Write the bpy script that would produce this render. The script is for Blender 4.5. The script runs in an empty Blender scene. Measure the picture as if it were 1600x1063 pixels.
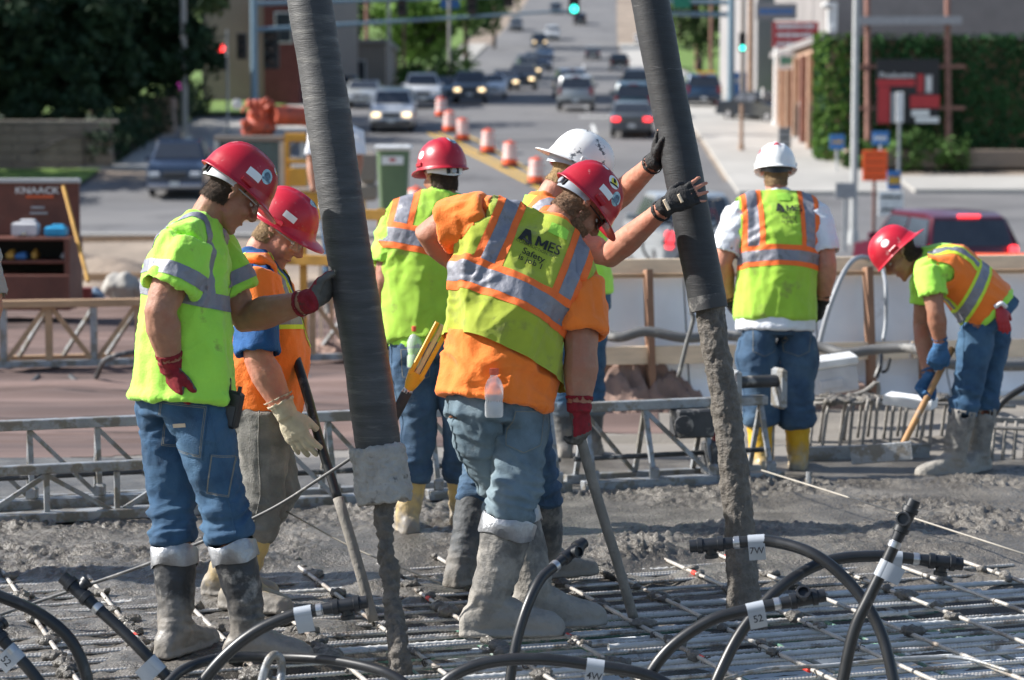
import bpy, bmesh, math, random
import numpy as np
from mathutils import Vector, Matrix, Quaternion
from mathutils.bvhtree import BVHTree

R = math.radians
random.seed(7); rng = np.random.default_rng(11)
SC = bpy.context.scene
COL = SC.collection

# ------------------------------------------------------------------ camera, sky, sun, exposure
F_PX, CX, CY, CAM_H = 3540.0, 800.0, 531.5, 1.77      # focal length in photo pixels, photo centre, eye height above the deck
TILT = math.atan(296.5 / F_PX)
cam_data = bpy.data.cameras.new('camera')
cam_data.sensor_width = 36.0
cam_data.lens = F_PX / 1600.0 * 36.0
cam_data.clip_start = 0.1; cam_data.clip_end = 3000
cam_data.dof.use_dof = True
cam_data.dof.focus_distance = 8.45
cam_data.dof.aperture_fstop = 3.1
cam = bpy.data.objects.new('camera', cam_data); COL.objects.link(cam)
cam.location = (0, 0, CAM_H); cam.rotation_euler = (math.pi / 2 - TILT, 0, 0)
SC.camera = cam

TO_SUN = Vector((-0.80, 0.07, 0.60)).normalized()
world = bpy.data.worlds.new('World'); SC.world = world; world.use_nodes = True
_n = world.node_tree.nodes; _bg = _n['Background']
_sky = _n.new('ShaderNodeTexSky'); _sky.sky_type = 'NISHITA'; _sky.sun_disc = False
_sky.sun_elevation = math.asin(TO_SUN.z); _sky.sun_rotation = math.atan2(TO_SUN.x, TO_SUN.y)
_sky.air_density = 1.0; _sky.dust_density = 1.0
world.node_tree.links.new(_sky.outputs[0], _bg.inputs[0]); _bg.inputs[1].default_value = 0.098
sun_data = bpy.data.lights.new('sun', 'SUN'); sun_data.energy = 5.0; sun_data.angle = R(0.53); sun_data.color = (1.0, 0.965, 0.91)
sun = bpy.data.objects.new('sun', sun_data); COL.objects.link(sun)
sun.rotation_euler = (-TO_SUN).to_track_quat('-Z', 'Y').to_euler()
SC.view_settings.view_transform = 'Standard'; SC.view_settings.look = 'None'
SC.view_settings.exposure = 0.88; SC.view_settings.gamma = 1.0; SC.view_settings.use_curve_mapping = False

# ------------------------------------------------------------------ placing: photo pixel + distance -> point in the place
_ct, _st = math.cos(TILT), math.sin(TILT)
def P(px, py, D):
    u = (CY - py) / F_PX * D
    return Vector(((px - CX) / F_PX * D, D * _ct + u * _st, CAM_H - D * _st + u * _ct))
def G(px, py, z=0.0):                       # where the line of sight through a pixel meets height z
    d = P(px, py, 1.0) - Vector((0, 0, CAM_H))
    return Vector((0, 0, CAM_H)) + d * ((z - CAM_H) / d.z)

# ------------------------------------------------------------------ noise (vectorised gradient noise)
_perm = rng.permutation(256).astype(np.int64); _perm = np.concatenate([_perm, _perm, _perm])
_grad = rng.normal(size=(256, 3)); _grad /= np.linalg.norm(_grad, axis=1)[:, None]
def noise(p):
    p = np.asarray(p, float); i = np.floor(p).astype(np.int64); f = p - i; i &= 255
    w = f * f * f * (f * (f * 6 - 15) + 10); out = 0
    for dx in (0, 1):
        for dy in (0, 1):
            for dz in (0, 1):
                h = _perm[_perm[_perm[(i[:, 0] + dx) & 255] + ((i[:, 1] + dy) & 255)] + ((i[:, 2] + dz) & 255)]
                g = _grad[h]
                d = g[:, 0] * (f[:, 0] - dx) + g[:, 1] * (f[:, 1] - dy) + g[:, 2] * (f[:, 2] - dz)
                out = out + d * (w[:, 0] if dx else 1 - w[:, 0]) * (w[:, 1] if dy else 1 - w[:, 1]) * (w[:, 2] if dz else 1 - w[:, 2])
    return out * 1.6
def fbm(p, oct=3, gain=.5):
    p = np.asarray(p, float); s = 0; a = 1
    for k in range(oct): s = s + a * noise(p * 2 ** k + 17.3 * k); a *= gain
    return s

# ------------------------------------------------------------------ materials
MATS = {}
def pm(name, col, rough=.7, metal=0., var=.15, scale=8., bump=0., bscale=60., col2=None, dirt=None, dscale=6., dthr=.55, dsharp=.08,
       spec=.5, coat=0., alpha=1., trans=0., stretch=None, emit=None, estr=0., sheen=0., brick=None, zfade=None, sss=0., sub2=0., bdist=.01):
    """Procedural Principled material: base colour broken up by noise, a second colour in patches, dirt, bump."""
    if name in MATS: return MATS[name]
    m = bpy.data.materials.new(name); m.use_nodes = True; MATS[name] = m
    t = m.node_tree; N = t.nodes; L = t.links.new; b = N['Principled BSDF']
    geo = N.new('ShaderNodeNewGeometry'); pos = geo.outputs['Position']
    if stretch:
        mp = N.new('ShaderNodeMapping'); mp.inputs['Scale'].default_value = stretch; L(pos, mp.inputs['Vector']); pos = mp.outputs[0]
    def nz(sc, det=4, ro=.55):
        n = N.new('ShaderNodeTexNoise'); n.inputs['Scale'].default_value = sc; n.inputs['Detail'].default_value = det; n.inputs['Roughness'].default_value = ro
        L(pos, n.inputs['Vector']); return n.outputs['Fac']
    def ramp(src, lo, hi):
        r = N.new('ShaderNodeMapRange'); r.inputs[1].default_value = lo; r.inputs[2].default_value = hi; L(src, r.inputs[0]); return r.outputs[0]
    def mix(fac, a, c, mode='MIX'):
        x = N.new('ShaderNodeMix'); x.data_type = 'RGBA'; x.blend_type = mode
        if isinstance(fac, (int, float)): x.inputs[0].default_value = fac
        else: L(fac, x.inputs[0])
        for s, v in ((6, a), (7, c)):
            if isinstance(v, tuple): x.inputs[s].default_value = (*v, 1)
            else: L(v, x.inputs[s])
        return x.outputs[2]
    c = tuple(col)
    lo = tuple(max(0, v * (1 - var)) for v in c); hi = tuple(min(1, v * (1 + var)) for v in c)
    cc = mix(ramp(nz(scale), .3, .7), lo, hi)
    if col2: cc = mix(ramp(nz(scale * .37 + .01, 5), .45, .62), cc, tuple(col2))
    if dirt:
        cc = mix(ramp(nz(dscale, 6, .65), dthr, dthr + dsharp), cc, tuple(dirt))
    if zfade:      # (low z, high z, colour): dried splash rising from the ground with a ragged edge
        sx = N.new('ShaderNodeSeparateXYZ'); L(geo.outputs['Position'], sx.inputs[0])
        ad = N.new('ShaderNodeMath'); ad.operation = 'MULTIPLY_ADD'; L(nz(dscale * 1.7, 5, .6), ad.inputs[0]); ad.inputs[1].default_value = -(zfade[1] - zfade[0]) * 2.2; L(sx.outputs[2], ad.inputs[2])
        r = N.new('ShaderNodeMapRange'); r.inputs[1].default_value = zfade[0] - (zfade[1] - zfade[0]) * 1.1; r.inputs[2].default_value = zfade[1] - (zfade[1] - zfade[0]) * 1.1
        r.inputs[3].default_value = 1; r.inputs[4].default_value = 0; L(ad.outputs[0], r.inputs[0])
        cc = mix(r.outputs[0], cc, tuple(zfade[2]))
    L(cc, b.inputs['Base Color'])
    rr = N.new('ShaderNodeMapRange'); rr.inputs[3].default_value = max(.02, rough - .1); rr.inputs[4].default_value = min(1, rough + .1); L(nz(scale * 1.7), rr.inputs[0])
    L(rr.outputs[0], b.inputs['Roughness'])
    b.inputs['Metallic'].default_value = metal; b.inputs['Specular IOR Level'].default_value = spec
    b.inputs['Coat Weight'].default_value = coat; b.inputs['Coat Roughness'].default_value = .12
    b.inputs['Transmission Weight'].default_value = trans; b.inputs['Alpha'].default_value = alpha
    b.inputs['Sheen Weight'].default_value = sheen
    if sss: b.inputs['Subsurface Weight'].default_value = sss; b.inputs['Subsurface Radius'].default_value = (.012, .005, .003)
    if emit: b.inputs['Emission Color'].default_value = (*emit, 1); b.inputs['Emission Strength'].default_value = estr
    if bump:
        bp = N.new('ShaderNodeBump'); bp.inputs['Strength'].default_value = bump; bp.inputs['Distance'].default_value = bdist
        L(nz(bscale, 5, .6), bp.inputs['Height']); L(bp.outputs[0], b.inputs['Normal'])
    return m

# ------------------------------------------------------------------ mesh building
ORG = {}
def org(o): return ORG.get(o.name, Vector((0, 0, 0))) if o else Vector((0, 0, 0))
def tag(o, label=None, cat=None, group=None, kind=None):
    if label: o['label'] = label
    if cat: o['category'] = cat
    if group: o['group'] = group
    if kind: o['kind'] = kind
    return o
def empty(name, loc, label=None, cat=None, group=None, kind=None):
    o = bpy.data.objects.new(name, None); COL.objects.link(o); o.location = loc; o.empty_display_size = .1
    ORG[o.name] = Vector(loc); return tag(o, label, cat, group, kind)
def link(name, me, parent=None, loc=None):
    o = bpy.data.objects.new(name, me); COL.objects.link(o)
    if parent: o.parent = parent; ORG[o.name] = org(parent)
    if loc is not None: o.location = loc
    return o
def mesh_np(name, V, Q, mats=None, smooth=True, fm=None):
    """Fast mesh from arrays; Q is (n,3) or (n,4)."""
    V = np.asarray(V, np.float32); Q = np.asarray(Q, np.int32); n, k = Q.shape
    me = bpy.data.meshes.new(name); me.vertices.add(len(V)); me.vertices.foreach_set('co', V.ravel())
    me.loops.add(n * k); me.loops.foreach_set('vertex_index', Q.ravel())
    me.polygons.add(n); me.polygons.foreach_set('loop_start', np.arange(0, n * k, k, dtype=np.int32))
    me.polygons.foreach_set('use_smooth', np.full(n, smooth, bool))
    for m in (mats or []): me.materials.append(m)
    if fm is not None: me.polygons.foreach_set('material_index', np.asarray(fm, np.int32))
    me.update(calc_edges=True); me.validate(); return me
def vnormals(V, Q):
    a = V[Q[:, 2]] - V[Q[:, 0]]; b = V[Q[:, 3 % Q.shape[1]]] - V[Q[:, 1]] if Q.shape[1] == 4 else V[Q[:, 1]] - V[Q[:, 0]]
    fn = np.cross(a, b) if Q.shape[1] == 4 else np.cross(V[Q[:, 1]] - V[Q[:, 0]], V[Q[:, 2]] - V[Q[:, 0]])
    N = np.zeros_like(V)
    for k in range(Q.shape[1]):
        for ax in range(3): N[:, ax] += np.bincount(Q[:, k], fn[:, ax], len(V))
    return N / np.maximum(np.linalg.norm(N, axis=1), 1e-9)[:, None]

def catmull(pts, k=6):
    pts = [Vector(p) for p in pts]; out = []
    for i in range(len(pts) - 1):
        a = pts[i - 1] if i else pts[0] * 2 - pts[1]; b, c = pts[i], pts[i + 1]; d = pts[i + 2] if i + 2 < len(pts) else c * 2 - b
        for j in range(k):
            t = j / k
            out.append(.5 * ((2 * b) + (c - a) * t + (2 * a - 5 * b + 4 * c - d) * t * t + (3 * b - a - 3 * c + d) * t ** 3))
    out.append(pts[-1]); return out
def perp(d):
    a = Vector((0, 0, 1)) if abs(d.z) < .9 else Vector((1, 0, 0)); u = d.cross(a).normalized(); return u, u.cross(d).normalized()

class MB:
    def __init__(s): s.v = []; s.f = []; s.m = []
    def add(s, vs, fs, m=0):
        o = len(s.v); s.v += [tuple(v) for v in vs]; s.f += [tuple(i + o for i in f) for f in fs]; s.m += [m] * len(fs); return s
    def box(s, c, size, rot=None, m=0, bev=0.):
        c = Vector(c); hx, hy, hz = [q / 2 for q in size]; M = rot or Matrix.Identity(3)
        if bev:
            e = min(bev, .45 * min(size)); vs = []; 
            for z, q in ((-hz, e), (-hz + e, 0), (hz - e, 0), (hz, e)):
                for x, y in ((-1, -1), (1, -1), (1, 1), (-1, 1)): vs.append(c + M @ Vector((x * (hx - q), y * (hy - q), z)))
            fs = [(3, 2, 1, 0), (12, 13, 14, 15)]
            for r in range(3):
                for k in range(4): fs.append((r * 4 + k, r * 4 + (k + 1) % 4, r * 4 + 4 + (k + 1) % 4, r * 4 + 4 + k))
            return s.add(vs, fs, m)
        vs = [c + M @ Vector((x * hx, y * hy, z * hz)) for z in (-1, 1) for x, y in ((-1, -1), (1, -1), (1, 1), (-1, 1))]
        return s.add(vs, [(3, 2, 1, 0), (4, 5, 6, 7), (0, 1, 5, 4), (1, 2, 6, 5), (2, 3, 7, 6), (3, 0, 4, 7)], m)
    def beam(s, a, b, w, h, up=(0, 0, 1), m=0, bev=0.):
        """Box from a to b, w across, h along up."""
        a, b = Vector(a), Vector(b); d = b - a; L = d.length; d.normalize(); up = Vector(up)
        x = d.cross(up)
        if x.length < 1e-4: x = d.cross(Vector((1, 0, 0)))
        x.normalize(); u = x.cross(d).normalized()
        M = Matrix((x, d, u)).transposed(); return s.box((a + b) / 2, (w, L, h), M, m, bev)
    def loft(s, rings, n=20, m=0, sup=2., caps=True):
        """rings: (centre, half-axis vector a, half-axis vector b)"""
        vs, fs = [], []
        for c, a, b in rings:
            for k in range(n):
                t = 2 * math.pi * k / n; ct, st = math.cos(t), math.sin(t)
                if sup != 2.: ct = math.copysign(abs(ct) ** (2 / sup), ct); st = math.copysign(abs(st) ** (2 / sup), st)
                vs.append(Vector(c) + Vector(a) * ct + Vector(b) * st)
        for r in range(len(rings) - 1):
            for k in range(n): fs.append((r * n + k, r * n + (k + 1) % n, (r + 1) * n + (k + 1) % n, (r + 1) * n + k))
        if caps: fs.append(tuple(range(n - 1, -1, -1))); fs.append(tuple(range((len(rings) - 1) * n, len(rings) * n)))
        return s.add(vs, fs, m)
    def tube(s, pts, r, n=10, m=0, k=0, caps=True, hollow=None):
        """hollow=(wall, depth): the far end is a rim with a recess."""
        if k:
            rr = r if isinstance(r, (list, tuple)) else [r] * len(pts)
            np_ = catmull(pts, k); rs = [rr[min(i // k, len(rr) - 2)] * (1 - (i % k) / k) + rr[min(i // k + 1, len(rr) - 1)] * (i % k) / k for i in range(len(np_) - 1)] + [rr[-1]]
            pts, r = np_, rs
        pts = [Vector(p) for p in pts]; rr = list(r) if isinstance(r, (list, tuple)) else [r] * len(pts)
        rings = []; u = None
        for i, p in enumerate(pts):
            d = (pts[min(i + 1, len(pts) - 1)] - pts[max(i - 1, 0)]).normalized()
            if u is None: u, _ = perp(d)
            u = (u - d * u.dot(d)).normalized(); w = d.cross(u)
            rings.append((p, u * rr[i], w * rr[i])); last = (p, d, u, w, rr[i])
        if hollow:
            p, d, u, w, q = last; q2 = q - hollow[0]
            rings.append((p, u * q2, w * q2)); rings.append((p - d * hollow[1], u * q2, w * q2))
        return s.loft(rings, n, m, caps=caps)
    def cyl(s, a, b, r0, r1=None, n=14, m=0): return s.tube([a, b], [r0, r0 if r1 is None else r1], n, m)
    def ell(s, c, rx, ry, rz, M=None, n=14, m=0):
        M = M or Matrix.Identity(3); c = Vector(c); rings = []
        for i in range(n // 2 + 1):
            t = math.pi * i / (n // 2); st = max(math.sin(t), .02)
            rings.append((c + M @ Vector((0, 0, -math.cos(t) * rz)), M @ Vector((rx * st, 0, 0)), M @ Vector((0, ry * st, 0))))
        return s.loft(rings, n, m)
    def lathe(s, c, prof, n=20, axis=(0, 0, 1), m=0, caps=True):
        d = Vector(axis).normalized(); u, w = perp(d); c = Vector(c)
        return s.loft([(c + d * h, u * max(r, 1e-4), w * max(r, 1e-4)) for r, h in prof], n, m, caps=caps)
    def prism(s, poly, d, m=0):
        """polygon (list of points) extruded by vector d"""
        n = len(poly); vs = [Vector(p) for p in poly] + [Vector(p) + Vector(d) for p in poly]
        return s.add(vs, [tuple(range(n)), tuple(range(2 * n - 1, n - 1, -1))] + [(k, k + n, (k + 1) % n + n, (k + 1) % n) for k in range(n)], m)
    def mesh(s, name, mats, smooth=False, off=None, fix=True):
        off = off or Vector((0, 0, 0)); me = bpy.data.meshes.new(name)
        me.from_pydata([(v[0] - off.x, v[1] - off.y, v[2] - off.z) for v in s.v], [], s.f)
        mats = mats if isinstance(mats, (list, tuple)) else [mats]
        for x in mats: me.materials.append(x)
        if len(mats) > 1: me.polygons.foreach_set('material_index', s.m)
        if fix:
            bm = bmesh.new(); bm.from_mesh(me); bmesh.ops.recalc_face_normals(bm, faces=bm.faces)
            bm.to_mesh(me); bm.free()
        if smooth:
            me.polygons.foreach_set('use_smooth', [True] * len(me.polygons))
            if smooth != 'all': me.set_sharp_from_angle(angle=R(smooth if smooth is not True else 42))
        me.update(); return me
    def build(s, name, mats, parent=None, smooth=False, label=None, cat=None, group=None, kind=None):
        o = link(name, s.mesh(name, mats, smooth, org(parent)), parent)
        return tag(o, label, cat, group, kind)

def copy_tree(o, parent=None):
    c = o.copy(); COL.objects.link(c); c.parent = parent
    for ch in list(o.children): copy_tree(ch, c)
    return c

# ---- voxel union of closed shells, smoothed: one continuous skin
_tmp = bpy.data.scenes.new('tmp')
def blob(mb, voxel=.008, smooth=4, lam=.55):
    me = mb.mesh('t', [], fix=True); ob = bpy.data.objects.new('t', me); _tmp.collection.objects.link(ob)
    md = ob.modifiers.new('r', 'REMESH'); md.mode = 'VOXEL'; md.voxel_size = voxel
    _tmp.view_layers[0].update(); dg = _tmp.view_layers[0].depsgraph
    m2 = bpy.data.meshes.new_from_object(ob.evaluated_get(dg))
    V = np.empty(len(m2.vertices) * 3, np.float32); m2.vertices.foreach_get('co', V); V = V.reshape(-1, 3).astype(float)
    Q = np.empty(len(m2.loops), np.int32); m2.loops.foreach_get('vertex_index', Q)
    tot = np.empty(len(m2.polygons), np.int32); m2.polygons.foreach_get('loop_total', tot); assert (tot == 4).all(); Q = Q.reshape(-1, 4)
    bpy.data.objects.remove(ob); bpy.data.meshes.remove(me); bpy.data.meshes.remove(m2)
    E = np.concatenate([Q[:, [k, (k + 1) % 4]] for k in range(4)]); E = np.unique(np.sort(E, 1), axis=0)
    deg = np.maximum(np.bincount(E.ravel(), minlength=len(V)), 1)
    for it in range(smooth):
        S = np.stack([np.bincount(E[:, 0], V[E[:, 1], a], len(V)) + np.bincount(E[:, 1], V[E[:, 0], a], len(V)) for a in range(3)], 1) / deg[:, None]
        V = V + (S - V) * (lam if it % 2 == 0 else lam * .9)
    return V, Q
def link_np(name, V, Q, mats, parent=None, smooth=True, fm=None):
    o0 = np.array(org(parent)); return link(name, mesh_np(name, V - o0, Q, mats, smooth, fm), parent)
def carve(V, Q, planes, keep, off=.002, rev=False):
    """Cut a surface cleanly by planes (point, normal), keep the faces that pass keep(centre), lift them along the normal by off."""
    bm = bmesh.new(); me = mesh_np('c', V, Q); bm.from_mesh(me); bpy.data.meshes.remove(me)
    for co, no in planes:
        bmesh.ops.bisect_plane(bm, geom=bm.verts[:] + bm.edges[:] + bm.faces[:], plane_co=co, plane_no=no, dist=1e-5)
    bm.normal_update(); nv = {v: v.normal.copy() for v in bm.verts}
    bad = [f for f in bm.faces if not keep(f.calc_center_median(), f.normal)]
    bmesh.ops.delete(bm, geom=bad, context='FACES')
    for v in bm.verts: v.co += nv[v] * off
    for f in bm.faces: f.smooth = True
    return bm
def bm_link(name, bm, mats, parent=None):
    o0 = org(parent)
    for v in bm.verts: v.co -= o0
    me = bpy.data.meshes.new(name); bm.to_mesh(me); bm.free()
    for m in (mats if isinstance(mats, (list, tuple)) else [mats]): me.materials.append(m)
    return link(name, me, parent)
def text_mesh(s, size=1.0, bold=False):
    cu = bpy.data.curves.new('tx', 'FONT'); cu.body = s; cu.size = size; cu.align_x = 'CENTER'; cu.align_y = 'CENTER'; cu.resolution_u = 3
    if bold: cu.offset = size * .010
    ob = bpy.data.objects.new('tx', cu); _tmp.collection.objects.link(ob); _tmp.view_layers[0].update(); dg = _tmp.view_layers[0].depsgraph
    me = bpy.data.meshes.new_from_object(ob.evaluated_get(dg)); bpy.data.objects.remove(ob); bpy.data.curves.remove(cu)
    V = [tuple(v.co) for v in me.vertices]; Fs = [tuple(p.vertices) for p in me.polygons]; bpy.data.meshes.remove(me); return V, Fs
def flat_text(name, s, c, ux, uz, size, mat, parent=None, sx=1., bold=True, nrm_off=.004):
    """Lettering lying on a flat surface: c centre, ux along the line, uz up the line."""
    V, Fs = text_mesh(s, size, bold); ux = Vector(ux).normalized(); uz = Vector(uz).normalized(); n = ux.cross(uz)
    mb = MB(); mb.add([Vector(c) + ux * v[0] * sx + uz * v[1] + n * nrm_off for v in V], Fs)
    o = link(name, mb.mesh(name, [mat], False, org(parent), fix=False), parent); return o
# ================================================================== terrain, roads, sky line
_PY = [0, 14, 30, 45, 60, 77, 84, 88, 97, 104, 119, 160, 240, 300, 400, 520]
_PZ = [-1.4, -1.4, -1.25, -1.05, -.7, -.08, .70, 1.2, 2.2, 2.8, 3.9, 6.0, 10.2, 15.6, 27, 43]
def zg(y): return float(np.interp(y, _PY, _PZ))
def gp(px, D, dz=0.):                        # ground point below/above pixel column px at distance D
    return Vector(((px - CX) / F_PX * D, D, zg(D) + dz))
pm('dirt', (.27, .215, .165), .95, var=.25, scale=.6, col2=(.20, .155, .12), bump=.8, bscale=3, bdist=.1)
pm('asphalt', (.12, .118, .12), .88, var=.2, scale=.35, col2=(.15, .146, .145), bump=.3, bscale=30, dirt=(.085, .083, .085), dscale=.25, dthr=.58, dsharp=.06)
pm('concrete_walk', (.36, .345, .32), .9, var=.12, scale=.5, col2=(.30, .29, .27), bump=.2, bscale=12)
pm('cover', (.03, .045, .02), .95, var=.4, scale=2, bump=.8, bscale=10); pm('grass', (.10, .17, .025), .9, var=.4, scale=2.5, bump=.8, bscale=14); pm('yellow_paint', (.55, .33, .04), .7, var=.15, scale=2); pm('white_paint', (.62, .62, .60), .7, var=.15, scale=2)  # cover: grass bank with the tree shade put into its colour
def sheet(name, xs, ys, dz, mat, fx=None, **kw):
    """xs: list of (fraction) columns or function of y giving left/right edges"""
    mb = MB(); n = len(xs)
    for y in ys:
        l, r = fx(y)
        for t in xs: mb.v.append((l + (r - l) * t, y, zg(y) + dz))
    mb.f = [(j * n + i, j * n + i + 1, (j + 1) * n + i + 1, (j + 1) * n + i) for j in range(len(ys) - 1) for i in range(n - 1)]; mb.m = [0] * len(mb.f)
    return mb.build(name, mat, smooth='all', **kw)
YS = sorted(set(_PY[1:] + [20, 37, 52, 68, 72, 80.5, 92, 110, 130, 145, 180, 200, 220, 270, 350, 450]))
sheet('ground', [0, .25, .4, .5, .6, .75, 1], YS, -.02, MATS['dirt'], lambda y: (-260, 260), kind='structure')
sheet('approach_road', [0, .5, 1], [28, 30, 37, 45, 52, 60, 62.5], .0, MATS['asphalt'], lambda y: (-1.5, 45), kind='structure')
sheet('cross_street', [0, .5, 1], [62.5, 68, 72, 77, 80.5, 83.5], .0, MATS['asphalt'], lambda y: (-45, 45), kind='structure')
def rc_(y): return float(np.interp(y, [60, 88, 119, 200, 310, 420, 520], [-.6, -.4, 0, 2.2, 6.0, 11., 16]))
sheet('road', [0, .5, 1], [83.5] + [y for y in YS if y > 84], .004, MATS['asphalt'], lambda y: (rc_(y) - (8.6 if y < 330 else 8), rc_(y) + 8.2), kind='structure')
def strip(name, pts, w, mat, dz, kind='structure', parent=None):
    """painted line along ground points (x,y)"""
    mb = MB(); q = catmull([Vector((x, y, 0)) for x, y in pts], 8); rows = []
    for i, p_ in enumerate(q):
        d = (q[min(i + 1, len(q) - 1)] - q[max(i - 1, 0)]).normalized(); n = Vector((-d.y, d.x, 0)) * w / 2
        for s in (1, -1): a = p_ + n * s; mb.v.append((a.x, a.y, zg(a.y) + dz))
    mb.f = [(2 * i, 2 * i + 1, 2 * i + 3, 2 * i + 2) for i in range(len(q) - 1)]; mb.m = [0] * len(mb.f)
    o = mb.build(name, mat, parent=parent); 
    if kind and not parent: o['kind'] = kind
    return o
X_ = lambda px, D: (px - CX) / F_PX * D
for k in (0, .42):
    strip('centre_line', [(X_(668, 101) + k, 101), (X_(700, 96) + k, 96), (X_(770, 88) + k, 88), (X_(845, 81) + k, 81), (X_(885, 76) + k, 76)], .2, MATS['yellow_paint'], .012)
strip('centre_line', [(X_(705, 104), 104), (X_(745, 97), 97), (X_(812, 88), 88), (X_(850, 84), 84)], .16, MATS['yellow_paint'], .012)
for y0, y1 in ((100, 106), (116, 123), (136, 146), (160, 172), (190, 206), (228, 250)):
    strip('lane_mark', [(rc_(y0) + 3.9, y0), (rc_((y0 + y1) / 2) + 3.9, (y0 + y1) / 2), (rc_(y1) + 3.9, y1)], .16, MATS['white_paint'], .012)
strip('stop_bar', [(X_(905, 112), 112), (X_(1010, 112), 112)], .5, MATS['white_paint'], .012)
# pavements with kerbs
def pave(name, xl, xr, ys, h=.14, mat=None):
    mb = MB()
    for y in ys:
        l, r = xl(y), xr(y); z = zg(y)
        mb.v += [(l, y, z - .05), (l, y, z + h), (r, y, z + h), (r, y, z - .05)]
    n = len(ys); mb.f = [(4 * j + i, 4 * j + i + 1, 4 * j + i + 5, 4 * j + i + 4) for j in range(n - 1) for i in range(3)] + [(0, 1, 2, 3), (4 * n - 1, 4 * n - 2, 4 * n - 3, 4 * n - 4)]; mb.m = [0] * len(mb.f)
    return mb.build(name, mat or MATS['concrete_walk'], kind='structure')
pave('pavement_right', lambda y: max(rc_(y) + 8.4, 7.9 if y > 90 else 7.2), lambda y: rc_(y) + 14, [79.5, 82, 84, 88, 92, 97, 104, 112, 119, 130, 145, 160, 200, 240, 300])
pave('corner_pavement', lambda y: 14.2, lambda y: 45, [80, 82.0, 84])
pave('pavement_left', lambda y: rc_(y) - 12.0, lambda y: rc_(y) - 8.8, [92, 97, 104, 112, 119, 130, 145, 160, 200, 240, 300])
pave('side_path', lambda y: -16.5, lambda y: -11.2 - (y - 84) * .05, [86.5, 88, 92, 97, 104, 110], .10)
pave('kerb_near', lambda y: -45, lambda y: -3, [61.8, 62.4], .12)
# grass
def verge(name, poly, dz, label):
    mb = MB(); mb.add([(x, y, zg(y) + dz) for x, y in poly], [tuple(range(len(poly)))]); mb.build(name, MATS['grass'], kind='structure')
for nm, xl, xr, ys, dz in (('grass_strip', -26, -15.6, [80.8, 82.5, 84, 86.2], .10), ('shaded_grass', -60, -15.2, [88.2, 97, 104, 119, 160, 240], .16), ('grass_verge', None, None, [112, 119, 130, 145, 160, 200, 240, 300], .2)):
    sheet(nm, [0, .5, 1], ys, dz, MATS['cover'] if nm == 'shaded_grass' else MATS['grass'], (lambda y, a=xl, b=xr: (a, b)) if xl else (lambda y: (rc_(y) - 40, rc_(y) - 12.1)), kind='structure')  # bank below the left trees gets the darkened colour as painted shade
sheet('grass_hill', [0, .5, 1], [130, 145, 160, 200, 240, 300, 400, 520], .2, MATS['grass'], lambda y: (rc_(y) + 14.2, rc_(y) + 120), kind='structure')
sheet('grass_hill', [0, .5, 1], [240, 300, 400, 520], .25, MATS['grass'], lambda y: (rc_(y) - 160, rc_(y) - 12.2), kind='structure')
# ================================================================== people: builder
def frame3(yaw, pitch=0, roll=0):
    """yaw 0 looks away from the camera, 90 looks to the right; pitch tips the face down; roll tips towards the own right side. -> right, fwd, up"""
    y, p, r = R(yaw), R(pitch), R(roll); z = Vector((0, 0, 1)); f0 = Vector((math.sin(y), math.cos(y), 0)); r0 = Vector((math.cos(y), -math.sin(y), 0))
    f = f0 * math.cos(p) - z * math.sin(p); u = z * math.cos(p) + f0 * math.sin(p)
    return r0 * math.cos(r) - u * math.sin(r), f, u * math.cos(r) + r0 * math.sin(r)
def wrinkle(V, Q, fields=(), folds=None, amp=.004, sc=22., seed=0.):
    N = vnormals(V, Q); d = amp * fbm(V * sc + seed, 3)
    if folds is not None:      # (axis matrix rows right,fwd,up ; amplitude ; across freq ; along freq)
        M, a, fa, fl = folds; L = V @ np.array(M).T * np.array([fa, fa, fl]); n = noise(L + seed); n2 = noise(L * 2.1 + 9 + seed)
        d = d + a * (1 - 2.4 * np.abs(n)) + a * .45 * (1 - 2.4 * np.abs(n2)) + 1.3 * a * np.clip(noise(L * .6 + 31 + seed) + .15, 0, 1) * (1 - 3.2 * np.abs(noise(L * np.array([1.5, 1.5, 1.2]) + 12 + seed)))
    for c, ax, rad, a, wl in fields:      # crumples across a limb near a joint
        ax = np.array(ax) / np.linalg.norm(ax); q = V - np.array(c); t = q @ ax; r2 = (q ** 2).sum(1); near = r2 < (2.4 * rad) ** 2
        if not near.any(): continue
        q = q[near]; t = t[near]; sd = q - t[:, None] * ax; bend = .55 * noise(q * 6 + seed)
        L = sd * 5.5 + ((t / wl + bend * 1.6))[:, None] * ax * .62 + seed * 3.7
        n1 = noise(L); n2 = noise(L * 1.9 + 4)
        d[near] += a * np.exp(-r2[near] / rad ** 2) * (1.1 - 3.2 * np.abs(n1) + .5 - 1.4 * np.abs(n2))
    return V + N * d[:, None]
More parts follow.
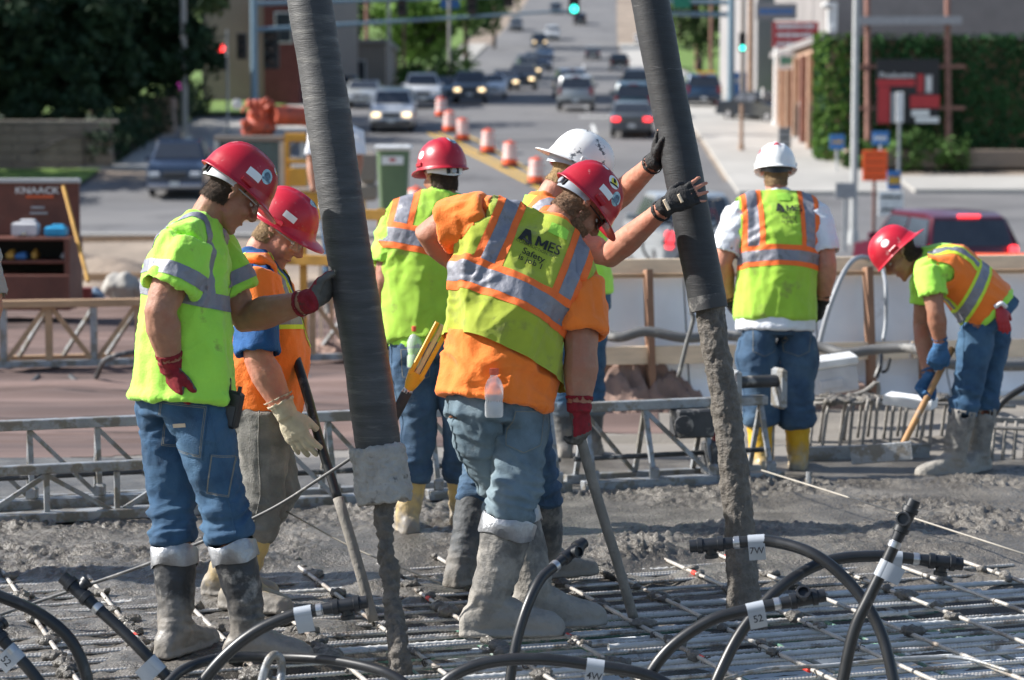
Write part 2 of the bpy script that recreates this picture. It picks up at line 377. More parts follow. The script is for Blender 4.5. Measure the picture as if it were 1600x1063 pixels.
def hand_mb(mb, w, d, n, side, curl, spread=.12, fat=1., thumb=.5, only=None, sc=1.):
    """w wrist, d finger direction, n palm normal, side +1 right -1 left. curl in degrees for 4 fingers (base angle)."""
    d = Vector(d).normalized(); n = Vector(n); n = (n - d * n.dot(d)).normalized(); t = d.cross(n) * side
    L = lambda a, b, c: Vector(w) + (d * a + t * b + n * c) * sc
    if only != 'fingers':
        mb.loft([(L(-.02, 0, 0), t * .029 * fat * sc, n * .022 * fat * sc), (L(.012, 0, 0), t * .031 * fat * sc, n * .020 * fat * sc), (L(.04, .002, 0), t * .041 * fat * sc, n * .0185 * fat * sc),
                 (L(.08, 0, .002), t * .043 * fat * sc, n * .016 * fat * sc), (L(.1, -.002, .003), t * .038 * fat * sc, n * .012 * fat * sc)], 14)
    lens = ((.044, .026, .021), (.048, .030, .022), (.044, .028, .021), (.034, .021, .019))
    for k, (x, ln) in enumerate(zip((.031, .0105, -.0105, -.031), lens)):
        c = curl[k] if isinstance(curl, (list, tuple)) else curl
        p = L(.09 - .004 * abs(k - 1), x, .002); a = 0.; pts = [L(.065, x * .9, .001), p]; sp = (x / .031) * spread
        for j, l in enumerate(ln):
            a += R(c) * (.7, 1.0, .6)[j]; q = (d + t * sp).normalized()
            p = p + (q * math.cos(a) + n * math.sin(a)) * l * sc; pts.append(p)
        r0 = (.0098, .0100, .0096, .0086)[k] * fat * sc
        mb.tube(pts, [r0 * 1.05, r0 * 1.05, r0, r0 * .93, r0 * .78], 8)
    q = (d * .75 + t * .75 + n * thumb * .8).normalized()
    b = L(.022, .026, .006); p1 = b + q * .04 * sc; q2 = (d + t * .2 + n * thumb).normalized(); p2 = p1 + q2 * .032 * sc; p3 = p2 + (q2 * .8 + n * .5 * thumb - t * .1).normalized() * .026 * sc
    mb.tube([L(.015, .012, .004), b, p1, p2, p3], [.017 * fat * sc, .0165 * fat * sc, .0125 * fat * sc, .0115 * fat * sc, .009 * fat * sc], 8)

SKIN = {}
def skin(name, col):
    return pm(name, col, .52, var=.14, scale=30, col2=tuple(c * k for c, k in zip(col, (1.02, .84, .8))), bump=.45, bscale=170, spec=.35, sss=.06, bdist=.004, dirt=(.30, .25, .21), dscale=70, dthr=.69, dsharp=.05)
def strands(bm, ln, dens, down, seed):
    """short hairs growing out of a cap of scalp"""
    r = random.Random(int(seed * 10)); fs = list(bm.faces); down = Vector(down).normalized()
    for f in fs:
        k = f.calc_area() * dens; k = int(k) + (r.random() < k % 1); vv = [v.co for v in f.verts]; n = f.normal
        for _ in range(k):
            a, b = r.random(), r.random(); p_ = (vv[0] * (1 - a) + vv[1] * a) * (1 - b) + (vv[-1] * (1 - a) + vv[2 % len(vv)] * a) * b
            d = (down - n * down.dot(n)).normalized() + n * r.uniform(.15, .6) + Vector((r.gauss(0, .3), r.gauss(0, .3), r.gauss(0, .3))); d.normalize()
            s = d.cross(n).normalized() * .0007; l = ln * r.uniform(.5, 1.3); t = p_ + d * l
            q = bm.faces.new([bm.verts.new(p_ - s - n * .001), bm.verts.new(p_ + s - n * .001), bm.verts.new(t)]); q.smooth = False
def decal(V2, F2, org_, ux, uz, bvh, off):
    ux = Vector(ux).normalized(); uz = Vector(uz).normalized(); n = ux.cross(uz); vs = []
    for x, y in V2:
        p = Vector(org_) + ux * x + uz * y; h = bvh.ray_cast(p + n * .35, -n, .7)
        if h[0] is None: h = bvh.find_nearest(p)
        vs.append(h[0] + n * off)
    return vs, F2
def dense(V2, F2, step=.007):
    """cut flat lettering into small pieces so that it can follow folds"""
    bm = bmesh.new(); vs = [bm.verts.new((v[0], v[1], 0)) for v in V2]
    for f in F2:
        try: bm.faces.new([vs[i] for i in f])
        except ValueError: pass
    for ax in (0, 1):
        lo, hi = min(v[ax] for v in V2), max(v[ax] for v in V2); t = lo + step * .5
        while t < hi:
            bmesh.ops.bisect_plane(bm, geom=bm.verts[:] + bm.edges[:] + bm.faces[:], plane_co=(t, t, 0), plane_no=(1, 0, 0) if ax == 0 else (0, 1, 0), dist=1e-6); t += step
    bm.verts.index_update(); V = [(v.co.x, v.co.y) for v in bm.verts]; Fs = [tuple(v.index for v in f.verts) for f in bm.faces]; bm.free(); return V, Fs
def grid2(w, h, a=8, b=8, disc=False, hole=0.):
    if disc:
        V = []; Fs = []; A = 6; B = 20
        for i in range(A + 1):
            r = (hole + (1 - hole) * i / A)
            for k in range(B): V.append((r * w / 2 * math.cos(k * 2 * math.pi / B), r * h / 2 * math.sin(k * 2 * math.pi / B)))
        for i in range(A):
            for k in range(B): Fs.append((i * B + k, i * B + (k + 1) % B, (i + 1) * B + (k + 1) % B, (i + 1) * B + k))
        if not hole: Fs.append(tuple(range(B - 1, -1, -1)))
        return V, Fs
    V = [(-w / 2 + w * i / a, -h / 2 + h * j / b) for j in range(b + 1) for i in range(a + 1)]
    return V, [(j * (a + 1) + i, j * (a + 1) + i + 1, (j + 1) * (a + 1) + i + 1, (j + 1) * (a + 1) + i) for j in range(b) for i in range(a)]

def helmet(root, c, r, f, u, mat, back=False, tilt=0., stickers=(), band=None, knob=None, scale=1.):
    if back: r, f = -r, -f
    q = Quaternion(r, R(-tilt)); f = q @ f; u = q @ u
    W, Lf, H0, z0 = .112 * scale, .137 * scale, .134 * scale, .035
    prof = [.06, .18, .32, .46, .6, .72, .82, .9, .955, .985, 1.0]; n = 56; vs, fs = [], []
    def add_ring(fn):
        for k in range(n): vs.append(c + r * (x := fn(2 * math.pi * k / n))[0] + f * x[1] + u * x[2])
    for rho in prof:
        def fn(t, rho=rho):
            x, y = math.sin(t) * W * rho, math.cos(t) * Lf * rho - .008
            z = z0 + H0 * max(0, 1 - rho ** 2.5) ** (1 / 2.1)
            rib = math.exp(-(x / .013) ** 4) * .007 * (1 if rho < .8 else max(0, (1 - rho) / .2)) + sum(math.exp(-((x - s * .042) / .008) ** 4) * .004 for s in (-1, 1)) * (1 if rho < .7 else max(0, (1 - rho) / .3))
            return x, y, z + rib
        add_ring(fn)
    def lip(k, zoff):
        def fn(t):
            v = max(0, math.cos(t)) ** 1.7; e = (.009 + .05 * v) * k
            return math.sin(t) * (W + e * .8), math.cos(t) * (Lf + e) - .008, z0 - .004 - .016 * v * k + zoff - .008 * max(0, -math.cos(t))
        return fn
    add_ring(lip(.3, -.002)); add_ring(lip(.7, -.003)); add_ring(lip(1., -.004)); add_ring(lip(1.02, -.008)); add_ring(lip(.9, -.0095)); add_ring(lip(.2, -.007))
    def inner(rho):
        return lambda t: (math.sin(t) * W * rho, math.cos(t) * Lf * rho - .008, z0 - .006 + H0 * .96 * max(0, 1 - rho ** 2.5) ** (1 / 2.1))
    add_ring(inner(.965)); add_ring(inner(.8)); add_ring(inner(.4))
    nr = len(vs) // n
    for i in range(nr - 1):
        for k in range(n): fs.append((i * n + k, i * n + (k + 1) % n, (i + 1) * n + (k + 1) % n, (i + 1) * n + k))
    fs.append(tuple(range(n - 1, -1, -1))); fs.append(tuple(range((nr - 1) * n, nr * n)))
    mb = MB(); mb.add(vs, fs); ho = mb.build('hard_hat', mat, root, smooth=75)
    # side slots of the shell
    for s in (-1, 1):
        m = MB(); cc = c + r * s * (W + .001) + u * (z0 + .014); m.box(cc, (.010, .05, .020), Matrix((r, f, u)).transposed(), bev=.004); m.build('accessory_slot', mat, ho, smooth=True)
    bvh = BVHTree.FromPolygons([Vector(v) for v in vs], fs)
    for st in stickers:      # (kind, azimuth deg from front towards own right, elevation deg, w, h, material, rotation, name)
        kind, az, el, w, h, ms, rot, nm = st
        a, e = R(az), R(el); dv = (r * math.sin(a) * math.cos(e) + f * math.cos(a) * math.cos(e) + u * math.sin(e)).normalized()
        hx = bvh.ray_cast(c + u * (z0 + .01) + dv * .4, -dv, 1.)
        if hx[0] is None: continue
        nn = hx[1] if hx[1].dot(dv) > 0 else -hx[1]; ux = u.cross(nn).normalized(); uz = nn.cross(ux).normalized()
        ux, uz = ux * math.cos(R(rot)) + uz * math.sin(R(rot)), uz * math.cos(R(rot)) - ux * math.sin(R(rot))
        V2, F2 = grid2(w, h, disc=(kind == 'disc')); pv, pf = decal(V2, F2, hx[0], ux, uz, bvh, .0012)
        m = MB(); m.add(pv, pf); so = link(nm, m.mesh(nm, [ms[0]], True, org(root), fix=False), ho)
        if len(ms) > 1:
            for j, (V3, mm) in enumerate(((grid2(w * .62, h * .6, disc=True), ms[1]), (grid2(w * .8, h * .12, 6, 2), ms[min(2, len(ms) - 1)]), (grid2(w * .22, h * .36, 3, 3), ms[min(2, len(ms) - 1)]))):
                pv, pf = decal(V3[0], V3[1], hx[0] + uz * (0, -.24 * h, .08 * h)[j], ux, uz, bvh, .0020 + .0006 * j); m = MB(); m.add(pv, pf); link('sticker_print', m.mesh('sticker_print', [mm], True, org(root), fix=False), so)
    if back: r, f = -r, -f
    if band:
        m = MB(); vs = []; NB = 26
        for j, (zz, ee) in enumerate(((-.022, .002), (-.022, .006), (.012, .007), (.012, .003))):
            for k in range(NB):
                t = math.pi * (.54 + .92 * k / (NB - 1))
                wob = .012 * math.cos((k / (NB - 1) - .5) * 2 * math.pi)
                vs.append(c + r * math.sin(t) * (.083 + ee) + f * (math.cos(t) * (.110 + ee) - .008) + u * (.016 + zz - wob))
        fs = [(j * NB + k, j * NB + k + 1, ((j + 1) % 4) * NB + k + 1, ((j + 1) % 4) * NB + k) for j in range(4) for k in range(NB - 1)] + [(0, NB, 2 * NB, 3 * NB), (NB - 1, 4 * NB - 1, 3 * NB - 1, 2 * NB - 1)]
        m.add(vs, fs); m.build('head_band', band, ho, smooth=True)
        if knob:
            kc = c - f * (.121) + u * .006; m = MB(); m.box(kc + f * .004, (.062, .012, .034), Matrix((r, f, u)).transposed(), bev=.005); m.build('ratchet_housing', MATS['black_plastic'], ho, smooth=True)
            m = MB(); m.lathe(kc - f * .014, [(.012, 0), (.015, .003), (.015, .016), (.012, .018)], 18, f); m.build('ratchet_knob', knob, ho, smooth=True)
    return ho

def person(label, D, J, head, group=None, skin_mat=None, hair=None, beard=None, vox=.006, bulk=1., shirt=None, vest=None, pants=None, boots=None, gloves=None,
           hat=None, glasses=None, belly=0., seed=0., cat='person', z0=0., legs=True, neck_r=.058, collar=None, armk=1.08):
    p = {k: P(v[0], v[1], D + (v[2] if len(v) > 2 else 0)) for k, v in J.items()}
    root = empty('person', (p['pel'].x, p['pel'].y, z0), label, cat, group); out = {'root': root, 'p': p}
    hr, hf, hu = frame3(*head); hc = p['head']
    rh = (p['hipR'] - p['hipL']).normalized(); rs = (p['shR'] - p['shL']).normalized()
    u1 = (p['nek'] - p['che']).normalized(); u0 = (p['che'] - p['pel']).normalized(); uc = (u0 * .35 + u1 * .65).normalized()
    rc = (rs - uc * rs.dot(uc)).normalized(); fc = uc.cross(rc)         # chest frame
    out.update(rc=rc, fc=fc, uc=uc, head=(hc, hr, hf, hu))
    B = bulk
    def trings(e, low, top=True, hemflare=0., hollow=False):
        rg = []
        def ring(c, up, right, a, b, fo=0.):
            rr = (right - up * right.dot(up)).normalized(); ff = up.cross(rr); rg.append((c + ff * fo, rr * (a + e), ff * (b + e)))
        ub = u0
        r_lo = rh
        if low > 0:
            if hollow: ring(p['pel'] - ub * (low - .05), ub, r_lo, (.170 + hemflare) * B - .03, (.135 + hemflare) * B + belly * .4 - .03)
            if hollow: ring(p['pel'] - ub * low, ub, r_lo, (.172 + hemflare) * B - .03, (.136 + hemflare) * B + belly * .4 - .03)
            ring(p['pel'] - ub * low, ub, r_lo, (.172 + hemflare) * B, (.136 + hemflare) * B + belly * .4, belly * .2)
        ring(p['pel'], ub, rh, (.172 + hemflare * .6) * B, (.134 + hemflare * .6) * B + belly * .5, belly * .3)
        mid = p['pel'].lerp(p['che'], .5); ring(mid, u0, (rh * .6 + rs * .4), (.165 + hemflare * .3) * B, (.128 + hemflare * .3) * B + belly, belly * .8)
        ring(p['pel'].lerp(p['che'], .8), (u0 + uc).normalized(), (rh * .25 + rs * .75), .174 * B, .130 * B + belly * .4, belly * .3)
        ring(p['che'], uc, rs, .180 * B, .126 * B)
        ring(p['che'].lerp(p['nek'], .45), u1, rs, .172 * B, .108 * B)
        ring(p['che'].lerp(p['nek'], .75), u1, rs, .125 * B, .082)
        if top: ring(p['nek'] + u1 * .0, u1, rs, .068, .064); ring(p['nek'] + u1 * .02, u1, rs, .060, .058)
        return rg
    def shoulders(mb, e, reach=1.):
        for s in 'LR':
            a = p['nek'] - u1 * .035 + rs * (.05 if s == 'R' else -.05); b = p['sh' + s]
            mb.tube([a, a.lerp(b, .55 * reach) + u1 * .008, a.lerp(b, reach)], [.055 + e, .060 + e, .062 * B + e], 12)
            mb.tube([p['che'] + rs * (.09 if s == 'R' else -.09), a.lerp(b, .9 * reach) - u1 * .03], [.095 * B + e, .07 * B + e], 12)
    # ---- body: one continuous skin
    mb = MB(); mb.loft(trings(-.014, .10), 22); shoulders(mb, -.014)
    for s in 'LR':
        sh, el, wr = p['sh' + s], p['el' + s], p['wr' + s]; fd = (wr - el).normalized()
        mb.tube([sh, sh.lerp(el, .4), sh.lerp(el, .8), el, el.lerp(wr, .28), el.lerp(wr, .7), wr + fd * .01], [.056 * B * armk, .055 * B * armk, .049 * B * armk, .045 * B * armk, .050 * B * armk, .038 * B * armk, .030 * B * armk], 12)
        if legs: mb.tube([p['hip' + s], p['kn' + s], p['an' + s]], [.085 * B, .055, .045], 10)
    nb = hc - hu * .055 - hf * .028
    mb.tube([p['nek'] - u1 * .05, p['nek'].lerp(nb, .5), nb, hc - hf * .02 + hu * .02], [.066, neck_r, neck_r * .98, .06], 14)
    X = lambda a, b, c_: hc + hr * a + hf * b + hu * c_
    HM = Matrix((hr, hf, hu)).transposed()
    mb.ell(X(0, -.012, .045), .077, .097, .085, HM, 18); mb.ell(X(0, .032, -.035), .062, .066, .082, HM, 16)
    mb.loft([(X(0, .005, -.08), hr * .058, hf * .05), (X(0, .045, -.1), hr * .042, hf * .042), (X(0, .06, -.118), hr * .024, hf * .025)], 12)
    mb.ell(X(0, .083, -.112), .020, .016, .016, HM, 10)
    mb.tube([X(0, .094, .025), X(0, .103, .0), X(0, .119, -.028), X(0, .108, -.04)], [.009, .0105, .0145, .011], 8)
    for sg in (-1, 1):
        mb.ell(X(sg * .013, .104, -.034), .010, .012, .009, HM, 8)
        mb.ell(X(sg * .034, .083, .026), .022, .013, .009, HM, 8)          # brow
        mb.ell(X(sg * .043, .068, -.03), .022, .022, .022, HM, 8)          # cheek
        mb.loft([(X(sg * .072, -.006, -.036), hf * .008, hu * .006), (X(sg * .078, -.012, -.02), hf * .013 + hr * sg * .003, hu * .010), (X(sg * .084, -.016, .0), hf * .017, hr * .006), (X(sg * .085, -.018, .016), hf * .017, hr * .006), (X(sg * .082, -.016, .03), hf * .010, hr * .005)], 10)
    mb.ell(X(0, .086, -.070), .024, .013, .015, HM, 10); mb.ell(X(0, .074, -.093), .027, .019, .02, HM, 10)
    gl = gloves or {}
    for s in 'LR':
        g = gl.get(s)
        if g and g.get('bare'):
            hand_mb(mb, p['wr' + s], g['d'], g['n'], 1 if s == 'R' else -1, g.get('curl', 25), fat=.97, thumb=g.get('thumb', .4), spread=g.get('spread', .12))
    V, Q = blob(mb, vox, 3)
    V = V + vnormals(V, Q) * (.0012 * fbm(V * 40 + seed, 2))[:, None]
    bodyVQ = (V, Q); bo = link_np('body', V, Q, [skin_mat], root); out['body'] = bo
    HC = np.array(hc); Rm = np.array([hr, hf, hu])
    inhead = np.linalg.norm(V - HC, axis=1) < .2
    hV = V; hQ = Q[inhead[Q].all(1)]
    def hl(c_): q = c_ - hc; return q.dot(hr), q.dot(hf), q.dot(hu)
    if hair:
        def kh(c_, n_):
            x, y, z = hl(c_)
            if z > .11: return False
            ear = abs(x) > .064 and -.052 < y < .02 and -.056 < z < .042
            return (not ear) and ((y < -.005 and z > -.075 + .3 * max(0, y + .05)) or (y < .022 and z > .01 and abs(x) > .05)) and z > -.085
        bm = carve(hV, hQ, [], kh, .005); 
        co = np.array([v.co for v in bm.verts]); 
        if len(co):
            dd = .0035 * fbm(co * 90, 2)
            for v, q in zip(bm.verts, dd): v.co += v.normal * float(q)
        strands(bm, .009, 3.6e5, -hu - hf * .3, seed); bm_link('hair', bm, hair, root)
    if beard:
        def kb(c_, n_):
            x, y, z = hl(c_)
            mouth = abs(x) < .026 and y > .07 and -.09 < z < -.055
            return (not mouth) and ((z < -.05 - .25 * max(0, .06 - y) * 0 and y > .0 and z > -.14 and (z < -.075 or abs(x) > .03 or z < -.052 and y > .08)) or (abs(x) > .055 and -.005 < y < .03 and -.08 < z < .0))
        bm = carve(hV, hQ, [], kb, .004); co = np.array([v.co for v in bm.verts])
        if len(co):
            for v, q in zip(bm.verts, .003 * fbm(co * 110, 2)): v.co += v.normal * float(q)
        strands(bm, .008, 2.8e5, -hu + hf * .5, seed + 1); bm_link('beard', bm, beard, root)
    for sg in (-1, 1):
        m = MB(); m.ell(X(sg * .033, .0695, .002), .0125, .012, .0075, HM, 12); eo = m.build('eye', MATS['eye_white'], root, smooth='all')
        m = MB(); m.ell(X(sg * .033, .0775, .001), .0058, .005, .0055, HM, 10); m.build('iris', MATS['iris'], eo, smooth='all')
        m = MB(); m.tube([X(sg * .016, .097, .028), X(sg * .034, .096, .034), X(sg * .052, .082, .028)], [.0035, .0045, .003], 6, k=3); m.build('eyebrow', hair or MATS['hair_brown'], root, smooth='all')
    m = MB(); m.loft([(X(-.022, .086, -.071), hf * .003, hu * .002), (X(-.01, .0955, -.071), hf * .004, hu * .005), (X(.01, .0955, -.071), hf * .004, hu * .005), (X(.022, .088, -.071), hf * .003, hu * .002)], 8); m.build('lips', MATS['lips'], root, smooth='all')
    if glasses:
        m = MB()
        for sg in (-1, 1):
            vs = []
            for i in range(7):
                for j in range(5):
                    a = -.05 + (i / 6) * .062; zz = (j / 4 - .5) * .042 * (1 - .25 * (i / 6 - .5) ** 2 * 4 * .6)
                    xx = abs(a) * 0 + .008 + (i / 6) * .058; vs.append(X(sg * xx, .106 - 3.2 * max(0, xx - .02) ** 2 * 4, .004 + zz))
            fs = [(i * 5 + j, i * 5 + j + 1, (i + 1) * 5 + j + 1, (i + 1) * 5 + j) for i in range(6) for j in range(4)]; m.add(vs, fs)
        go = link('safety_glasses', m.mesh('lens', [glasses], True, org(root), fix=False), root)
        m = MB(); fm_ = MATS['black_plastic'] if 'dark' in glasses.name else MATS['clear_frame']
        for sg in (-1, 1): m.tube([X(sg * .064, .083, .012), X(sg * .078, .05, .012), X(sg * .084, -.01, .012)], .0028, 6)
        m.tube([X(-.062, .086, .026), X(-.03, .106, .027), X(.03, .106, .027), X(.062, .086, .026)], .0026, 6, k=3); m.build('glasses_frame', fm_, go, smooth=True)
    # ---- pants
    if pants:
        B_, bel_ = B, belly; B = min(B, 1.07); belly = min(belly, .012)
        mb = MB(); mb.loft(trings(.002, .09)[:4], 22)
        fl = []
        for s in 'LR':
            hp, kn, an = p['hip' + s], p['kn' + s], p['an' + s]; bh = pants.get('hem', .30)
            en = an + (kn - an).normalized() * (bh + (.035 if boots and boots.get('tape') else -.02))
            k_ = pants.get('wide', 1.)
            bk = -(u0.cross(rh)); sgn = 1 if s == 'R' else -1
            mb.tube([hp + u0 * .03, hp.lerp(kn, .3), hp.lerp(kn, .65), kn, kn.lerp(en, .5), kn.lerp(en, .85), en], [.088 * B, .092 * B * k_, .080 * B * k_, .070 * B * k_, .070 * B * k_, .078 * B * k_, .074 * k_], 16)
            mb.ell(hp + bk * .05 + u0 * .015 - rh * sgn * .012, .08 * B, .075 * B, .105, None, 12)
            sd = (kn - an).normalized(); sd2 = (hp - kn).normalized(); td_ = rh * (.8 if s == 'R' else -.8)
            fl += [(kn, (sd + td_ * .6), .12, .007, .042), (en + sd * .06, sd + td_ * .35, .10, .015, .038), (hp - sd2 * .04, (sd2 + rh * (.6 if s == 'R' else -.6)).normalized(), .14, .008, .055), (hp.lerp(kn, .5), (sd2 - rh * (.5 if s == 'R' else -.5)).normalized(), .15, .0025, .07)]
        cr_ = pants.get('crease', 1.); fl = [(a0, a1, a2, a3 * cr_, a4) for a0, a1, a2, a3, a4 in fl]
        V, Q = blob(mb, vox * 1.1, 4); Mx = [list(rh), list(u0.cross(rh)), list(u0)]
        V = wrinkle(V, Q, fl, (Mx, .0036, 7., 3.), .0012, 34, seed + 3)
        out['pants'] = link_np('jeans' if pants.get('jeans', 1) else 'work_trousers', V, Q, [pants['mat']], root); out['pantsV'] = (V, Q)
        bv = BVHTree.FromPolygons([Vector(v) for v in V], Q.tolist()); out['pbvh'] = bv
        bk = -(u0.cross(rh))
        for sgn in pants.get('pk', (-1, 1)) if pants.get('pockets', 1) else ():
            c0 = p['pel'] - u0 * (.125 + pants.get('pdrop', 0)) + rh * sgn * .088 * B + bk * .1; ux = (rh + bk * -.15 * sgn).normalized()
            ux = ux if ux.cross(u0).dot(bk) > 0 else -ux
            pl = [(-.07, .075), (.07, .075), (.066, -.055), (0, -.085), (-.066, -.055)]
            n_ = 7; V2 = []; F2 = []
            for j in range(n_ + 1):
                y = .075 - .16 * j / n_; 
                for i in range(n_ + 1):
                    x = (i / n_ * 2 - 1) * (.07 - .006 * j / n_); V2.append((x, max(y, -.085 + abs(x) / .066 * .03)))
            F2 = [(j * (n_ + 1) + i, (j + 1) * (n_ + 1) + i, (j + 1) * (n_ + 1) + i + 1, j * (n_ + 1) + i + 1) for j in range(n_) for i in range(n_)]
            pv, pf = decal(V2, F2, c0, ux, u0, bv, .0045); m = MB(); m.add(pv, pf); po = link('back_pocket', m.mesh('back_pocket', [pants['mat']], True, org(root), fix=False), out['pants'])
            m = MB()
            for (a_, b_) in list(zip(pl, pl[1:] + pl[:1])):
                K = 6; a_, b_ = Vector(a_) * .95, Vector(b_) * .95; nn = Vector((-(b_ - a_).y, (b_ - a_).x)).normalized() * .0012
                L2 = []
                for i in range(K + 1): q = a_.lerp(b_, i / K); L2 += [(q + nn)[:], (q - nn)[:]]
                pv, pf = decal(L2, [(2 * i, 2 * i + 1, 2 * i + 3, 2 * i + 2) for i in range(K)], c0, ux, u0, bv, .0062); m.add(pv, pf)
            link('stitching', m.mesh('stitching', [MATS['stitch']], False, org(root), fix=False), po)
        for s in 'LR':      # outer seams
            sgn = 1 if s == 'R' else -1; m = MB(); rows = []
            pth = [p['hip' + s] + u0 * .06, p['hip' + s].lerp(p['kn' + s], .5), p['kn' + s], p['kn' + s].lerp(p['an' + s], .45)]
            for q in catmull(pth, 12):
                h = bv.ray_cast(q + (rh * sgn - bk * -.25) * .4, -(rh * sgn - bk * -.25).normalized(), .5)
                if h[0] is not None: rows.append(h[0] + h[1] * .0005)
            if len(rows) > 5: m.tube(rows, .0026, 5); m.build('side_seam', pants['mat'], out['pants'], smooth=True)
        B, belly = B_, bel_
    # ---- boots
    if boots:
        for s in 'LR':
            an, kn = p['an' + s], p['kn' + s]; td = Vector(boots['toe' + s]); td.z = 0; td.normalize(); sd = (kn - an).normalized(); wx = td.cross(Vector((0, 0, 1)))
            gz = boots.get('z' + s, z0); A = Vector((an.x, an.y, gz)); mb = MB(); rg = []
            for t, w, h in ((-.098, .026, .055), (-.085, .040, .085), (-.05, .047, .115), (0, .049, .14), (.05, .050, .125), (.10, .054, .095), (.15, .056, .080), (.19, .050, .068), (.215, .034, .05), (.222, .018, .035)):
                bk_ = boots.get('k', 1.); rg.append((A + td * t * bk_ + Vector((0, 0, h * bk_ / 2)), wx * w * bk_, Vector((0, 0, h * bk_ / 2))))
            mb.loft(rg, 16, sup=2.4)
            mb.loft([(c + Vector((0, 0, .014 - c.z + gz)), a * 1.13, Vector((0, 0, .014))) for c, a, b in rg], 14, sup=3.)
            ht = boots.get('h', .36); top = an + sd * (ht - .09)
            mb.tube([A + Vector((0, 0, .05)) - td * .03, an - td * .012, an + sd * .1, an + sd * .2, top], [.05 * bk_, .060 * bk_, .066 * bk_, .075 * bk_, .081 * bk_], 18, hollow=(.009, .05))
            V, Q = blob(mb, vox, 5)
            V = wrinkle(V, Q, [(an + td * .03 + Vector((0, 0, .02)), sd, .09, .005, .03), (an + sd * .12, sd, .07, .003, .04)], None, .0025, 26, seed + 7)
            o = link_np('rubber_boot', V, Q, [boots.get('mat' + s, boots.get('mat'))], root)
            if boots.get('tape'):
                m = MB(); c = top - sd * .008; wq, _ = perp(sd); vs = []; nn = 40
                for j, (h, rr) in enumerate(((-.034, .0825), (-.030, .085), (.026, .085), (.036, .081))):
                    for k in range(nn):
                        t = 2 * math.pi * k / nn; q = wq * math.cos(t) + sd.cross(wq) * math.sin(t)
                        vs.append(c + sd * (h + .007 * math.sin(3 * t + j)) + q * (rr * bk_ + .0025 * math.sin(9 * t + j * 1.3)))
                m.add(vs, [(j * nn + k, j * nn + (k + 1) % nn, (j + 1) * nn + (k + 1) % nn, (j + 1) * nn + k) for j in range(3) for k in range(nn)])
                m.build('duct_tape', MATS['duct_tape'], root, smooth='all')
    # ---- shirt
    chest = [list(rc), list(fc), list(uc)]
    def sdist(c_): return (p['nek'] - c_).dot(uc)
    if shirt:
        mb = MB(); mb.loft(trings(.006, shirt.get('hem', .10), True, shirt.get('flare', .012), True), 24); shoulders(mb, .002); fl = []
        for s in 'LR':
            sh, el = p['sh' + s], p['el' + s]; sl = shirt.get('sleeve', .68); slr = shirt.get('slr', 1.); e = sh.lerp(el, sl); ad = (el - sh).normalized()
            mb.tube([sh - ad * .02, sh.lerp(el, sl * .5), e], [.068 * B * slr, .074 * B * slr, .078 * B * slr], 16, hollow=(.010, .04)); fl.append((sh + ad * .05, (rs * (1 if s == 'R' else -1) + uc * .8).normalized(), .12, .007, .035))
        fl += [(p['pel'].lerp(p['che'], .35), u0, .22, shirt.get('fold', .005), .06)] + [(p['che'] + rs * sg * .14 - uc * .02, rs * sg * .6 + uc, .17, .008, .05) for sg in (-1, 1)]
        V, Q = blob(mb, vox * 1.1, 4); V = wrinkle(V, Q, fl, (chest, shirt.get('drape', .008), 6.5, 2.2), .002, 24, seed + 1)
        so = link_np('t_shirt', V, Q, [shirt['mat']], root); out['shirtV'] = (V, Q); out['shirt'] = so
        if shirt.get('bands'):
            mb = MB(); mb.loft(trings(.006, shirt.get('hem', .10), True, shirt.get('flare', .012), True), 24); shoulders(mb, .002)
            V_, Q_ = blob(mb, vox * 1.1, 4); V_ = wrinkle(V_, Q_, fl, (chest, shirt.get('drape', .006), 6.5, 2.2), .002, 24, seed + 1)
            s0, s1 = shirt['bands']; n_ = p['nek']
            bm = carve(V_, Q_, [(n_ - uc * s0, uc), (n_ - uc * s1, uc)], lambda c_, nn: s0 < sdist(c_) < s1, .003)
            bm_link('reflective_band', bm, MATS['reflective'], so)
            for sg in (-1, 1):
                x0, x1 = sg * .095, sg * .15
                bm = carve(V_, Q_, [(n_ - uc * s0, uc), (n_ + rc * x0, rc), (n_ + rc * x1, rc)], lambda c_, nn: -.05 < sdist(c_) < s0 and min(x0, x1) < (c_ - n_).dot(rc) < max(x0, x1), .0025)
                bm_link('reflective_strap', bm, MATS['reflective'], so)
            for s in 'LR':
                sh, el = p['sh' + s], p['el' + s]; ad = (el - sh).normalized(); L_ = (el - sh).length * shirt.get('sleeve', .68)
                bm = carve(V, Q, [(sh + ad * (L_ - .075), ad), (sh + ad * (L_ - .025), ad)], lambda c_, nn: L_ - .075 < (c_ - sh).dot(ad) < L_ - .025 and (c_ - sh).cross(ad).length < .13 * B and (c_ - p['che']).dot(rc) * (1 if s == 'R' else -1) > .06, .0025)
                bm_link('sleeve_band', bm, MATS['reflective'], so)
    # ---- vest
    if vest:
        mb = MB(); mb.loft(trings(.016, vest.get('hem', .06), True, vest.get('flare', .018), True), 24); shoulders(mb, vest.get('se', .012), vest.get('reach', .98))
        if vest.get('cap'):
            for s in 'LR': mb.tube([p['sh' + s], p['sh' + s].lerp(p['el' + s], vest['cap'])], [.088 * B, .094 * B], 16, hollow=(.014, .03))
        V, Q = blob(mb, vox * 1.15, 4)
        V = wrinkle(V, Q, [(p['pel'].lerp(p['che'], .3), u0, .2, vest.get('fold', .005), .07)] + [(p['che'] + rs * sg * .15 - uc * .03, rs * sg * .6 + uc, .17, .008, .05) for sg in (-1, 1)], (chest, vest.get('drape', .009), 6., 1.8), .002, 22, seed + 2)
        n_ = p['nek']; vo = vest.get('v', .34); vs_ = vest.get('vw', .085)
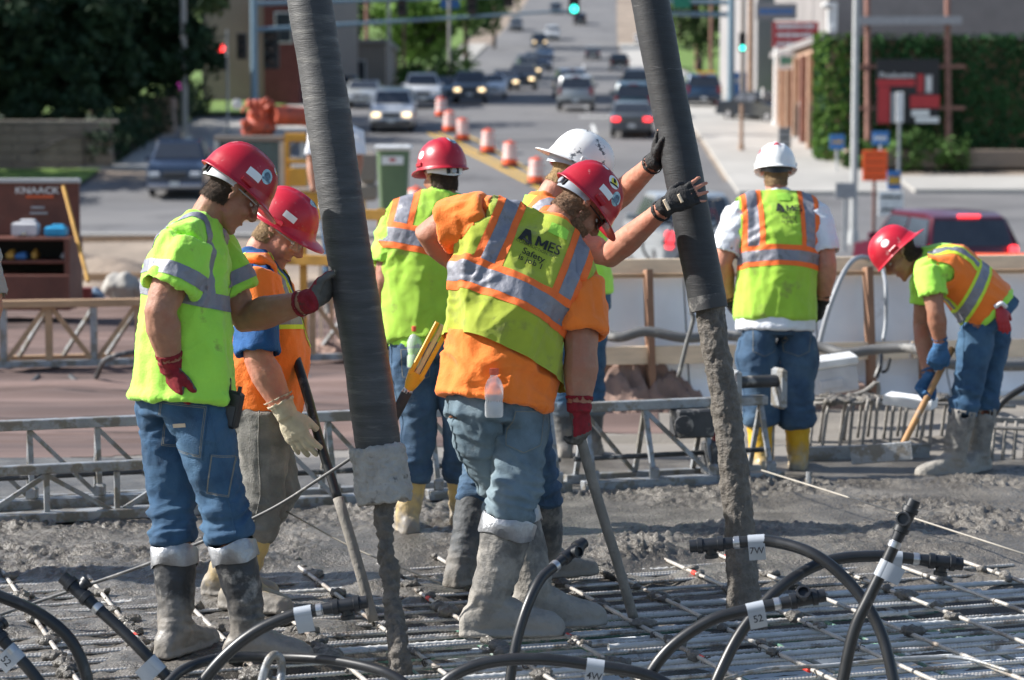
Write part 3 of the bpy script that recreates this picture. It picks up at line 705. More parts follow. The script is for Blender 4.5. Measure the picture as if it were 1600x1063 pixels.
        def inV(c_):
            if (c_ - n_).dot(fc) < .0 - .0: return False
            s_ = sdist(c_); return s_ < vo and abs((c_ - n_).dot(rc)) < vs_ * (1 - s_ / vo) + .006
        lp = [(n_ - uc * vo + rc * sg * .006, (rc * vo - uc * sg * -vs_ * -1).normalized() if False else (rc * vo * sg - uc * vs_ * 1).normalized()) for sg in (-1, 1)]
        lp = [(n_ - uc * vo + rc * sg * .006, (rc * sg * vo - uc * vs_).normalized()) for sg in (-1, 1)]
        top = lambda c_: sdist(c_) > -.006
        arm = lambda c_: all((c_ - p['sh' + s]).dot(rs) * (1 if s == 'R' else -1) < vest.get('armcut', .012) or (c_ - p['sh' + s]).length > .135 for s in 'LR')
        ap = [(p['sh' + s] + rs * (vest.get('armcut', .012) if s == 'R' else -vest.get('armcut', .012)), rs) for s in 'LR']
        cutl = vest.get('cut', 9.)
        base = lambda c_: top(c_) and arm(c_) and not inV(c_) and sdist(c_) < cutl
        bpl = lp + ap + [(n_ + uc * .006, uc)] + ([(n_ - uc * cutl, uc)] if cutl < 5 else [])
        bm = carve(V, Q, bpl, lambda c_, nn: base(c_), 0.); vo_ = bm_link('safety_vest', bm, vest['mat'], root); out['vest'] = vo_; out['vestV'] = (V, Q)
        tr = vest.get('trim', .028); s0, s1 = vest.get('band', (.30, .42)); x0, x1 = vest.get('strap', (.095, .205))
        def strip(nm, mt, pl, kp, off): bm_link(nm, carve(V, Q, bpl + pl, lambda c_, nn: base(c_) and kp(c_), off), mt, vo_)
        sxo = vest.get('sx', 0.); lx = lambda c_: (c_ - n_).dot(rc) - sxo
        hp_ = lambda *ss: [(n_ - uc * q, uc) for q in ss]; vp_ = lambda *xx: [(n_ + rc * (q + sxo), rc) for q in xx]
        strip('reflective_band', MATS['reflective'], hp_(s0 + tr, s1 - tr), lambda c_: s0 + tr < sdist(c_) < s1 - tr, .0035)
        strip('band_trim', vest['tmat'], hp_(s0, s0 + tr), lambda c_: s0 < sdist(c_) < s0 + tr, .0025)
        strip('band_trim', vest['tmat'], hp_(s1 - tr, s1), lambda c_: s1 - tr < sdist(c_) < s1, .0025)
        for sg in (-1, 1):
            a, b, c2, d2 = [sg * q for q in (x0, x0 + tr, x1 - tr, x1)]
            for nm, mt, q0, q1, of in (('reflective_strap', MATS['reflective'], b, c2, .003), ('strap_trim', vest['tmat'], a, b, .002), ('strap_trim', vest['tmat'], c2, d2, .002)):
                lo, hi = min(q0, q1), max(q0, q1)
                strip(nm, mt, hp_(s0) + vp_(lo, hi), lambda c_, lo=lo, hi=hi: lo < lx(c_) < hi and sdist(c_) < s0, of)
        if vest.get('edge'):
            w = .012
            strip('edge_binding', vest['edge'], [(c0 + rc * sg * w, n0) for (c0, n0), sg in zip(lp, (-1, 1))], lambda c_: (c_ - n_).dot(fc) > 0 and sdist(c_) < vo and abs((c_ - n_).dot(rc)) < vs_ * (1 - sdist(c_) / vo) + .006 + w, .004)
        bvv = BVHTree.FromPolygons([Vector(v) for v in V], Q.tolist()); out['vbvh'] = bvv
        if vest.get('text'):
            k = vest.get('tscale', 1.); t0 = n_ - uc * vest.get('ty', .17) - fc * .1 + rc * vest.get('tx', 0.); ink = MATS['black_ink']
            for s_, dy, sz, sx, bold in (('ES', .0, .066, .86, True), ('CONSTRUCTION, INC', -.034, .017, 1., False), ('Safety', -.066, .040, 1.0, True), ('is job 1', -.098, .036, 1.0, True)):
                V2, F2 = text_mesh(s_, sz * k, bold)
                ox = .066 * k if s_ == 'ES' else 0.
                V2, F2 = dense([(v[0] * sx + ox, v[1]) for v in V2], F2); pv, pf = decal(V2, F2, t0 + uc * dy * k, rc, uc, bvv, .0065); m = MB(); m.add(pv, pf); link('lettering', m.mesh('lettering', [ink], False, org(root), fix=False), vo_)
            A = [((-.082, -.026), (-.064, -.026), (-.052, .010), (-.058, .036), (-.066, .036)), ((-.036, -.026), (-.022, -.026), (-.046, .036), (-.058, .036), (-.054, .012)), ((-.07, -.002), (-.074, -.012), (-.036, -.034), (-.032, -.022)),
                 ((-.012, -.023), (-.001, -.023), (-.001, .023), (-.012, .023)), ((.026, -.023), (.037, -.023), (.037, .023), (.026, .023)), ((-.0008, .023), (-.0008, .004), (.0075, -.014), (.0125, -.014), (.0125, -.002)), ((.0258, .023), (.0258, .004), (.0175, -.014), (.0127, -.014), (.0127, -.002))]
            for poly in A:
                V2, F2 = dense([(x * k, y * k) for x, y in poly], [tuple(range(len(poly)))]); pv, pf = decal(V2, F2, t0, rc, uc, bvv, .0065); m = MB(); m.add(pv, pf); link('emblem', m.mesh('emblem', [ink], False, org(root), fix=False), vo_)
        if vest.get('patch'):
            V2, F2 = grid2(.075, .045, 6, 4); pv, pf = decal(V2, F2, n_ - uc * vest.get('py', .05) + rc * vest.get('px', 0.) - fc * .1, rc, uc, bvv, .004); m = MB(); m.add(pv, pf); link('neck_pocket', m.mesh('neck_pocket', [vest['patch']], True, org(root), fix=False), vo_)
    # ---- tuck the under-layers in so that nothing pokes through the layer above
    def tuck(ob, VQ, bv, region, gap=.007):
        V, Q = VQ; V = V.copy(); o0 = np.array(org(root)); N = vnormals(V, Q); lim = .06
        for i in range(len(V)):
            v = Vector(V[i])
            if not region(v): continue
            h = bv.find_nearest(v, lim)
            if h[0] is None: continue
            q = (v - h[0]).dot(h[1])
            if q > -gap and h[1].dot(Vector(N[i])) > -.2: V[i] = h[0] - h[1] * gap
        ob.data.vertices.foreach_set('co', (V - o0).astype(np.float32).ravel()); ob.data.update()
    if pants:
        tuck(bo, bodyVQ, out['pbvh'], lambda v: (v - p['pel']).dot(u0) < .13 and min((v - p['wr' + s]).length for s in 'LR') > .12 and min((v - p['el' + s]).length for s in 'LR') > .14, .012)
    if shirt and vest:
        sv = out['vestV']; cen = sv[0]; lowv = vest.get('hem', .06)
        tuck(out['shirt'], out['shirtV'], out['vbvh'], lambda v: base(v) and (v - p['pel']).dot(u0) > -lowv + .012 and sdist(v) < cutl - .012 and all((v - p['sh' + s]).dot((p['el' + s] - p['sh' + s]).normalized()) < .0 or (v - p['sh' + s]).cross((p['el' + s] - p['sh' + s]).normalized()).length > .098 * B * shirt.get('slr', 1.) for s in 'LR'))
    if pants and shirt:
        sV, sQ = out['shirtV']; bvs = BVHTree.FromPolygons([Vector(v) for v in sV], sQ.tolist()); hm = shirt.get('hem', .1)
        tuck(out['pants'], out['pantsV'], bvs, lambda v: (v - p['pel']).dot(u0) > -hm + .02, .010)
    # ---- gloves
    for s in 'LR':
        g = gl.get(s)
        if not g: continue
        mb = MB(); wr, el = p['wr' + s], p['el' + s]; fd = (wr - el).normalized()
        if g.get('bare'):
            hand_mb(mb, wr, g['d'], g['n'], 1 if s == 'R' else -1, g.get('curl', 25), fat=1.16, thumb=g.get('thumb', .4), spread=g.get('spread', .12))
        else:
            hand_mb(mb, wr, g['d'], g['n'], 1 if s == 'R' else -1, g.get('curl', 25), fat=g.get('fat', 1.22), thumb=g.get('thumb', .4), spread=g.get('spread', .12), sc=1.05)
        cl = g.get('cuff', .05); ak = armk * max(1., B * .97); mb.tube([wr + fd * .01, wr - fd * cl * .5, wr - fd * cl], [.034 * ak, .037 * ak, .042 * ak * g.get('cw', 1.)], 14, hollow=(.006, .03))
        V, Q = blob(mb, .0042 if D < 9.5 else .006, 2)
        V = wrinkle(V, Q, [(wr, fd, .05, .003, .018)], None, .0016, 45, seed)
        if g.get('bare'):      # fingerless: drop the finger ends so that skin shows
            dn = Vector(g['d']).normalized(); K = V @ np.array(dn) - wr.dot(dn) < g.get('cut', .118); Q = Q[K[Q].all(1)]
        mats = [g['mat']] + ([g['mat2']] if g.get('mat2') else []); fm = None
        if g.get('mat2'):
            nn = np.array(Vector(g['n']).normalized()); dn = np.array(Vector(g['d']).normalized()); cen = V[Q].mean(1); fn = np.cross(V[Q[:, 2]] - V[Q[:, 0]], V[Q[:, 3]] - V[Q[:, 1]])
            fn /= np.maximum(np.linalg.norm(fn, axis=1), 1e-9)[:, None]; al = (cen - np.array(wr)) @ dn
            fm = ((fn @ nn > .05) & (al > .005) | (al > g.get('dip', .13))).astype(int)
        link_np('glove', V, Q, mats, root, fm=fm)
    if hat:
        out['hat'] = helmet(root, hc, hr, hf, hu, **hat)
    return out
pm('black_plastic', (.012, .012, .014), .45, var=.3, scale=20); pm('eye_white', (.6, .57, .53), .25, var=.05); pm('iris', (.03, .035, .04), .2); pm('lips', (.36, .13, .10), .5)
pm('hair_brown', (.06, .035, .02), .75, var=.5, scale=90, bump=.7, bscale=260); pm('hair_blond', (.46, .31, .15), .7, var=.4, scale=90, bump=.7, bscale=240); pm('hair_red', (.26, .15, .085), .7, var=.45, scale=90, bump=.7, bscale=240); pm('hair_grey', (.33, .30, .27), .7, var=.4, scale=90, bump=.7, bscale=240); pm('hair_light', (.34, .22, .11), .7, var=.4, scale=90, bump=.7, bscale=240)
pm('lens_dark', (.01, .01, .012), .08, spec=.8); pm('lens_clear', (.85, .9, .92), .06, alpha=.22, spec=.9, var=.02); pm('clear_frame', (.55, .6, .62), .25, alpha=.6)
pm('duct_tape', (.34, .35, .37), .34, metal=.55, var=.12, scale=30, bump=.5, bscale=50, dirt=(.3, .29, .27), dscale=14, dthr=.6)
pm('reflective', (.22, .225, .26), .5, metal=.1, var=.10, scale=25, bump=.5, bscale=40, dirt=(.14, .14, .14), dscale=9, dthr=.58)
pm('lime', (.38, .78, .07), .8, var=.06, scale=10, bump=.35, bscale=120, dirt=(.26, .38, .06), dscale=9, dthr=.60, dsharp=.12, sheen=.2)
pm('lime_mesh', (.42, .50, .035), .85, var=.07, scale=12, bump=.6, bscale=420, dirt=(.27, .29, .06), dscale=9, dthr=.56, dsharp=.15, sheen=.2)
pm('lime_vest', (.36, .62, .045), .85, var=.07, scale=12, bump=.5, bscale=420, dirt=(.27, .34, .07), dscale=9, dthr=.58, dsharp=.15, sheen=.2)
pm('orange_cloth', (.92, .20, .015), .82, var=.06, scale=10, bump=.35, bscale=140, dirt=(.55, .14, .03), dscale=8, dthr=.66, dsharp=.12, sheen=.2)
pm('orange_trim', (.92, .17, .03), .8, var=.06, scale=18, bump=.3, bscale=160)
pm('lime_trim', (.62, .80, .05), .8, var=.06, scale=18, bump=.3, bscale=160)
pm('blue_cloth', (.012, .085, .26), .85, var=.15, scale=14, bump=.4, bscale=160); pm('white_cloth', (.72, .74, .78), .85, var=.05, scale=9, bump=.4, bscale=110); pm('grey_cloth', (.30, .30, .30), .85, bump=.4, bscale=120)
pm('black_ink', (.015, .017, .015), .8, var=.4, scale=60, dirt=(.2, .25, .04), dscale=60, dthr=.66)
CONC = (.21, .19, .165)
pm('jeans_blue', (.026, .074, .145), .88, var=.30, scale=14, col2=(.048, .115, .20), bump=.55, bscale=240, dirt=(.22, .24, .25), dscale=5, dthr=.68, dsharp=.16, zfade=(.27, .36, (.12, .15, .18)))
pm('jeans_light', (.12, .175, .215), .88, var=.25, scale=12, col2=(.18, .24, .275), bump=.55, bscale=240, dirt=(.33, .35, .34), dscale=5, dthr=.62, dsharp=.2, zfade=(.25, .4, (.2, .22, .22)))
pm('jeans_mid', (.036, .078, .14), .88, var=.28, scale=12, col2=(.065, .12, .185), bump=.5, bscale=200, dirt=(.30, .32, .33), dscale=5, dthr=.63, dsharp=.2)
pm('trousers_grey', (.17, .165, .15), .9, var=.2, scale=12, bump=.5, bscale=160, dirt=(.3, .28, .25), dscale=5, dthr=.52, dsharp=.2)
pm('boot_black', (.020, .022, .026), .50, var=.4, scale=12, bump=.35, bscale=40, dirt=(.25, .24, .225), dscale=9, dthr=.55, dsharp=.14, zfade=(.06, .24, CONC))
pm('boot_muddy', (.13, .125, .118), .72, var=.35, scale=9, bump=.7, bscale=45, dirt=(.30, .28, .25), dscale=9, dthr=.47, dsharp=.18, zfade=(.05, .30, (.28, .26, .23)))
pm('boot_grey', (.06, .066, .072), .7, var=.3, scale=10, bump=.5, bscale=45, dirt=(.18, .172, .16), dscale=8, dthr=.52, dsharp=.14, zfade=(.04, .2, CONC))
pm('boot_yellow', (.66, .38, .02), .42, var=.1, scale=10, bump=.25, bscale=40, dirt=(.42, .33, .17), dscale=8, dthr=.6, dsharp=.14, zfade=(.02, .16, (.36, .32, .25)))
pm('boot_cream', (.52, .37, .14), .55, var=.15, scale=10, bump=.35, bscale=40, dirt=(.33, .28, .2), dscale=8, dthr=.5, dsharp=.16, zfade=(.02, .2, CONC))
pm('glove_red', (.26, .012, .022), .9, var=.25, scale=30, bump=.8, bscale=320, dirt=(.12, .03, .03), dscale=20, dthr=.6)
pm('glove_palm', (.10, .095, .085), .75, var=.3, scale=25, bump=.6, bscale=120); pm('glove_cream', (.52, .46, .33), .85, var=.12, scale=22, bump=.25, bscale=90, dirt=(.36, .32, .23), dscale=12, dthr=.58)
pm('glove_black', (.012, .011, .011), .7, var=.4, scale=30, bump=.5, bscale=150); pm('glove_blue', (.03, .11, .24), .8, var=.2, scale=25, bump=.5, bscale=160); pm('tan_leather', (.62, .50, .36), .7)
for nm, c in (('hat_red', (.40, .008, .022)), ('hat_red_b', (.46, .012, .03)), ('hat_red_c', (.36, .008, .022))):
    pm(nm, c, .36, var=.12, scale=9, bump=.06, bscale=40, dirt=(.50, .16, .16), dscale=22, dthr=.62, dsharp=.08, spec=.5)
pm('hat_white', (.78, .78, .76), .38, var=.05, scale=9, bump=.06, bscale=40, dirt=(.12, .13, .14), dscale=15, dthr=.61, dsharp=.03)
pm('hat_white_b', (.78, .78, .76), .34, var=.05, scale=9, bump=.06, bscale=40, dirt=(.45, .42, .4), dscale=13, dthr=.66, dsharp=.1)
pm('band_white', (.60, .62, .64), .4); pm('band_grey', (.33, .36, .40), .35, metal=.2); pm('sticker_white', (.80, .80, .80), .5, var=.03); pm('sticker_yellow', (.75, .62, .05), .5); pm('sticker_blue', (.10, .18, .26), .5, var=.6, scale=60); pm('sticker_cyan', (.35, .55, .62), .5, var=.4, scale=70)
SK1 = skin('skin_tan', (.36, .18, .115)); SK2 = skin('skin_ruddy', (.50, .235, .16)); SK3 = skin('skin_brown', (.33, .16, .10)); SK4 = skin('skin_dark_tan', (.32, .155, .10))

pm('stitch', (.22, .21, .17), .8)
# ================================================================== background: buildings, trees, signs, vehicles
def leaf_cloud(n, blobs, size, seed):
    """blobs: (centre, radii); leaf clumps spread through the volume. -> V, Q"""
    r = np.random.default_rng(seed); vol = np.array([b[1][0] * b[1][1] * b[1][2] for b in blobs]); pick = r.choice(len(blobs), n, p=vol / vol.sum())
    d = r.normal(size=(n, 3)); d /= np.linalg.norm(d, axis=1)[:, None]; rad = r.uniform(.45, 1, n) ** .45
    C = np.array([b[0] for b in blobs])[pick] + d * rad[:, None] * np.array([b[1] for b in blobs])[pick]
    C += r.normal(size=(n, 3)) * size * .6
    keep = fbm(C / (size * 7) + seed, 2) > -.22; C = C[keep]; d = d[keep]; n = len(C)
    nrm = d + r.normal(size=(n, 3)) * .8; nrm /= np.linalg.norm(nrm, axis=1)[:, None]
    u = np.cross(nrm, r.normal(size=(n, 3))); u /= np.linalg.norm(u, axis=1)[:, None]; w = np.cross(nrm, u)
    s = size * r.uniform(.6, 1.3, n)[:, None]
    V = np.stack([C - u * s, C + w * s * .5, C + u * s, C - w * s * .5], 1).reshape(-1, 3); return V, np.arange(len(V)).reshape(-1, 4)
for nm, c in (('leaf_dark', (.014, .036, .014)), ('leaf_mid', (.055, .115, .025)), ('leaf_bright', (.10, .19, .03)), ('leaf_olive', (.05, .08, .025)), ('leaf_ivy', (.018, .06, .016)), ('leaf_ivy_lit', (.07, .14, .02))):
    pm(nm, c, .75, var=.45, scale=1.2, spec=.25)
pm('bark', (.09, .065, .05), .95, var=.3, scale=4, bump=.8, bscale=10)
def tree(label, base, h, crown, n, size, mat, seed, group=None, r=.22):
    root = empty('tree', base, label, 'tree', group); base = Vector(base); rr = random.Random(seed)
    mb = MB(); top = base + Vector((rr.uniform(-.3, .3), rr.uniform(-.3, .3), h * .75)); mb.tube([base - Vector((0, 0, .3)), base.lerp(top, .5) + Vector((.1, 0, 0)), top], [r * 1.2, r, r * .45], 9, k=4)
    for c, _ in crown[:6]: mb.tube([base.lerp(top, rr.uniform(.45, .8)), Vector(c)], [r * .5, r * .12], 6)
    mb.build('trunk', MATS['bark'], root, smooth='all')
    V, Q = leaf_cloud(n, [(tuple(c), q) for c, q in crown], size, seed); link_np('crown', V, Q, [MATS[mat]], root, smooth=False)
def crown_at(base, h, rx, rz, seed, k=9):
    rr = random.Random(seed); out = []
    for i in range(k):
        a = rr.uniform(0, 6.28); q = rr.uniform(.1, .75); out.append((Vector(base) + Vector((math.cos(a) * rx * q, math.sin(a) * rx * q, h + rr.uniform(-.6, .6) * rz)), (rx * rr.uniform(.35, .55), rx * rr.uniform(.35, .55), rz * rr.uniform(.3, .5))))
    return out
_T = [   # px, D, crown height, rx, rz, leaves, material, label
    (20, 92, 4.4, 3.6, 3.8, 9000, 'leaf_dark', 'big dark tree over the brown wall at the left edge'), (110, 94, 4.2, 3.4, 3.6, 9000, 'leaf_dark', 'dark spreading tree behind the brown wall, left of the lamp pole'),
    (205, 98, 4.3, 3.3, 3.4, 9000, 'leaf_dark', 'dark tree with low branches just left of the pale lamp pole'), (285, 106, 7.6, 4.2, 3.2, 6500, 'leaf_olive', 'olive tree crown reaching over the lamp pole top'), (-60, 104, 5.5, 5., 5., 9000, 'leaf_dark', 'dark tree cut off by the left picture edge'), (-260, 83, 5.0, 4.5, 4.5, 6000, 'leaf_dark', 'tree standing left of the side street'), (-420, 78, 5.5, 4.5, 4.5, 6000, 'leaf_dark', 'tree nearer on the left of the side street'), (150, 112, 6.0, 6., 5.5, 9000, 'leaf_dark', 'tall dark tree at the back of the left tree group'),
    (560, 190, 7.0, 6.5, 6, 4500, 'leaf_olive', 'olive tree behind the grey hose at the top'), (655, 172, 5.5, 4.0, 4.6, 5200, 'leaf_bright', 'bright green tree left of the road, beside the red signal post'), (620, 200, 10, 6, 6, 5000, 'leaf_mid', 'mid green tree behind the bright green tree'),
    (728, 205, 9.5, 5.5, 7.0, 6500, 'leaf_mid', 'green tree leaning over the left road edge'), (690, 240, 13, 8, 9, 6500, 'leaf_mid', 'large green tree at the top of the left row'), (772, 290, 12, 6, 9, 5500, 'leaf_olive', 'olive tree high up on the left road side'),
    (1090, 205, 6, 3.6, 4.5, 3200, 'leaf_olive', 'olive tree right of the black hose, behind the poles'), (1060, 300, 9, 7, 7, 3500, 'leaf_mid', 'green tree far up the hill right of the black hose'), (1165, 330, 12, 9, 8, 3000, 'leaf_olive', 'distant olive tree behind the right signal pole')]
for i, (px, D, h, rx, rz, n, m, lab) in enumerate(_T):
    b = gp(px, D, .15); tree(lab, b, h, crown_at(b, h, rx, rz, i + 3), n, .27 if D < 130 else .34, m, i + 40, 'roadside trees')
# shrubs in front of the ivy wall and along the left verge
def shrub(label, base, r, n, size, mat, seed, group):
    root = empty('shrub', base, label, 'shrub', group); mb = MB(); b = Vector(base)
    for k in range(5): mb.tube([b, b + Vector((random.uniform(-.5, .5) * r, random.uniform(-.3, .3) * r, r))], [.03, .01], 5)
    mb.build('stem', MATS['bark'], root); V, Q = leaf_cloud(n, [(tuple(b + Vector((random.uniform(-.5, .5) * r, random.uniform(-.3, .3) * r, r * .6))), (r * .7, r * .5, r * .7)) for k in range(4)], size, seed); link_np('foliage', V, Q, [MATS[mat]], root, smooth=False)
for i, (px, D, r, lab) in enumerate(((1428, 86.2, 1.15, 'green shrub under the billboard, right of the street sign'), (1345, 86.3, .8, 'low green shrub beside the small blue sign'), (1475, 86.3, .9, 'low green shrub right of the billboard'), (690, 150, 2.0, 'rounded green shrub below the bright tree'), (725, 160, 2.2, 'green shrub at the left road edge'), (655, 140, 1.4, 'low shrub left of the lamp post with a plate'))):
    shrub(lab, gp(px, D, .1), r, 900, .12 if D < 100 else .22, 'leaf_mid', 70 + i, 'shrubs')
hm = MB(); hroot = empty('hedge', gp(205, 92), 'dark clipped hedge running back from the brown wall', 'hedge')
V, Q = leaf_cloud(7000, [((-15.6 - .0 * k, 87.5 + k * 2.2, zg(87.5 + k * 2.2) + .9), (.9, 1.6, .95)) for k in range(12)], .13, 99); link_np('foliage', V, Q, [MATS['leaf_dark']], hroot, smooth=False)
V, Q = leaf_cloud(9000, [((-27 + k * .95, 89.5, zg(89.5) + 1.5), (1.0, .8, 1.3)) for k in range(12)], .16, 98); h2_ = empty('hedge', gp(30, 89.5), 'dark dense hedge behind the brown wall under the trees', 'hedge'); link_np('foliage', V, Q, [MATS['leaf_dark']], h2_, smooth=False); MB().tube([(-27, 89.5, zg(89)), (-16, 89.5, zg(89) + .5)], .2, 6).build('stem', MATS['bark'], h2_)  # second hedge added to darken the space under the left trees
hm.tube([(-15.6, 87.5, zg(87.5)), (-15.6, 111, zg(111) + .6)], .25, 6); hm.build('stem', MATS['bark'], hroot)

# ---- retaining wall at the left with block courses
pm('wall_stone', (.25, .195, .15), .9, var=.18, scale=1.5, bump=.5, bscale=8, col2=(.21, .165, .13)); pm('wall_cap', (.33, .28, .23), .9)
rw = empty('retaining_wall', gp(60, 87), 'brown block retaining wall below the dark trees', 'wall')
mb = MB(); mb.box((-19.8, 87.0, zg(87) + .75), (9.0, .3, 1.9)); mb.build('wall_core', MATS['wall_cap'], rw)
blk = MB(); blk.box((0, 0, 0), (.88, .34, .36), bev=.02); bme = blk.mesh('stone_block', [MATS['wall_stone']])
for r_ in range(5):
    for k in range(10):
        o = link('stone_block', bme, rw); o.location = Vector((-24.0 + k * .9 + (r_ % 2) * .22, 86.86, zg(87) + .02 + r_ * .375)) - org(rw)
mb = MB(); mb.box((-19.7, 86.9, zg(87) + 1.78), (9.4, .5, .12), bev=.02); mb.build('coping', MATS['wall_cap'], rw)
mb = MB(); mb.tube([(-18.3, 86.55, zg(86) + .7), (-16.9, 86.55, zg(86) + 1.35), (-16.3, 86.55, zg(86) + 1.35)], .03, 6); mb.tube([(-16.3, 86.55, zg(86) + 1.35), (-16.3, 86.55, zg(86) - .1)], .03, 6); mb.build('handrail', MATS['black_plastic'], rw)
rp = MB(); rp.box(gp(249, 100, .75), (1.5, 1.5, 1.7), bev=.03); rp.build('stone_pier', MATS['wall_stone'], label='short stone pier beside the pale lamp pole', cat='pier')

# ---- buildings
pm('brick_tan', (.40, .26, .18), .9, var=.15, scale=3, bump=.3, bscale=10); pm('stucco_beige', (.235, .205, .18), .9, var=.1, scale=.6); pm('panel_grey', (.26, .25, .25), .8, var=.1, scale=.4); pm('roof_grey', (.22, .205, .20), .9, var=.15, scale=.6); pm('win_glass', (.03, .035, .045), .12, spec=.8); pm('frame_white', (.6, .6, .58), .6); pm('brick_red', (.12, .035, .03), .9, var=.15, scale=2); pm('steel_blue', (.16, .24, .30), .5, metal=.3, var=.1); pm('rust_pole', (.22, .11, .085), .85, var=.25, scale=3); pm('galv', (.40, .41, .41), .55, metal=.4, var=.1, scale=3); pm('wood_pole', (.30, .20, .14), .9, var=.25, scale=5)
pm('sign_white', (.72, .72, .70), .6); pm('sign_red', (.42, .03, .035), .6); pm('sign_blue', (.05, .17, .42), .6); pm('sign_green', (.015, .20, .12), .6); pm('sign_orange', (1.0, .12, .02), .6, var=.05); pm('sign_black', (.015, .015, .017), .6); pm('sign_yellow', (.7, .42, .03), .6); pm('sign_grey', (.30, .30, .31), .6)
def building(name, label, x0, x1, y0, y1, z0, h, wall, roof, wins=(), side=None, parapet=.3):
    root = empty(name, ((x0 + x1) / 2, y0, z0), label, 'building')
    mb = MB(); mb.box(((x0 + x1) / 2, (y0 + y1) / 2, z0 + h / 2 - .5), (x1 - x0, y1 - y0, h + 1)); mb.build('wall', wall, root)
    mb = MB(); mb.box(((x0 + x1) / 2, (y0 + y1) / 2, z0 + h + .12), (x1 - x0 + .5, y1 - y0 + .5, .25)); mb.build('roof', roof, root)
    for (a, b, c, d, face) in wins:
        mb = MB(); fr = MB()
        if face == 'f': cen = Vector(((a + b) / 2, y0 - .01, z0 + (c + d) / 2)); sz = (b - a, .06, d - c)
        else: cen = Vector((x0 - .01 if face == 'l' else x1 + .01, (a + b) / 2, z0 + (c + d) / 2)); sz = (.06, b - a, d - c)
        fr.box(cen, [q + (.16 if q > .1 else 0) for q in sz]); w = fr.build('window', MATS['frame_white'], root)
        mb.box(cen - Vector((0, .02, 0)) if face == 'f' else cen - Vector((.02 if face == 'l' else -.02, 0, 0)), sz); mb.build('pane', MATS['win_glass'], w)
    return root
building('beige_building', 'plain beige building behind the red traffic light', X_(318, 128), X_(520, 128), 128, 150, zg(128), 14, MATS['stucco_beige'], MATS['roof_grey'], [(-15.5, -14.3, 6.4, 8.2, 'f'), (-13., -11.8, 6.4, 8.2, 'f')])
building('red_building', 'dark red brick building top behind the mast arm', X_(415, 122), X_(470, 122), 122, 127, zg(122), 7.0, MATS['brick_red'], MATS['roof_grey'], [(-12.6, -11.8, 3.5, 5., 'f')])
building('low_grey_building', 'low grey building behind the light grey car', X_(535, 152), X_(604, 152), 152, 165, zg(152) - .3, 3.6, MATS['stucco_beige'], MATS['panel_grey'], [(-11., -9.8, 1., 2.4, 'f')])
building('brown_shed', 'small brown building left of the low grey building', X_(430, 150), X_(532, 150), 150, 160, zg(150), 3.0, MATS['brick_red'], MATS['roof_grey'], [(-14., -12.8, 1., 2.2, 'f')])
building('grey_hall', 'tall grey building behind the street signs', X_(1180, 140), X_(1330, 140), 140, 165, zg(140), 9, MATS['panel_grey'], MATS['roof_grey'], [(17.5, 19.5, 3.5, 5.5, 'f')])
# ivy covered building with brick flank
IX, IY = 12.25, 88.5; IZ = zg(88)
ib = building('ivy_building', 'brick building with its front wall covered in ivy', IX, 34, IY, 106, IZ - .1, 4.95, MATS['brick_tan'], MATS['roof_grey'], [(91, 93, .8, 2.6, 'l'), (96, 98, .8, 2.6, 'l')])
for k in range(7):      # pilasters on the flank
    mb = MB(); mb.box((IX - .12, 90 + k * 2.4, IZ + 2.2), (.3, .35, 4.6), bev=.02); mb.build('pilaster', MATS['brick_tan'] if k % 2 else MATS['rust_pole'], ib)
r_ = np.random.default_rng(5); n = 15000
C = np.c_[r_.uniform(IX - .25, 34, n), IY - .12 - r_.uniform(0, .3, n), IZ + r_.uniform(-.1, 5.05, n)]
m_ = 2200; C2 = np.c_[IX - .1 - r_.uniform(0, .25, m_), r_.uniform(IY, IY + 1.6, m_), IZ + r_.uniform(.2, 5.1, m_)]; C = np.r_[C, C2]; n = len(C)
nr = np.array([0, -1, .35]) + r_.normal(size=(n, 3)) * .45; nr /= np.linalg.norm(nr, axis=1)[:, None]; u_ = np.cross(nr, r_.normal(size=(n, 3))); u_ /= np.linalg.norm(u_, axis=1)[:, None]; w_ = np.cross(nr, u_); s_ = (.11 * r_.uniform(.6, 1.4, n))[:, None]
V = np.stack([C - u_ * s_, C + w_ * s_ * .7, C + u_ * s_, C - w_ * s_ * .7], 1).reshape(-1, 3)
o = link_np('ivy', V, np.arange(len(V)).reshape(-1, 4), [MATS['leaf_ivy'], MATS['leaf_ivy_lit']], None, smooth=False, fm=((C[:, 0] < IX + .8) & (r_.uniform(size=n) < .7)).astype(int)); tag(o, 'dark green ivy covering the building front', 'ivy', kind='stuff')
mb = MB(); mb.box((23.5, IY - 1.2, IZ + .25), (21.5, 2.0, .7), bev=.04); pl = mb.build('planter_wall', MATS['wall_stone'], label='low stone planter along the ivy wall', cat='planter')
# upper right: hillside roof and white pipe rack
building('upper_hall', 'wide grey roofed building above the ivy wall', X_(1290, 112), X_(1760, 112), 112, 135, zg(112) - 1, 9.8, MATS['roof_grey'], MATS['panel_grey'])
pb = empty('white_pylon', gp(1300, 108), 'white pylon with lamp above the ivy building', 'pylon'); mb = MB(); mb.box(P(1300, 28, 108), (.45, .4, 1.4), bev=.02); mb.box(P(1300, 90, 108), (.3, .3, 3.), bev=.02); mb.build('post', MATS['sign_white'], pb); mb = MB(); mb.ell(P(1292, 9, 107.7), .28, .2, .16); mb.build('lamp', MATS['frame_white'], pb, smooth='all')
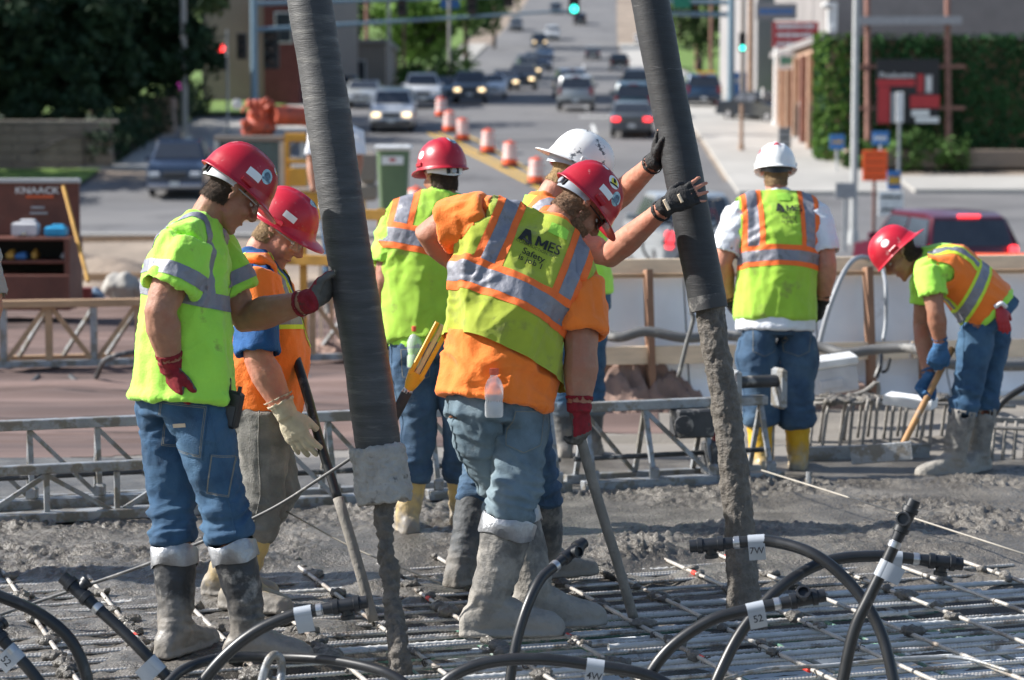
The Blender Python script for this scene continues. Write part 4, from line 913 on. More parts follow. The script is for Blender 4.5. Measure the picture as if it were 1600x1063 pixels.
# billboard on two poles in front of the ivy
bb = empty('billboard', gp(1420, 86.4), 'dark billboard with red and white blocks on rusty poles', 'billboard'); BD = 86.5
for px in (1355, 1480):
    mb = MB(); mb.cyl(gp(px, 87.0), P(px, -60, 87.0), .13, .11, 10); mb.build('pole', MATS['rust_pole'], bb, smooth=True)
for py in (104, 169):
    mb = MB(); mb.beam(P(1345, py, 86.8), P(1508, py, 86.8), .1, .14); mb.build('crossbar', MATS['rust_pole'], bb)
mb = MB(); mb.beam(P(1338, 33, 86.7), P(1502, 32, 86.7), .3, .32); mb.build('top_beam', MATS['sign_grey'], bb)
mb = MB(); mb.box(P(1418, 143, BD), (2.4, .1, 2.45)); pn = mb.build('panel', MATS['sign_black'], bb)
def blockp(x0, y0, x1, y1, mat, nm='printed_block', D=BD - .07, parent=pn):
    a, b = P(x0, y0, D), P(x1, y1, D); mb = MB(); mb.box((a + b) / 2, (abs(b.x - a.x), .02, abs(b.z - a.z))); mb.build(nm, mat, parent)
blockp(1370, 95, 1466, 113, MATS['sign_grey']); 
for a in ((1370, 124, 1430, 135, 'sign_red'), (1372, 136, 1390, 193, 'sign_red'), (1433, 116, 1443, 145, 'sign_red'), (1422, 149, 1468, 169, 'sign_red'), (1392, 145, 1412, 192, 'sign_grey'), (1446, 117, 1457, 146, 'sign_grey')): blockp(*a[:4], MATS[a[4]])
flat_text('lettering', 'Production', P(1402, 118, BD - .1), (1, 0, 0), (0, 0, 1), .30, MATS['sign_white'], pn); blockp(1424, 172, 1452, 182, MATS['sign_white']); blockp(1430, 183, 1467, 192, MATS['sign_white']); blockp(1448, 120, 1454, 143, MATS['sign_white'])

# ---- poles and signs
def pole(name, label, px, D, ytop, r, mat, cat='pole', group=None, base=True):
    root = empty(name, gp(px, D), label, cat, group); t = P(px, ytop, D); b = gp(px, D); mb = MB(); mb.cyl(Vector((t.x, b.y, b.z - .1)), Vector((t.x, b.y, t.z)), r, r * .8, 12); mb.build('shaft', mat, root, smooth=True)
    if base: mb = MB(); mb.cyl(Vector((t.x, b.y, b.z - .05)), Vector((t.x, b.y, b.z + .35)), r * 1.6, r * 1.3, 12); mb.build('base', mat, root, smooth=True)
    return root
pole('lamp_post', 'pale lamp post rising behind the man in lime shirt', 291, 97, -80, .15, MATS['concrete_walk'], 'lamp post', 'tall poles')
pole('lamp_post', 'pale lamp post in front of the olive tree, left of white suv', 609, 128, -60, .12, MATS['concrete_walk'], 'lamp post', 'tall poles')
lp = pole('lamp_post', 'pale lamp post with a blue plate at its top, left of the road', 703, 150, -60, .11, MATS['concrete_walk'], 'lamp post', 'tall poles'); blockp(688, 0, 718, 13, MATS['sign_blue'], 'plate', 149.8, lp)
pole('utility_pole', 'reddish pole left of the pale lamp post near the low building', 575, 160, -60, .16, MATS['rust_pole'], 'pole', 'tall poles')
pole('utility_pole', 'brown wooden pole beside the green signal at right', 1170, 118, -80, .17, MATS['wood_pole'], 'pole', 'tall poles')
pole('utility_pole', 'thin rusty pole far right of the black hose', 1109, 190, -60, .17, MATS['rust_pole'], 'pole', 'tall poles')
pole('utility_pole', 'rusty pole closest to the black hose on its right', 1086, 230, -60, .18, MATS['rust_pole'], 'pole', 'tall poles')
pole('lamp_post', 'tall grey lamp post in front of the billboard', 1333, 60, -80, .10, MATS['galv'], 'lamp post', 'tall poles')
pole('bollard', 'slim wooden post on the right pavement', 1157, 92, 163, .09, MATS['wood_pole'], 'post'); pole('bollard', 'white post beside the dark car at right', 1190, 107, 138, .09, MATS['sign_white'], 'post', base=False)
for px, D, t, lab in ((1210, 104, 75, 'tall white post of the red shop sign'), (1228, 99, 105, 'brown post below the small white sign'), (1241, 98, 105, 'second brown post below the small white sign')):
    pole('sign_post', lab, px, D, t, .12, MATS['sign_white'] if px == 1210 else MATS['wood_pole'], 'post')
pm('lens_red', (.5, .01, .01), .4, emit=(1., .05, .05), estr=3.); pm('lens_green', (.0, .4, .3), .4, emit=(.05, 1., .75), estr=2.6); pm('lens_amber', (.6, .2, .0), .4, emit=(1., .35, .02), estr=2.6); pm('lens_off', (.03, .02, .02), .3); pm('signal_case', (.02, .022, .022), .6)
def signal(label, px, py, D, lit, s=1.):
    c = P(px, py, D); root = empty('traffic_light', c, label, 'traffic light', 'traffic lights'); mb = MB(); mb.box(c, (.42 * s, .25 * s, 1.15 * s), bev=.04); mb.build('housing', MATS['signal_case'], root)
    for k, nm in enumerate(('red', 'amber', 'green')):
        q = c + Vector((0, -.13 * s, (.36 - .36 * k) * s)); mb = MB(); mb.lathe(q, [(.14 * s, 0), (.13 * s, .03), (.08 * s, .05)], 14, (0, -1, 0)); mb.build('lens', MATS['lens_' + nm] if nm == lit else MATS['lens_off'], root, smooth=True)
        mb = MB()
        for a in range(7):
            t = math.pi * a / 6; t2 = math.pi * (a + 1) / 6
            if a < 6: mb.add([q + Vector((math.cos(t) * .17 * s, y, math.sin(t) * .17 * s)) for y in (0, -.22 * s)] + [q + Vector((math.cos(t2) * .17 * s, y, math.sin(t2) * .17 * s)) for y in (-.22 * s, 0)], [(0, 1, 2, 3)])
        mb.build('visor', MATS['signal_case'], root, smooth=True)
    return root
sp = pole('signal_post', 'thin grey post of the red traffic light', 358, 99, 48, .06, MATS['galv'], 'post'); signal('traffic light glowing red on the thin post at left', 347, 89, 98.7, 'red'); signal('dark traffic light right of the red one', 378, 72, 98.7, None)
mp = pole('signal_mast', 'blue grey signal mast with arms reaching over the road at left', 400, 96, -60, .17, MATS['steel_blue'], 'mast')
for py in (5, 46):
    mb = MB(); mb.tube([P(400, py + 1, 96), P(905, py - 14 if py < 20 else py - 30, 98)], [.10, .05], 8); mb.build('arm', MATS['steel_blue'], mp, smooth=True)
signal('dark traffic light hanging at the top beside the olive tree', 628, 5, 97.0, None); signal('dark traffic light at the top left of the amber one', 737, 2, 97.2, None); signal('traffic light glowing amber at the top edge', 795, -10, 97.4, 'amber'); signal('traffic light glowing green above the road', 897, 0, 97.8, 'green', 1.1)
signal('traffic signal cluster right of the signal mast', 424, 76, 97, None, 1.5)
pole('signal_post', 'red brown post below the dark hanging traffic light', 632, 140, 36, .1, MATS['rust_pole'], 'post')
mq = pole('signal_mast', 'blue grey signal mast right of the black hose', 1140, 112, -60, .19, MATS['steel_blue'], 'mast')
for py in (4, 23):
    mb = MB(); mb.tube([P(1140, py, 112), P(1000, py - 2, 112)], [.12, .09], 8); mb.build('arm', MATS['steel_blue'], mq, smooth=True)
blockp(1052, -8, 1079, 13, MATS['sign_green'], 'street_plate', 111.7, mq)
signal('traffic light glowing green beside the wooden pole at right', 1160, 66, 110, 'green', .8); pole('signal_post', 'pole carrying the right green traffic light', 1158, 111, -40, .13, MATS['stucco_beige'], 'post')
def sign(name, label, px, py, D, w, h, mat, txt=None, tmat=None, post=None, size=.3, yaw=0, cat='sign'):
    c = P(px, py, D); root = empty(name, c, label, cat); mb = MB(); mb.box(c, (w, .06, h), bev=.01); pn = mb.build('panel', mat, root)
    for k, t in enumerate(txt or ()):
      if t[0] == '#':      # lettering too blurred to read: a broken dark line
        rr = random.Random(px * 7 + k); zz = c.z + h * (.5 - (k + .5) / len(txt)); xx = c.x - w * .42
        while xx < c.x + w * .36:
            ww = min(rr.uniform(.06, .13) * w, c.x + w * .42 - xx); q = MB(); q.box((xx + ww / 2, c.y - .036, zz), (ww * .8, .01, size * rr.uniform(.5, .8))); q.build('lettering', tmat, pn); xx += ww
      else: flat_text('lettering', t, c + Vector((0, -.035, h * (.5 - (k + .5) / len(txt)))), (1, 0, 0), (0, 0, 1), size, tmat, pn)
    if post:
        mb = MB(); b = gp(px, D); mb.beam((c.x, c.y + .06, b.z - .1), (c.x, c.y + .06, c.z), .08, .08); mb.build('post', post, root)
    return root
sign('shop_sign', 'pale blue lettered sign on the tall grey building', 1213, 18, 108, 1.95, .75, MATS['panel_grey'], ['#'], MATS['sign_blue'], None, .34)
sign('shop_sign', 'red sign with white lettering above the brown posts', 1243, 55, 104, 2.1, 1.2, MATS['sign_red'], ['#', '#', '#'], MATS['sign_white'], None, .28)
sign('small_sign', 'small white sign on top of two brown posts', 1232, 95, 97.5, .85, .75, MATS['sign_white'], ['#'], MATS['sign_green'], None, .5)
sign('box_sign', 'blue sign box beside the right signal mast', 1152, 140, 112, .9, 1.7, MATS['sign_blue'], ['#', '#'], MATS['sign_white'], None, .3)
sign('sandwich_board', 'dark notice board standing on the right pavement', 1226, 216, 90, .5, .85, MATS['sign_grey'], ['#', '#', '#'], MATS['sign_black'], None, .10)
sign('caution_sign', 'yellow warning sign behind the black hose', 1103, 124, 150, 1.2, 1.1, MATS['sign_yellow'], None, None, MATS['rust_pole'])
sign('road_work_sign', 'bright orange road work sign at the right', 1367, 259, 58, .62, .78, MATS['sign_orange'], ['#', '#', '#', '#'], MATS['sign_black'], MATS['rust_pole'], .022)
sign('grey_sign', 'grey sign plate beside the tall lamp post', 1321, 298, 57, .5, .4, MATS['sign_grey'], None, None, MATS['galv'])
sign('street_sign', 'white sign with black lettering behind the red vehicle', 1392, 318, 56, .62, .62, MATS['sign_white'], ['#', '#'], MATS['sign_black'], MATS['galv'], .10)
sign('narrow_sign', 'narrow white sign in front of the billboard', 1406, 168, 70, .22, .95, MATS['sign_white'], None, None, MATS['galv']); sign('real_estate_sign', 'small light blue sign below the billboard', 1376, 216, 84, .6, .5, MATS['sign_blue'], ['#'], MATS['sign_white'], MATS['frame_white'], .2); sign('real_estate_sign', 'small dark blue sign in front of the ivy near its edge', 1308, 222, 85, .55, .55, MATS['sign_blue'], ['#'], MATS['sign_yellow'], MATS['frame_white'], .14)
sign('flag_board', 'small dark blue and yellow sign below the orange sign', 1397, 282, 60, .35, .5, MATS['sign_blue'], ['#'], MATS['sign_yellow'], MATS['galv'], .3)
pink = MB(); pink.tube([P(270, 138, 99), P(279, 134, 99), P(287, 138, 99)], [.10, .12, .08], 8); pm('neon_pink', (.6, .05, .35), .5, emit=(.9, .1, .7), estr=.8); pr = pink.build('neon_sign', MATS['neon_pink'], label='small glowing pink neon sign left of the lamp post', cat='neon sign')

# ---- cars
pm('tyre', (.012, .012, .013), .85); pm('rim', (.35, .35, .36), .4, metal=.7); pm('head_lit', (.9, .8, .6), .2, emit=(1., .72, .38), estr=1.6); pm('head_off', (.55, .57, .6), .15, spec=.8); pm('tail_off', (.28, .012, .012), .3); pm('tail_lit', (.6, .02, .02), .3, emit=(1., .04, .05), estr=2.2); pm('chrome', (.5, .5, .52), .2, metal=.9); pm('bumper_dark', (.04, .04, .042), .6); pm('plate', (.6, .62, .62), .5)
PAINT = {k: pm('paint_' + k, c, .32, var=.04, coat=.6, metal=.2) for k, c in dict(white=(.62, .63, .64), silver=(.33, .35, .36), dark=(.02, .024, .03), teal=(.03, .06, .075), blue=(.025, .06, .12), red=(.10, .008, .02), grey=(.09, .1, .11), navy=(.02, .035, .07), lightblue=(.05, .13, .22)).items()}
def car(label, px, D, kind, paint, heading, lit=False, brake=False, x=None, z=None, name=None, yaw=0., sc=1., cat='car'):
    """heading 'to' faces the camera, 'away' shows its tail; local axes: +y forward"""
    prof = dict(sedan=(4.6, 1.8, [(-2.3, .5, .42), (-2.25, .95, .45), (-1.3, 1.0, .5), (-.75, 1.42, .0), (.35, 1.44, 0), (1.1, .98, 0), (2.2, .78, 0), (2.3, .5, 0)]), suv=(4.7, 1.9, [(-2.35, .5, 0), (-2.3, 1.1, 0), (-2.05, 1.72, 0), (-1.7, 1.8, 0), (.3, 1.78, 0), (1.0, 1.15, 0), (2.2, 1.0, 0), (2.35, .55, 0)]), pickup=(5.4, 1.95, [(-2.7, .6, 0), (-2.68, 1.12, 0), (-.75, 1.12, 0), (-.6, 1.75, 0), (-.3, 1.82, 0), (.75, 1.8, 0), (1.4, 1.2, 0), (2.55, 1.1, 0), (2.7, .6, 0)]))[kind]
    L, W, pf = prof; X0 = X_(px, D) if x is None else x; Z0 = zg(D) + .012 if z is None else z
    pitch = math.atan2(zg(D + 2.5) - zg(D - 2.5), 5.); ya = R((180 if heading == 'to' else 0) + yaw); M = Matrix.Rotation(pitch, 3, 'X') @ Matrix.Rotation(ya, 3, 'Z')
    root = empty(name or {'sedan': 'sedan_car', 'suv': 'suv_car', 'pickup': 'pickup_truck'}[kind], (X0, D, Z0), label, cat, 'vehicles on the road'); O = Vector((X0, D, Z0)); T = lambda x, y, z: O + M @ (Vector((x, y, z)) * sc)
    belt = {'sedan': .98, 'suv': 1.12, 'pickup': 1.14}[kind]
    # body shell: section polygon in side view, narrowed above the belt line
    mb = MB(); n = len(pf); top = [(y, z) for y, z, _ in pf]; poly = top + [(L / 2 - .05, .32), (-L / 2 + .05, .32)]
    rings = [(-W / 2, .0), (-W / 2 + .06, .05), (W / 2 - .06, .05), (W / 2, 0)]
    vs = []
    for i, (xx, dz) in enumerate(((-1, 0), (-.93, 1), (.93, 1), (1, 0))):
        for (y, z) in poly:
            k = max(0, (z - belt) / .65); w = W / 2 * (1 - .22 * min(k, 1)); e = 0 if dz else -.03
            vs.append(T(xx * w, y * (1 if dz else .985), z + (e if z > .4 else 0)))
    m = len(poly); fs = [tuple(range(m))[::-1], tuple(range(3 * m, 4 * m))] + [(r * m + k, r * m + (k + 1) % m, (r + 1) * m + (k + 1) % m, (r + 1) * m + k) for r in range(3) for k in range(m)]
    mb.add(vs, fs); mb.build('body', PAINT[paint], root, smooth=30)
    def pane(nm, pts, mat): q = MB(); q.add([T(*p_) for p_ in pts], [tuple(range(len(pts)))]); q.build(nm, mat, root)
    tw = W / 2 * .80
    iy = [i for i in range(n) if pf[i][1] > belt + .3]; f0, f1 = pf[iy[-1]], pf[iy[-1] + 1]; r0, r1 = pf[iy[0]], pf[iy[0] - 1]
    def onl(a, b, t): return a[0] + (b[0] - a[0]) * t, a[1] + (b[1] - a[1]) * t
    for nm, a, b, sg in (('windscreen', f0, f1, 1), ('rear_window', r0, r1, -1)):
        (ya_, za), (yb, zb) = onl(a, b, .1), onl(a, b, .9 if nm == 'windscreen' else .85); o_ = .02 * sg
        if nm == 'rear_window' and kind == 'suv': zb = 1.15; yb = onl(a, b, (a[1] - 1.15) / (a[1] - b[1]))[0]
        pane(nm, [(-tw * .92, ya_ + o_, za + .012), (tw * .92, ya_ + o_, za + .012), (tw * 1.08, yb + o_, zb + .012), (-tw * 1.08, yb + o_, zb + .012)], MATS['win_glass'])
    for sd in (-1, 1):
        ws = W / 2 * .955; y0, y1 = pf[iy[0]][0], pf[iy[-1]][0]; zt = pf[iy[-1]][1] - .1
        wt = W / 2 * (1 - .22 * min(1, (zt - belt) / .65)) + .012; wb = W / 2 * (1 - .22 * .06) + .012
        ym = (y0 + y1) / 2
        for a, b, at, bt in ((y0 - .25, ym - .05, y0 + .05, ym - .05), (ym + .05, y1 + .45, ym + .05, y1 - .02)): pane('side_window', [(sd * wb, a, belt + .04), (sd * wb, b, belt + .04), (sd * wt, bt, zt), (sd * wt, at, zt)], MATS['win_glass'])
        q = MB(); q.box(T(sd * (W / 2 + .08), y1 + .35, belt + .1), (.2 * sc, .12 * sc, .16 * sc), M, bev=.03); q.build('wing_mirror', PAINT[paint], root)
        for wy in (-L * .3, L * .31):
            R0 = .33 if kind == 'sedan' else .38; ax = M @ Vector((sd, 0, 0)); q = MB(); q.lathe(T(sd * (W / 2 - .2), wy, R0), [(R0 * .7 * sc, 0), (R0 * sc, .03), (R0 * sc, .19), (R0 * .68 * sc, .215)], 20, ax); w = q.build('wheel', MATS['tyre'], root, smooth=True)
            q = MB(); q.lathe(T(sd * (W / 2 + .005), wy, R0), [(R0 * .66 * sc, 0), (R0 * .5 * sc, .012), (.05 * sc, .02)], 16, ax); q.build('rim', MATS['rim'], w, smooth=True)
    fz = {'sedan': .64, 'suv': .8, 'pickup': .86}[kind]
    for sd in (-1, 1):
        q = MB(); q.box(T(sd * W * .36, L / 2 - .04, fz), (.36 * sc, .12 * sc, .17 * sc), M, bev=.04); q.build('headlight', MATS['head_lit' if lit else 'head_off'], root)
        tz = {'sedan': .82, 'suv': 1.0, 'pickup': .95}[kind]; tw_ = .34 if kind == 'sedan' else .16; q = MB(); q.box(T(sd * (W / 2 - tw_ / 2 - .05), -L / 2 + .04, tz), (tw_ * sc, .12 * sc, (.16 if kind == 'sedan' else .36) * sc), M, bev=.03); q.build('tail_light', MATS['tail_lit' if brake else 'tail_off'], root)
    if kind == 'suv' : q = MB(); q.box(T(0, -L / 2 + .28, 1.74), (.42, .08, .05), M); q.build('brake_light', MATS['tail_lit' if brake else 'tail_off'], root)
    q = MB(); q.box(T(0, L / 2 - .02, fz - .02), (W * .42, .1, .2), M, bev=.03); q.build('grille', MATS['bumper_dark'], root)
    for yy, nm in ((L / 2 + .0, 'bumper'), (-L / 2 - .0, 'bumper')):
        q = MB(); q.box(T(0, yy, .46), (W * .97 * sc, .2 * sc, .2 * sc), M, bev=.05); q.build(nm, MATS['chrome'] if kind == 'pickup' else PAINT[paint] if kind == 'sedan' else MATS['bumper_dark'], root)
    for yy in (L / 2 + .11, -L / 2 - .11): q = MB(); q.box(T(0, yy, .55), (.32 * sc, .02, .16 * sc), M); q.build('number_plate', MATS['plate'], root)
    return root
_C = [('silver sedan beside the nearest white suv, left lane', 571, 122, 'sedan', 'silver', 'to', 0, 0), ('white suv with headlights on, nearest oncoming vehicle', 616, 103, 'suv', 'white', 'to', 1, 0), ('white suv just behind the nearest oncoming one', 661, 122, 'suv', 'white', 'to', 0, 0), ('teal sedan in the oncoming queue behind white suv', 694, 132, 'sedan', 'teal', 'to', 0, 0), ('dark grey suv with one headlight glowing', 735, 130, 'suv', 'grey', 'to', 1, 0), ('small white sedan right of the dark grey suv', 768, 140, 'sedan', 'white', 'to', 0, 0), ('dark sedan with lit headlights behind small white sedan', 790, 158, 'sedan', 'dark', 'to', 1, 0), ('dark suv with headlight on, inner oncoming lane', 817, 160, 'suv', 'dark', 'to', 1, 0), ('black suv with lights on further up the hill', 826, 195, 'suv', 'dark', 'to', 1, 0), ('navy car high on the hill in the oncoming lane', 846, 232, 'suv', 'navy', 'to', 0, 0), ('blue car above the navy one on the hill', 851, 262, 'sedan', 'blue', 'to', 0, 0), ('dark car with lights on near the hill top', 842, 292, 'suv', 'dark', 'to', 1, 0), ('dark small car near the hill crest', 806, 330, 'suv', 'grey', 'to', 0, 0), ('dark car at the hill crest under the green light', 868, 375, 'suv', 'dark', 'to', 0, 0), ('pale car low in the oncoming queue on the hill', 815, 178, 'sedan', 'silver', 'to', 0, 0), ('blue suv half way up in the outer oncoming lane', 822, 218, 'suv', 'blue', 'to', 1, 0), ('grey car in the upper oncoming lane', 832, 250, 'sedan', 'grey', 'to', 0, 0), ('white van near the top in the outer lane', 862, 310, 'suv', 'white', 'to', 0, 0), ('small dark car beside the hill top van', 905, 345, 'suv', 'dark', 'away', 0, 0), ('grey car far up in the middle lane', 925, 262, 'sedan', 'grey', 'away', 0, 0), ('teal car parked at the left road edge', 540, 135, 'sedan', 'teal', 'to', 0, 0),
      ('silver suv driving away up the middle lane', 900, 119, 'suv', 'silver', 'away', 0, 0), ('dark sedan with glowing tail lights, last in the right lane', 986, 100, 'sedan', 'grey', 'away', 0, 1), ('dark teal suv ahead of the braking sedan', 987, 111, 'suv', 'teal', 'away', 0, 0), ('dark pickup in the right lane beside the hose', 995, 136, 'pickup', 'dark', 'away', 0, 0), ('dark pickup far up the right lane', 966, 232, 'pickup', 'dark', 'away', 0, 0), ('tiny white car in the right lane beside hose', 1001, 300, 'sedan', 'white', 'away', 0, 0), ('silver suv ahead of the silver suv in the middle lane', 890, 140, 'suv', 'white', 'away', 0, 0)]
for lab, px, D, kind, pt, hd, lit, br in _C: car(lab, px, D, kind, pt, hd, bool(lit), bool(br), yaw=random.uniform(-3, 3))
car('dark blue pickup parked in the shade of the left trees', 286, 81, 'pickup', 'navy', 'to', yaw=3)
car('dark blue suv parked behind the black hose at right', 1092, 122, 'suv', 'blue', 'away'); car('dark sedan parked beside the white post', 1188, 108, 'sedan', 'dark', 'to', yaw=35)
car('red suv with lit brake light waiting behind the barrier', 1456, 46, 'suv', 'red', 'away', brake=True, yaw=9, z=-1.2); car('silver pickup with red tail light behind the black hose', 1072, 49, 'pickup', 'silver', 'away', brake=True, yaw=6); car('light blue sedan between black hose and man in white hat', 1172, 50, 'sedan', 'lightblue', 'away', yaw=5)
# ---- traffic drums
pm('drum_orange', (.85, .10, .02), .6, var=.05); pm('drum_white', (.70, .68, .66), .5)
def drum(label, px, D, z=None, X=None):
    b = gp(px, D, .01); root = empty('traffic_drum', b, label, 'traffic drum', 'orange traffic drums'); mb = MB(); mb.lathe(b, [(.38, 0), (.38, .06), (.30, .09)], 20); mb.build('base', MATS['tyre'], root, smooth=True)
    pr = [(.29, .09), (.29, .27), (.275, .28), (.275, .47), (.26, .48), (.26, .67), (.245, .68), (.245, .87), (.22, .92), (.05, .94), (.05, 1.0)]; mb = MB(); mb.lathe(b, pr, 22); mb.build('barrel', MATS['drum_orange'], root, smooth=True)
    for z0, z1, r in ((.30, .45, .2775), (.50, .65, .2625), (.71, .84, .2475)):
        mb = MB(); mb.lathe(b, [(r, z0), (r + .002, z0 + .003), (r + .002, z1 - .003), (r, z1)], 22, caps=False); mb.build('reflective_stripe', MATS['drum_white'], root, smooth=True)
for lab, px, D in (('farthest orange white drum on the yellow line', 703, 101), ('small orange drum far beyond the row', 690, 112), ('second farthest orange white drum', 723, 96.5), ('orange white drum in the middle of the row', 763, 92), ('fourth orange white drum, left of the white hard hat', 797, 87.5), ('orange white drum partly behind the white hard hat', 838, 82.5), ('orange drum low down beside the red hard hat', 651, 70)): drum(lab, px, D)
# ================================================================== bridge deck, screed, barrier, things standing on the deck
A_ = R(18.5); E1 = Vector((math.cos(A_), math.sin(A_), 0)); E2 = Vector((-math.sin(A_), math.cos(A_), 0))
pm('concrete_wet', (.10, .09, .077), .32, var=.22, scale=9, col2=(.165, .15, .13), bump=1., bscale=70, bdist=.012, spec=.5)
pm('concrete_fresh', (.22, .20, .175), .6, var=.12, scale=3, bump=.3, bscale=60); pm('form_sheet', (.74, .77, .80), .4, metal=.1, var=.12, scale=6, dirt=(.25, .25, .25), dscale=5, dthr=.58)
pm('burlap', (.165, .112, .097), .85, var=.4, scale=1.7, stretch=(.10, 1.1, 1), col2=(.095, .066, .06), dirt=(.045, .033, .03), dscale=2.6, dthr=.575, dsharp=.05, bump=.6, bscale=60, spec=.35); pm('burlap_dry', (.27, .18, .145), .95, var=.2, scale=6, bump=.6, bscale=80)
# slab body (side of the deck and what lies below the fresh concrete)
mb = MB(); mb.box((2, 17.0, -.62), (40, 22, .84)); mb.build('bridge_deck', MATS['concrete_fresh'], kind='structure')
# wet concrete: one height field over the reinforcement
gx = np.arange(-3.3, 3.9, .0118); gy = np.arange(6.9, 12.9, .0118); Xg, Yg = np.meshgrid(gx, gy); sh = Xg.shape; x, y = Xg.ravel(), Yg.ravel()
n2 = fbm(np.c_[x * .9, y * .9, 0 * x + 3], 2); sm = lambda t: np.clip(t, 0, 1) ** 2 * (3 - 2 * np.clip(t, 0, 1))
yb = 9.66 + .12 * x + .34 * n2 + .26 * noise(np.c_[x * 2.6, y * 1.2, 0 * x + 8])
back = sm((y - yb) / .35 + .5)
scr = 11.36 + .36 * x; smooth_ = sm((y - scr) / .25 + .3)
right = sm((x + .45 + .30 * n2 + (9.0 - y) * .55) / .5) * sm((9.45 - y) / .5)
zf = (-.026 + .016 * noise(np.c_[x * 1.6, y * 2.2, 0 * x + 60])) * (1 - right) + right * -.20 + .014 * fbm(np.c_[x * 7, y * 7, 0 * x + 1], 3) + .03 * np.maximum(0, noise(np.c_[x * 2.3, y * 3.0, 0 * x + 6]))
lump = .030 * fbm(np.c_[x * 3.2, y * 4.2, 0 * x], 2) + .013 * (1 - 2.2 * np.abs(noise(np.c_[x * 9, y * 9, 0 * x + 2]))) + .015 * (1 - 2.2 * np.abs(noise(np.c_[x * 20, y * 20, 0 * x + 4]))) * (.7 + .8 * noise(np.c_[x * 2, y * 2, 0 * x + 27])) + .030 * np.maximum(0, noise(np.c_[x * 36, y * 36, 0 * x]) - .05) * np.clip(.75 + 1.3 * noise(np.c_[x * 3, y * 3, 0 * x + 7]), .2, 1.6)
slur = np.clip(.62 + 1.5 * noise(np.c_[x * 1.1, y * 1.7, 0 * x + 77]), .12, 1.15); zb = .012 + lump * slur * (1 - .93 * smooth_)
z = zf * (1 - back) + zb * back + (1 - smooth_) * .004 * noise(np.c_[x * 60, y * 60, 0 * x + 9])
for (px, D, hh, rr) in ((1166, 8.83, .05, .16), (622, 7.95, .03, .13)):
    q = G(px, 945 if px > 1000 else 1030); z = z + hh * np.exp(-((x - q.x) ** 2 + (y - q.y) ** 2) / rr ** 2)
V = np.c_[x, y, z]; H_, W_ = sh; idx = np.arange(H_ * W_).reshape(H_, W_); Q = np.stack([idx[:-1, :-1], idx[:-1, 1:], idx[1:, 1:], idx[1:, :-1]], -1).reshape(-1, 4)
o = link_np('wet_concrete', V, Q, [MATS['concrete_wet']]); o['kind'] = 'stuff'; tag(o, 'lumpy wet grey concrete spread over the reinforcing bars', 'concrete')
def zc(px_, py_):
    i = int(np.clip((py_ - 6.9) / .0118, 0, H_ - 1)); j = int(np.clip((px_ + 3.3) / .0118, 0, W_ - 1)); return float(z[i * W_ + j])
# fresh slab and wet burlap sheets
gx = np.arange(-9.5, 9.5, .12); gy = np.concatenate([np.arange(12.0, 22, .022), np.arange(22, 27.5, .06)]); Xg, Yg = np.meshgrid(gx, gy); x, y = Xg.ravel(), Yg.ravel(); s = -math.sin(A_ * .25) * x + y
ph = s * 2.1 + .8 * noise(np.c_[x * .28, s * .35, 0 * x + 40]); fr = ph - np.floor(ph); rid = .036 * np.exp(-np.abs(fr - .5) / .07) * np.clip(.7 + 1.5 * noise(np.c_[x * .35, np.floor(ph) * 3.3, 0 * x]), 0, 1.6)
zz = .006 + np.where(y > 13.6, .012 + .045 * np.maximum(0, 1 - 5. * np.abs(noise(np.c_[x * .22, s * 1.3, 0 * x]))) + .030 * np.maximum(0, 1 - 4 * np.abs(noise(np.c_[x * .5, s * 2.6, 0 * x + 5]))) * 0 + .012 * noise(np.c_[x * 2, s * 6, 0 * x + 15]) + rid, 0)
edge = 13.55 + .25 * x * .36; H2, W2 = Xg.shape; idx = np.arange(H2 * W2).reshape(H2, W2); Q = np.stack([idx[:-1, :-1], idx[:-1, 1:], idx[1:, 1:], idx[1:, :-1]], -1).reshape(-1, 4); V = np.c_[x, y, zz]; cen = V[Q].mean(1)
inb = (cen[:, 1] > 13.5 + .22 * cen[:, 0] + .1 * noise(cen * 2)) & (cen[:, 0] < .9)
def sub(V, Q, m): q = Q[m]; u_, inv = np.unique(q, return_inverse=True); return V[u_], inv.reshape(-1, 4)
link_np('deck_surface', *sub(V, Q, ~inb), [MATS['concrete_fresh']])['kind'] = 'structure'
o = link_np('wet_burlap', *sub(V + [0, 0, .004], Q, inb), [MATS['burlap']]); tag(o, 'brown wet burlap sheets laid over the finished deck', 'burlap', kind='stuff')
# burlap heap by the barrier
def heap(label, c, rx, ry, h, seed, mat):
    n = 70; gx = np.linspace(-1.15, 1.15, n); Xg, Yg = np.meshgrid(gx, gx); r = np.sqrt(Xg ** 2 + Yg ** 2).ravel(); p3 = np.c_[Xg.ravel() * 1.8 + seed, Yg.ravel() * 1.8, 0 * r]
    zz = h * (1 - sm(r)) ** .55 * (.7 + .45 * noise(p3)) + .24 * h * (1 - 2.2 * np.abs(noise(p3 * 2.4))) * (r < 1) + .06 * h * (1 - 2.2 * np.abs(noise(p3 * 4.5 + 3))) * (r < 1) - .05 * (r > 1)
    V = np.c_[Xg.ravel() * rx + c[0], Yg.ravel() * ry + c[1], zz + c[2]]; idx = np.arange(n * n).reshape(n, n); Q = np.stack([idx[:-1, :-1], idx[:-1, 1:], idx[1:, 1:], idx[1:, :-1]], -1).reshape(-1, 4)
    o = link_np('burlap_heap', V, Q, [MATS[mat]]); tag(o, label, 'burlap heap', 'burlap heaps')
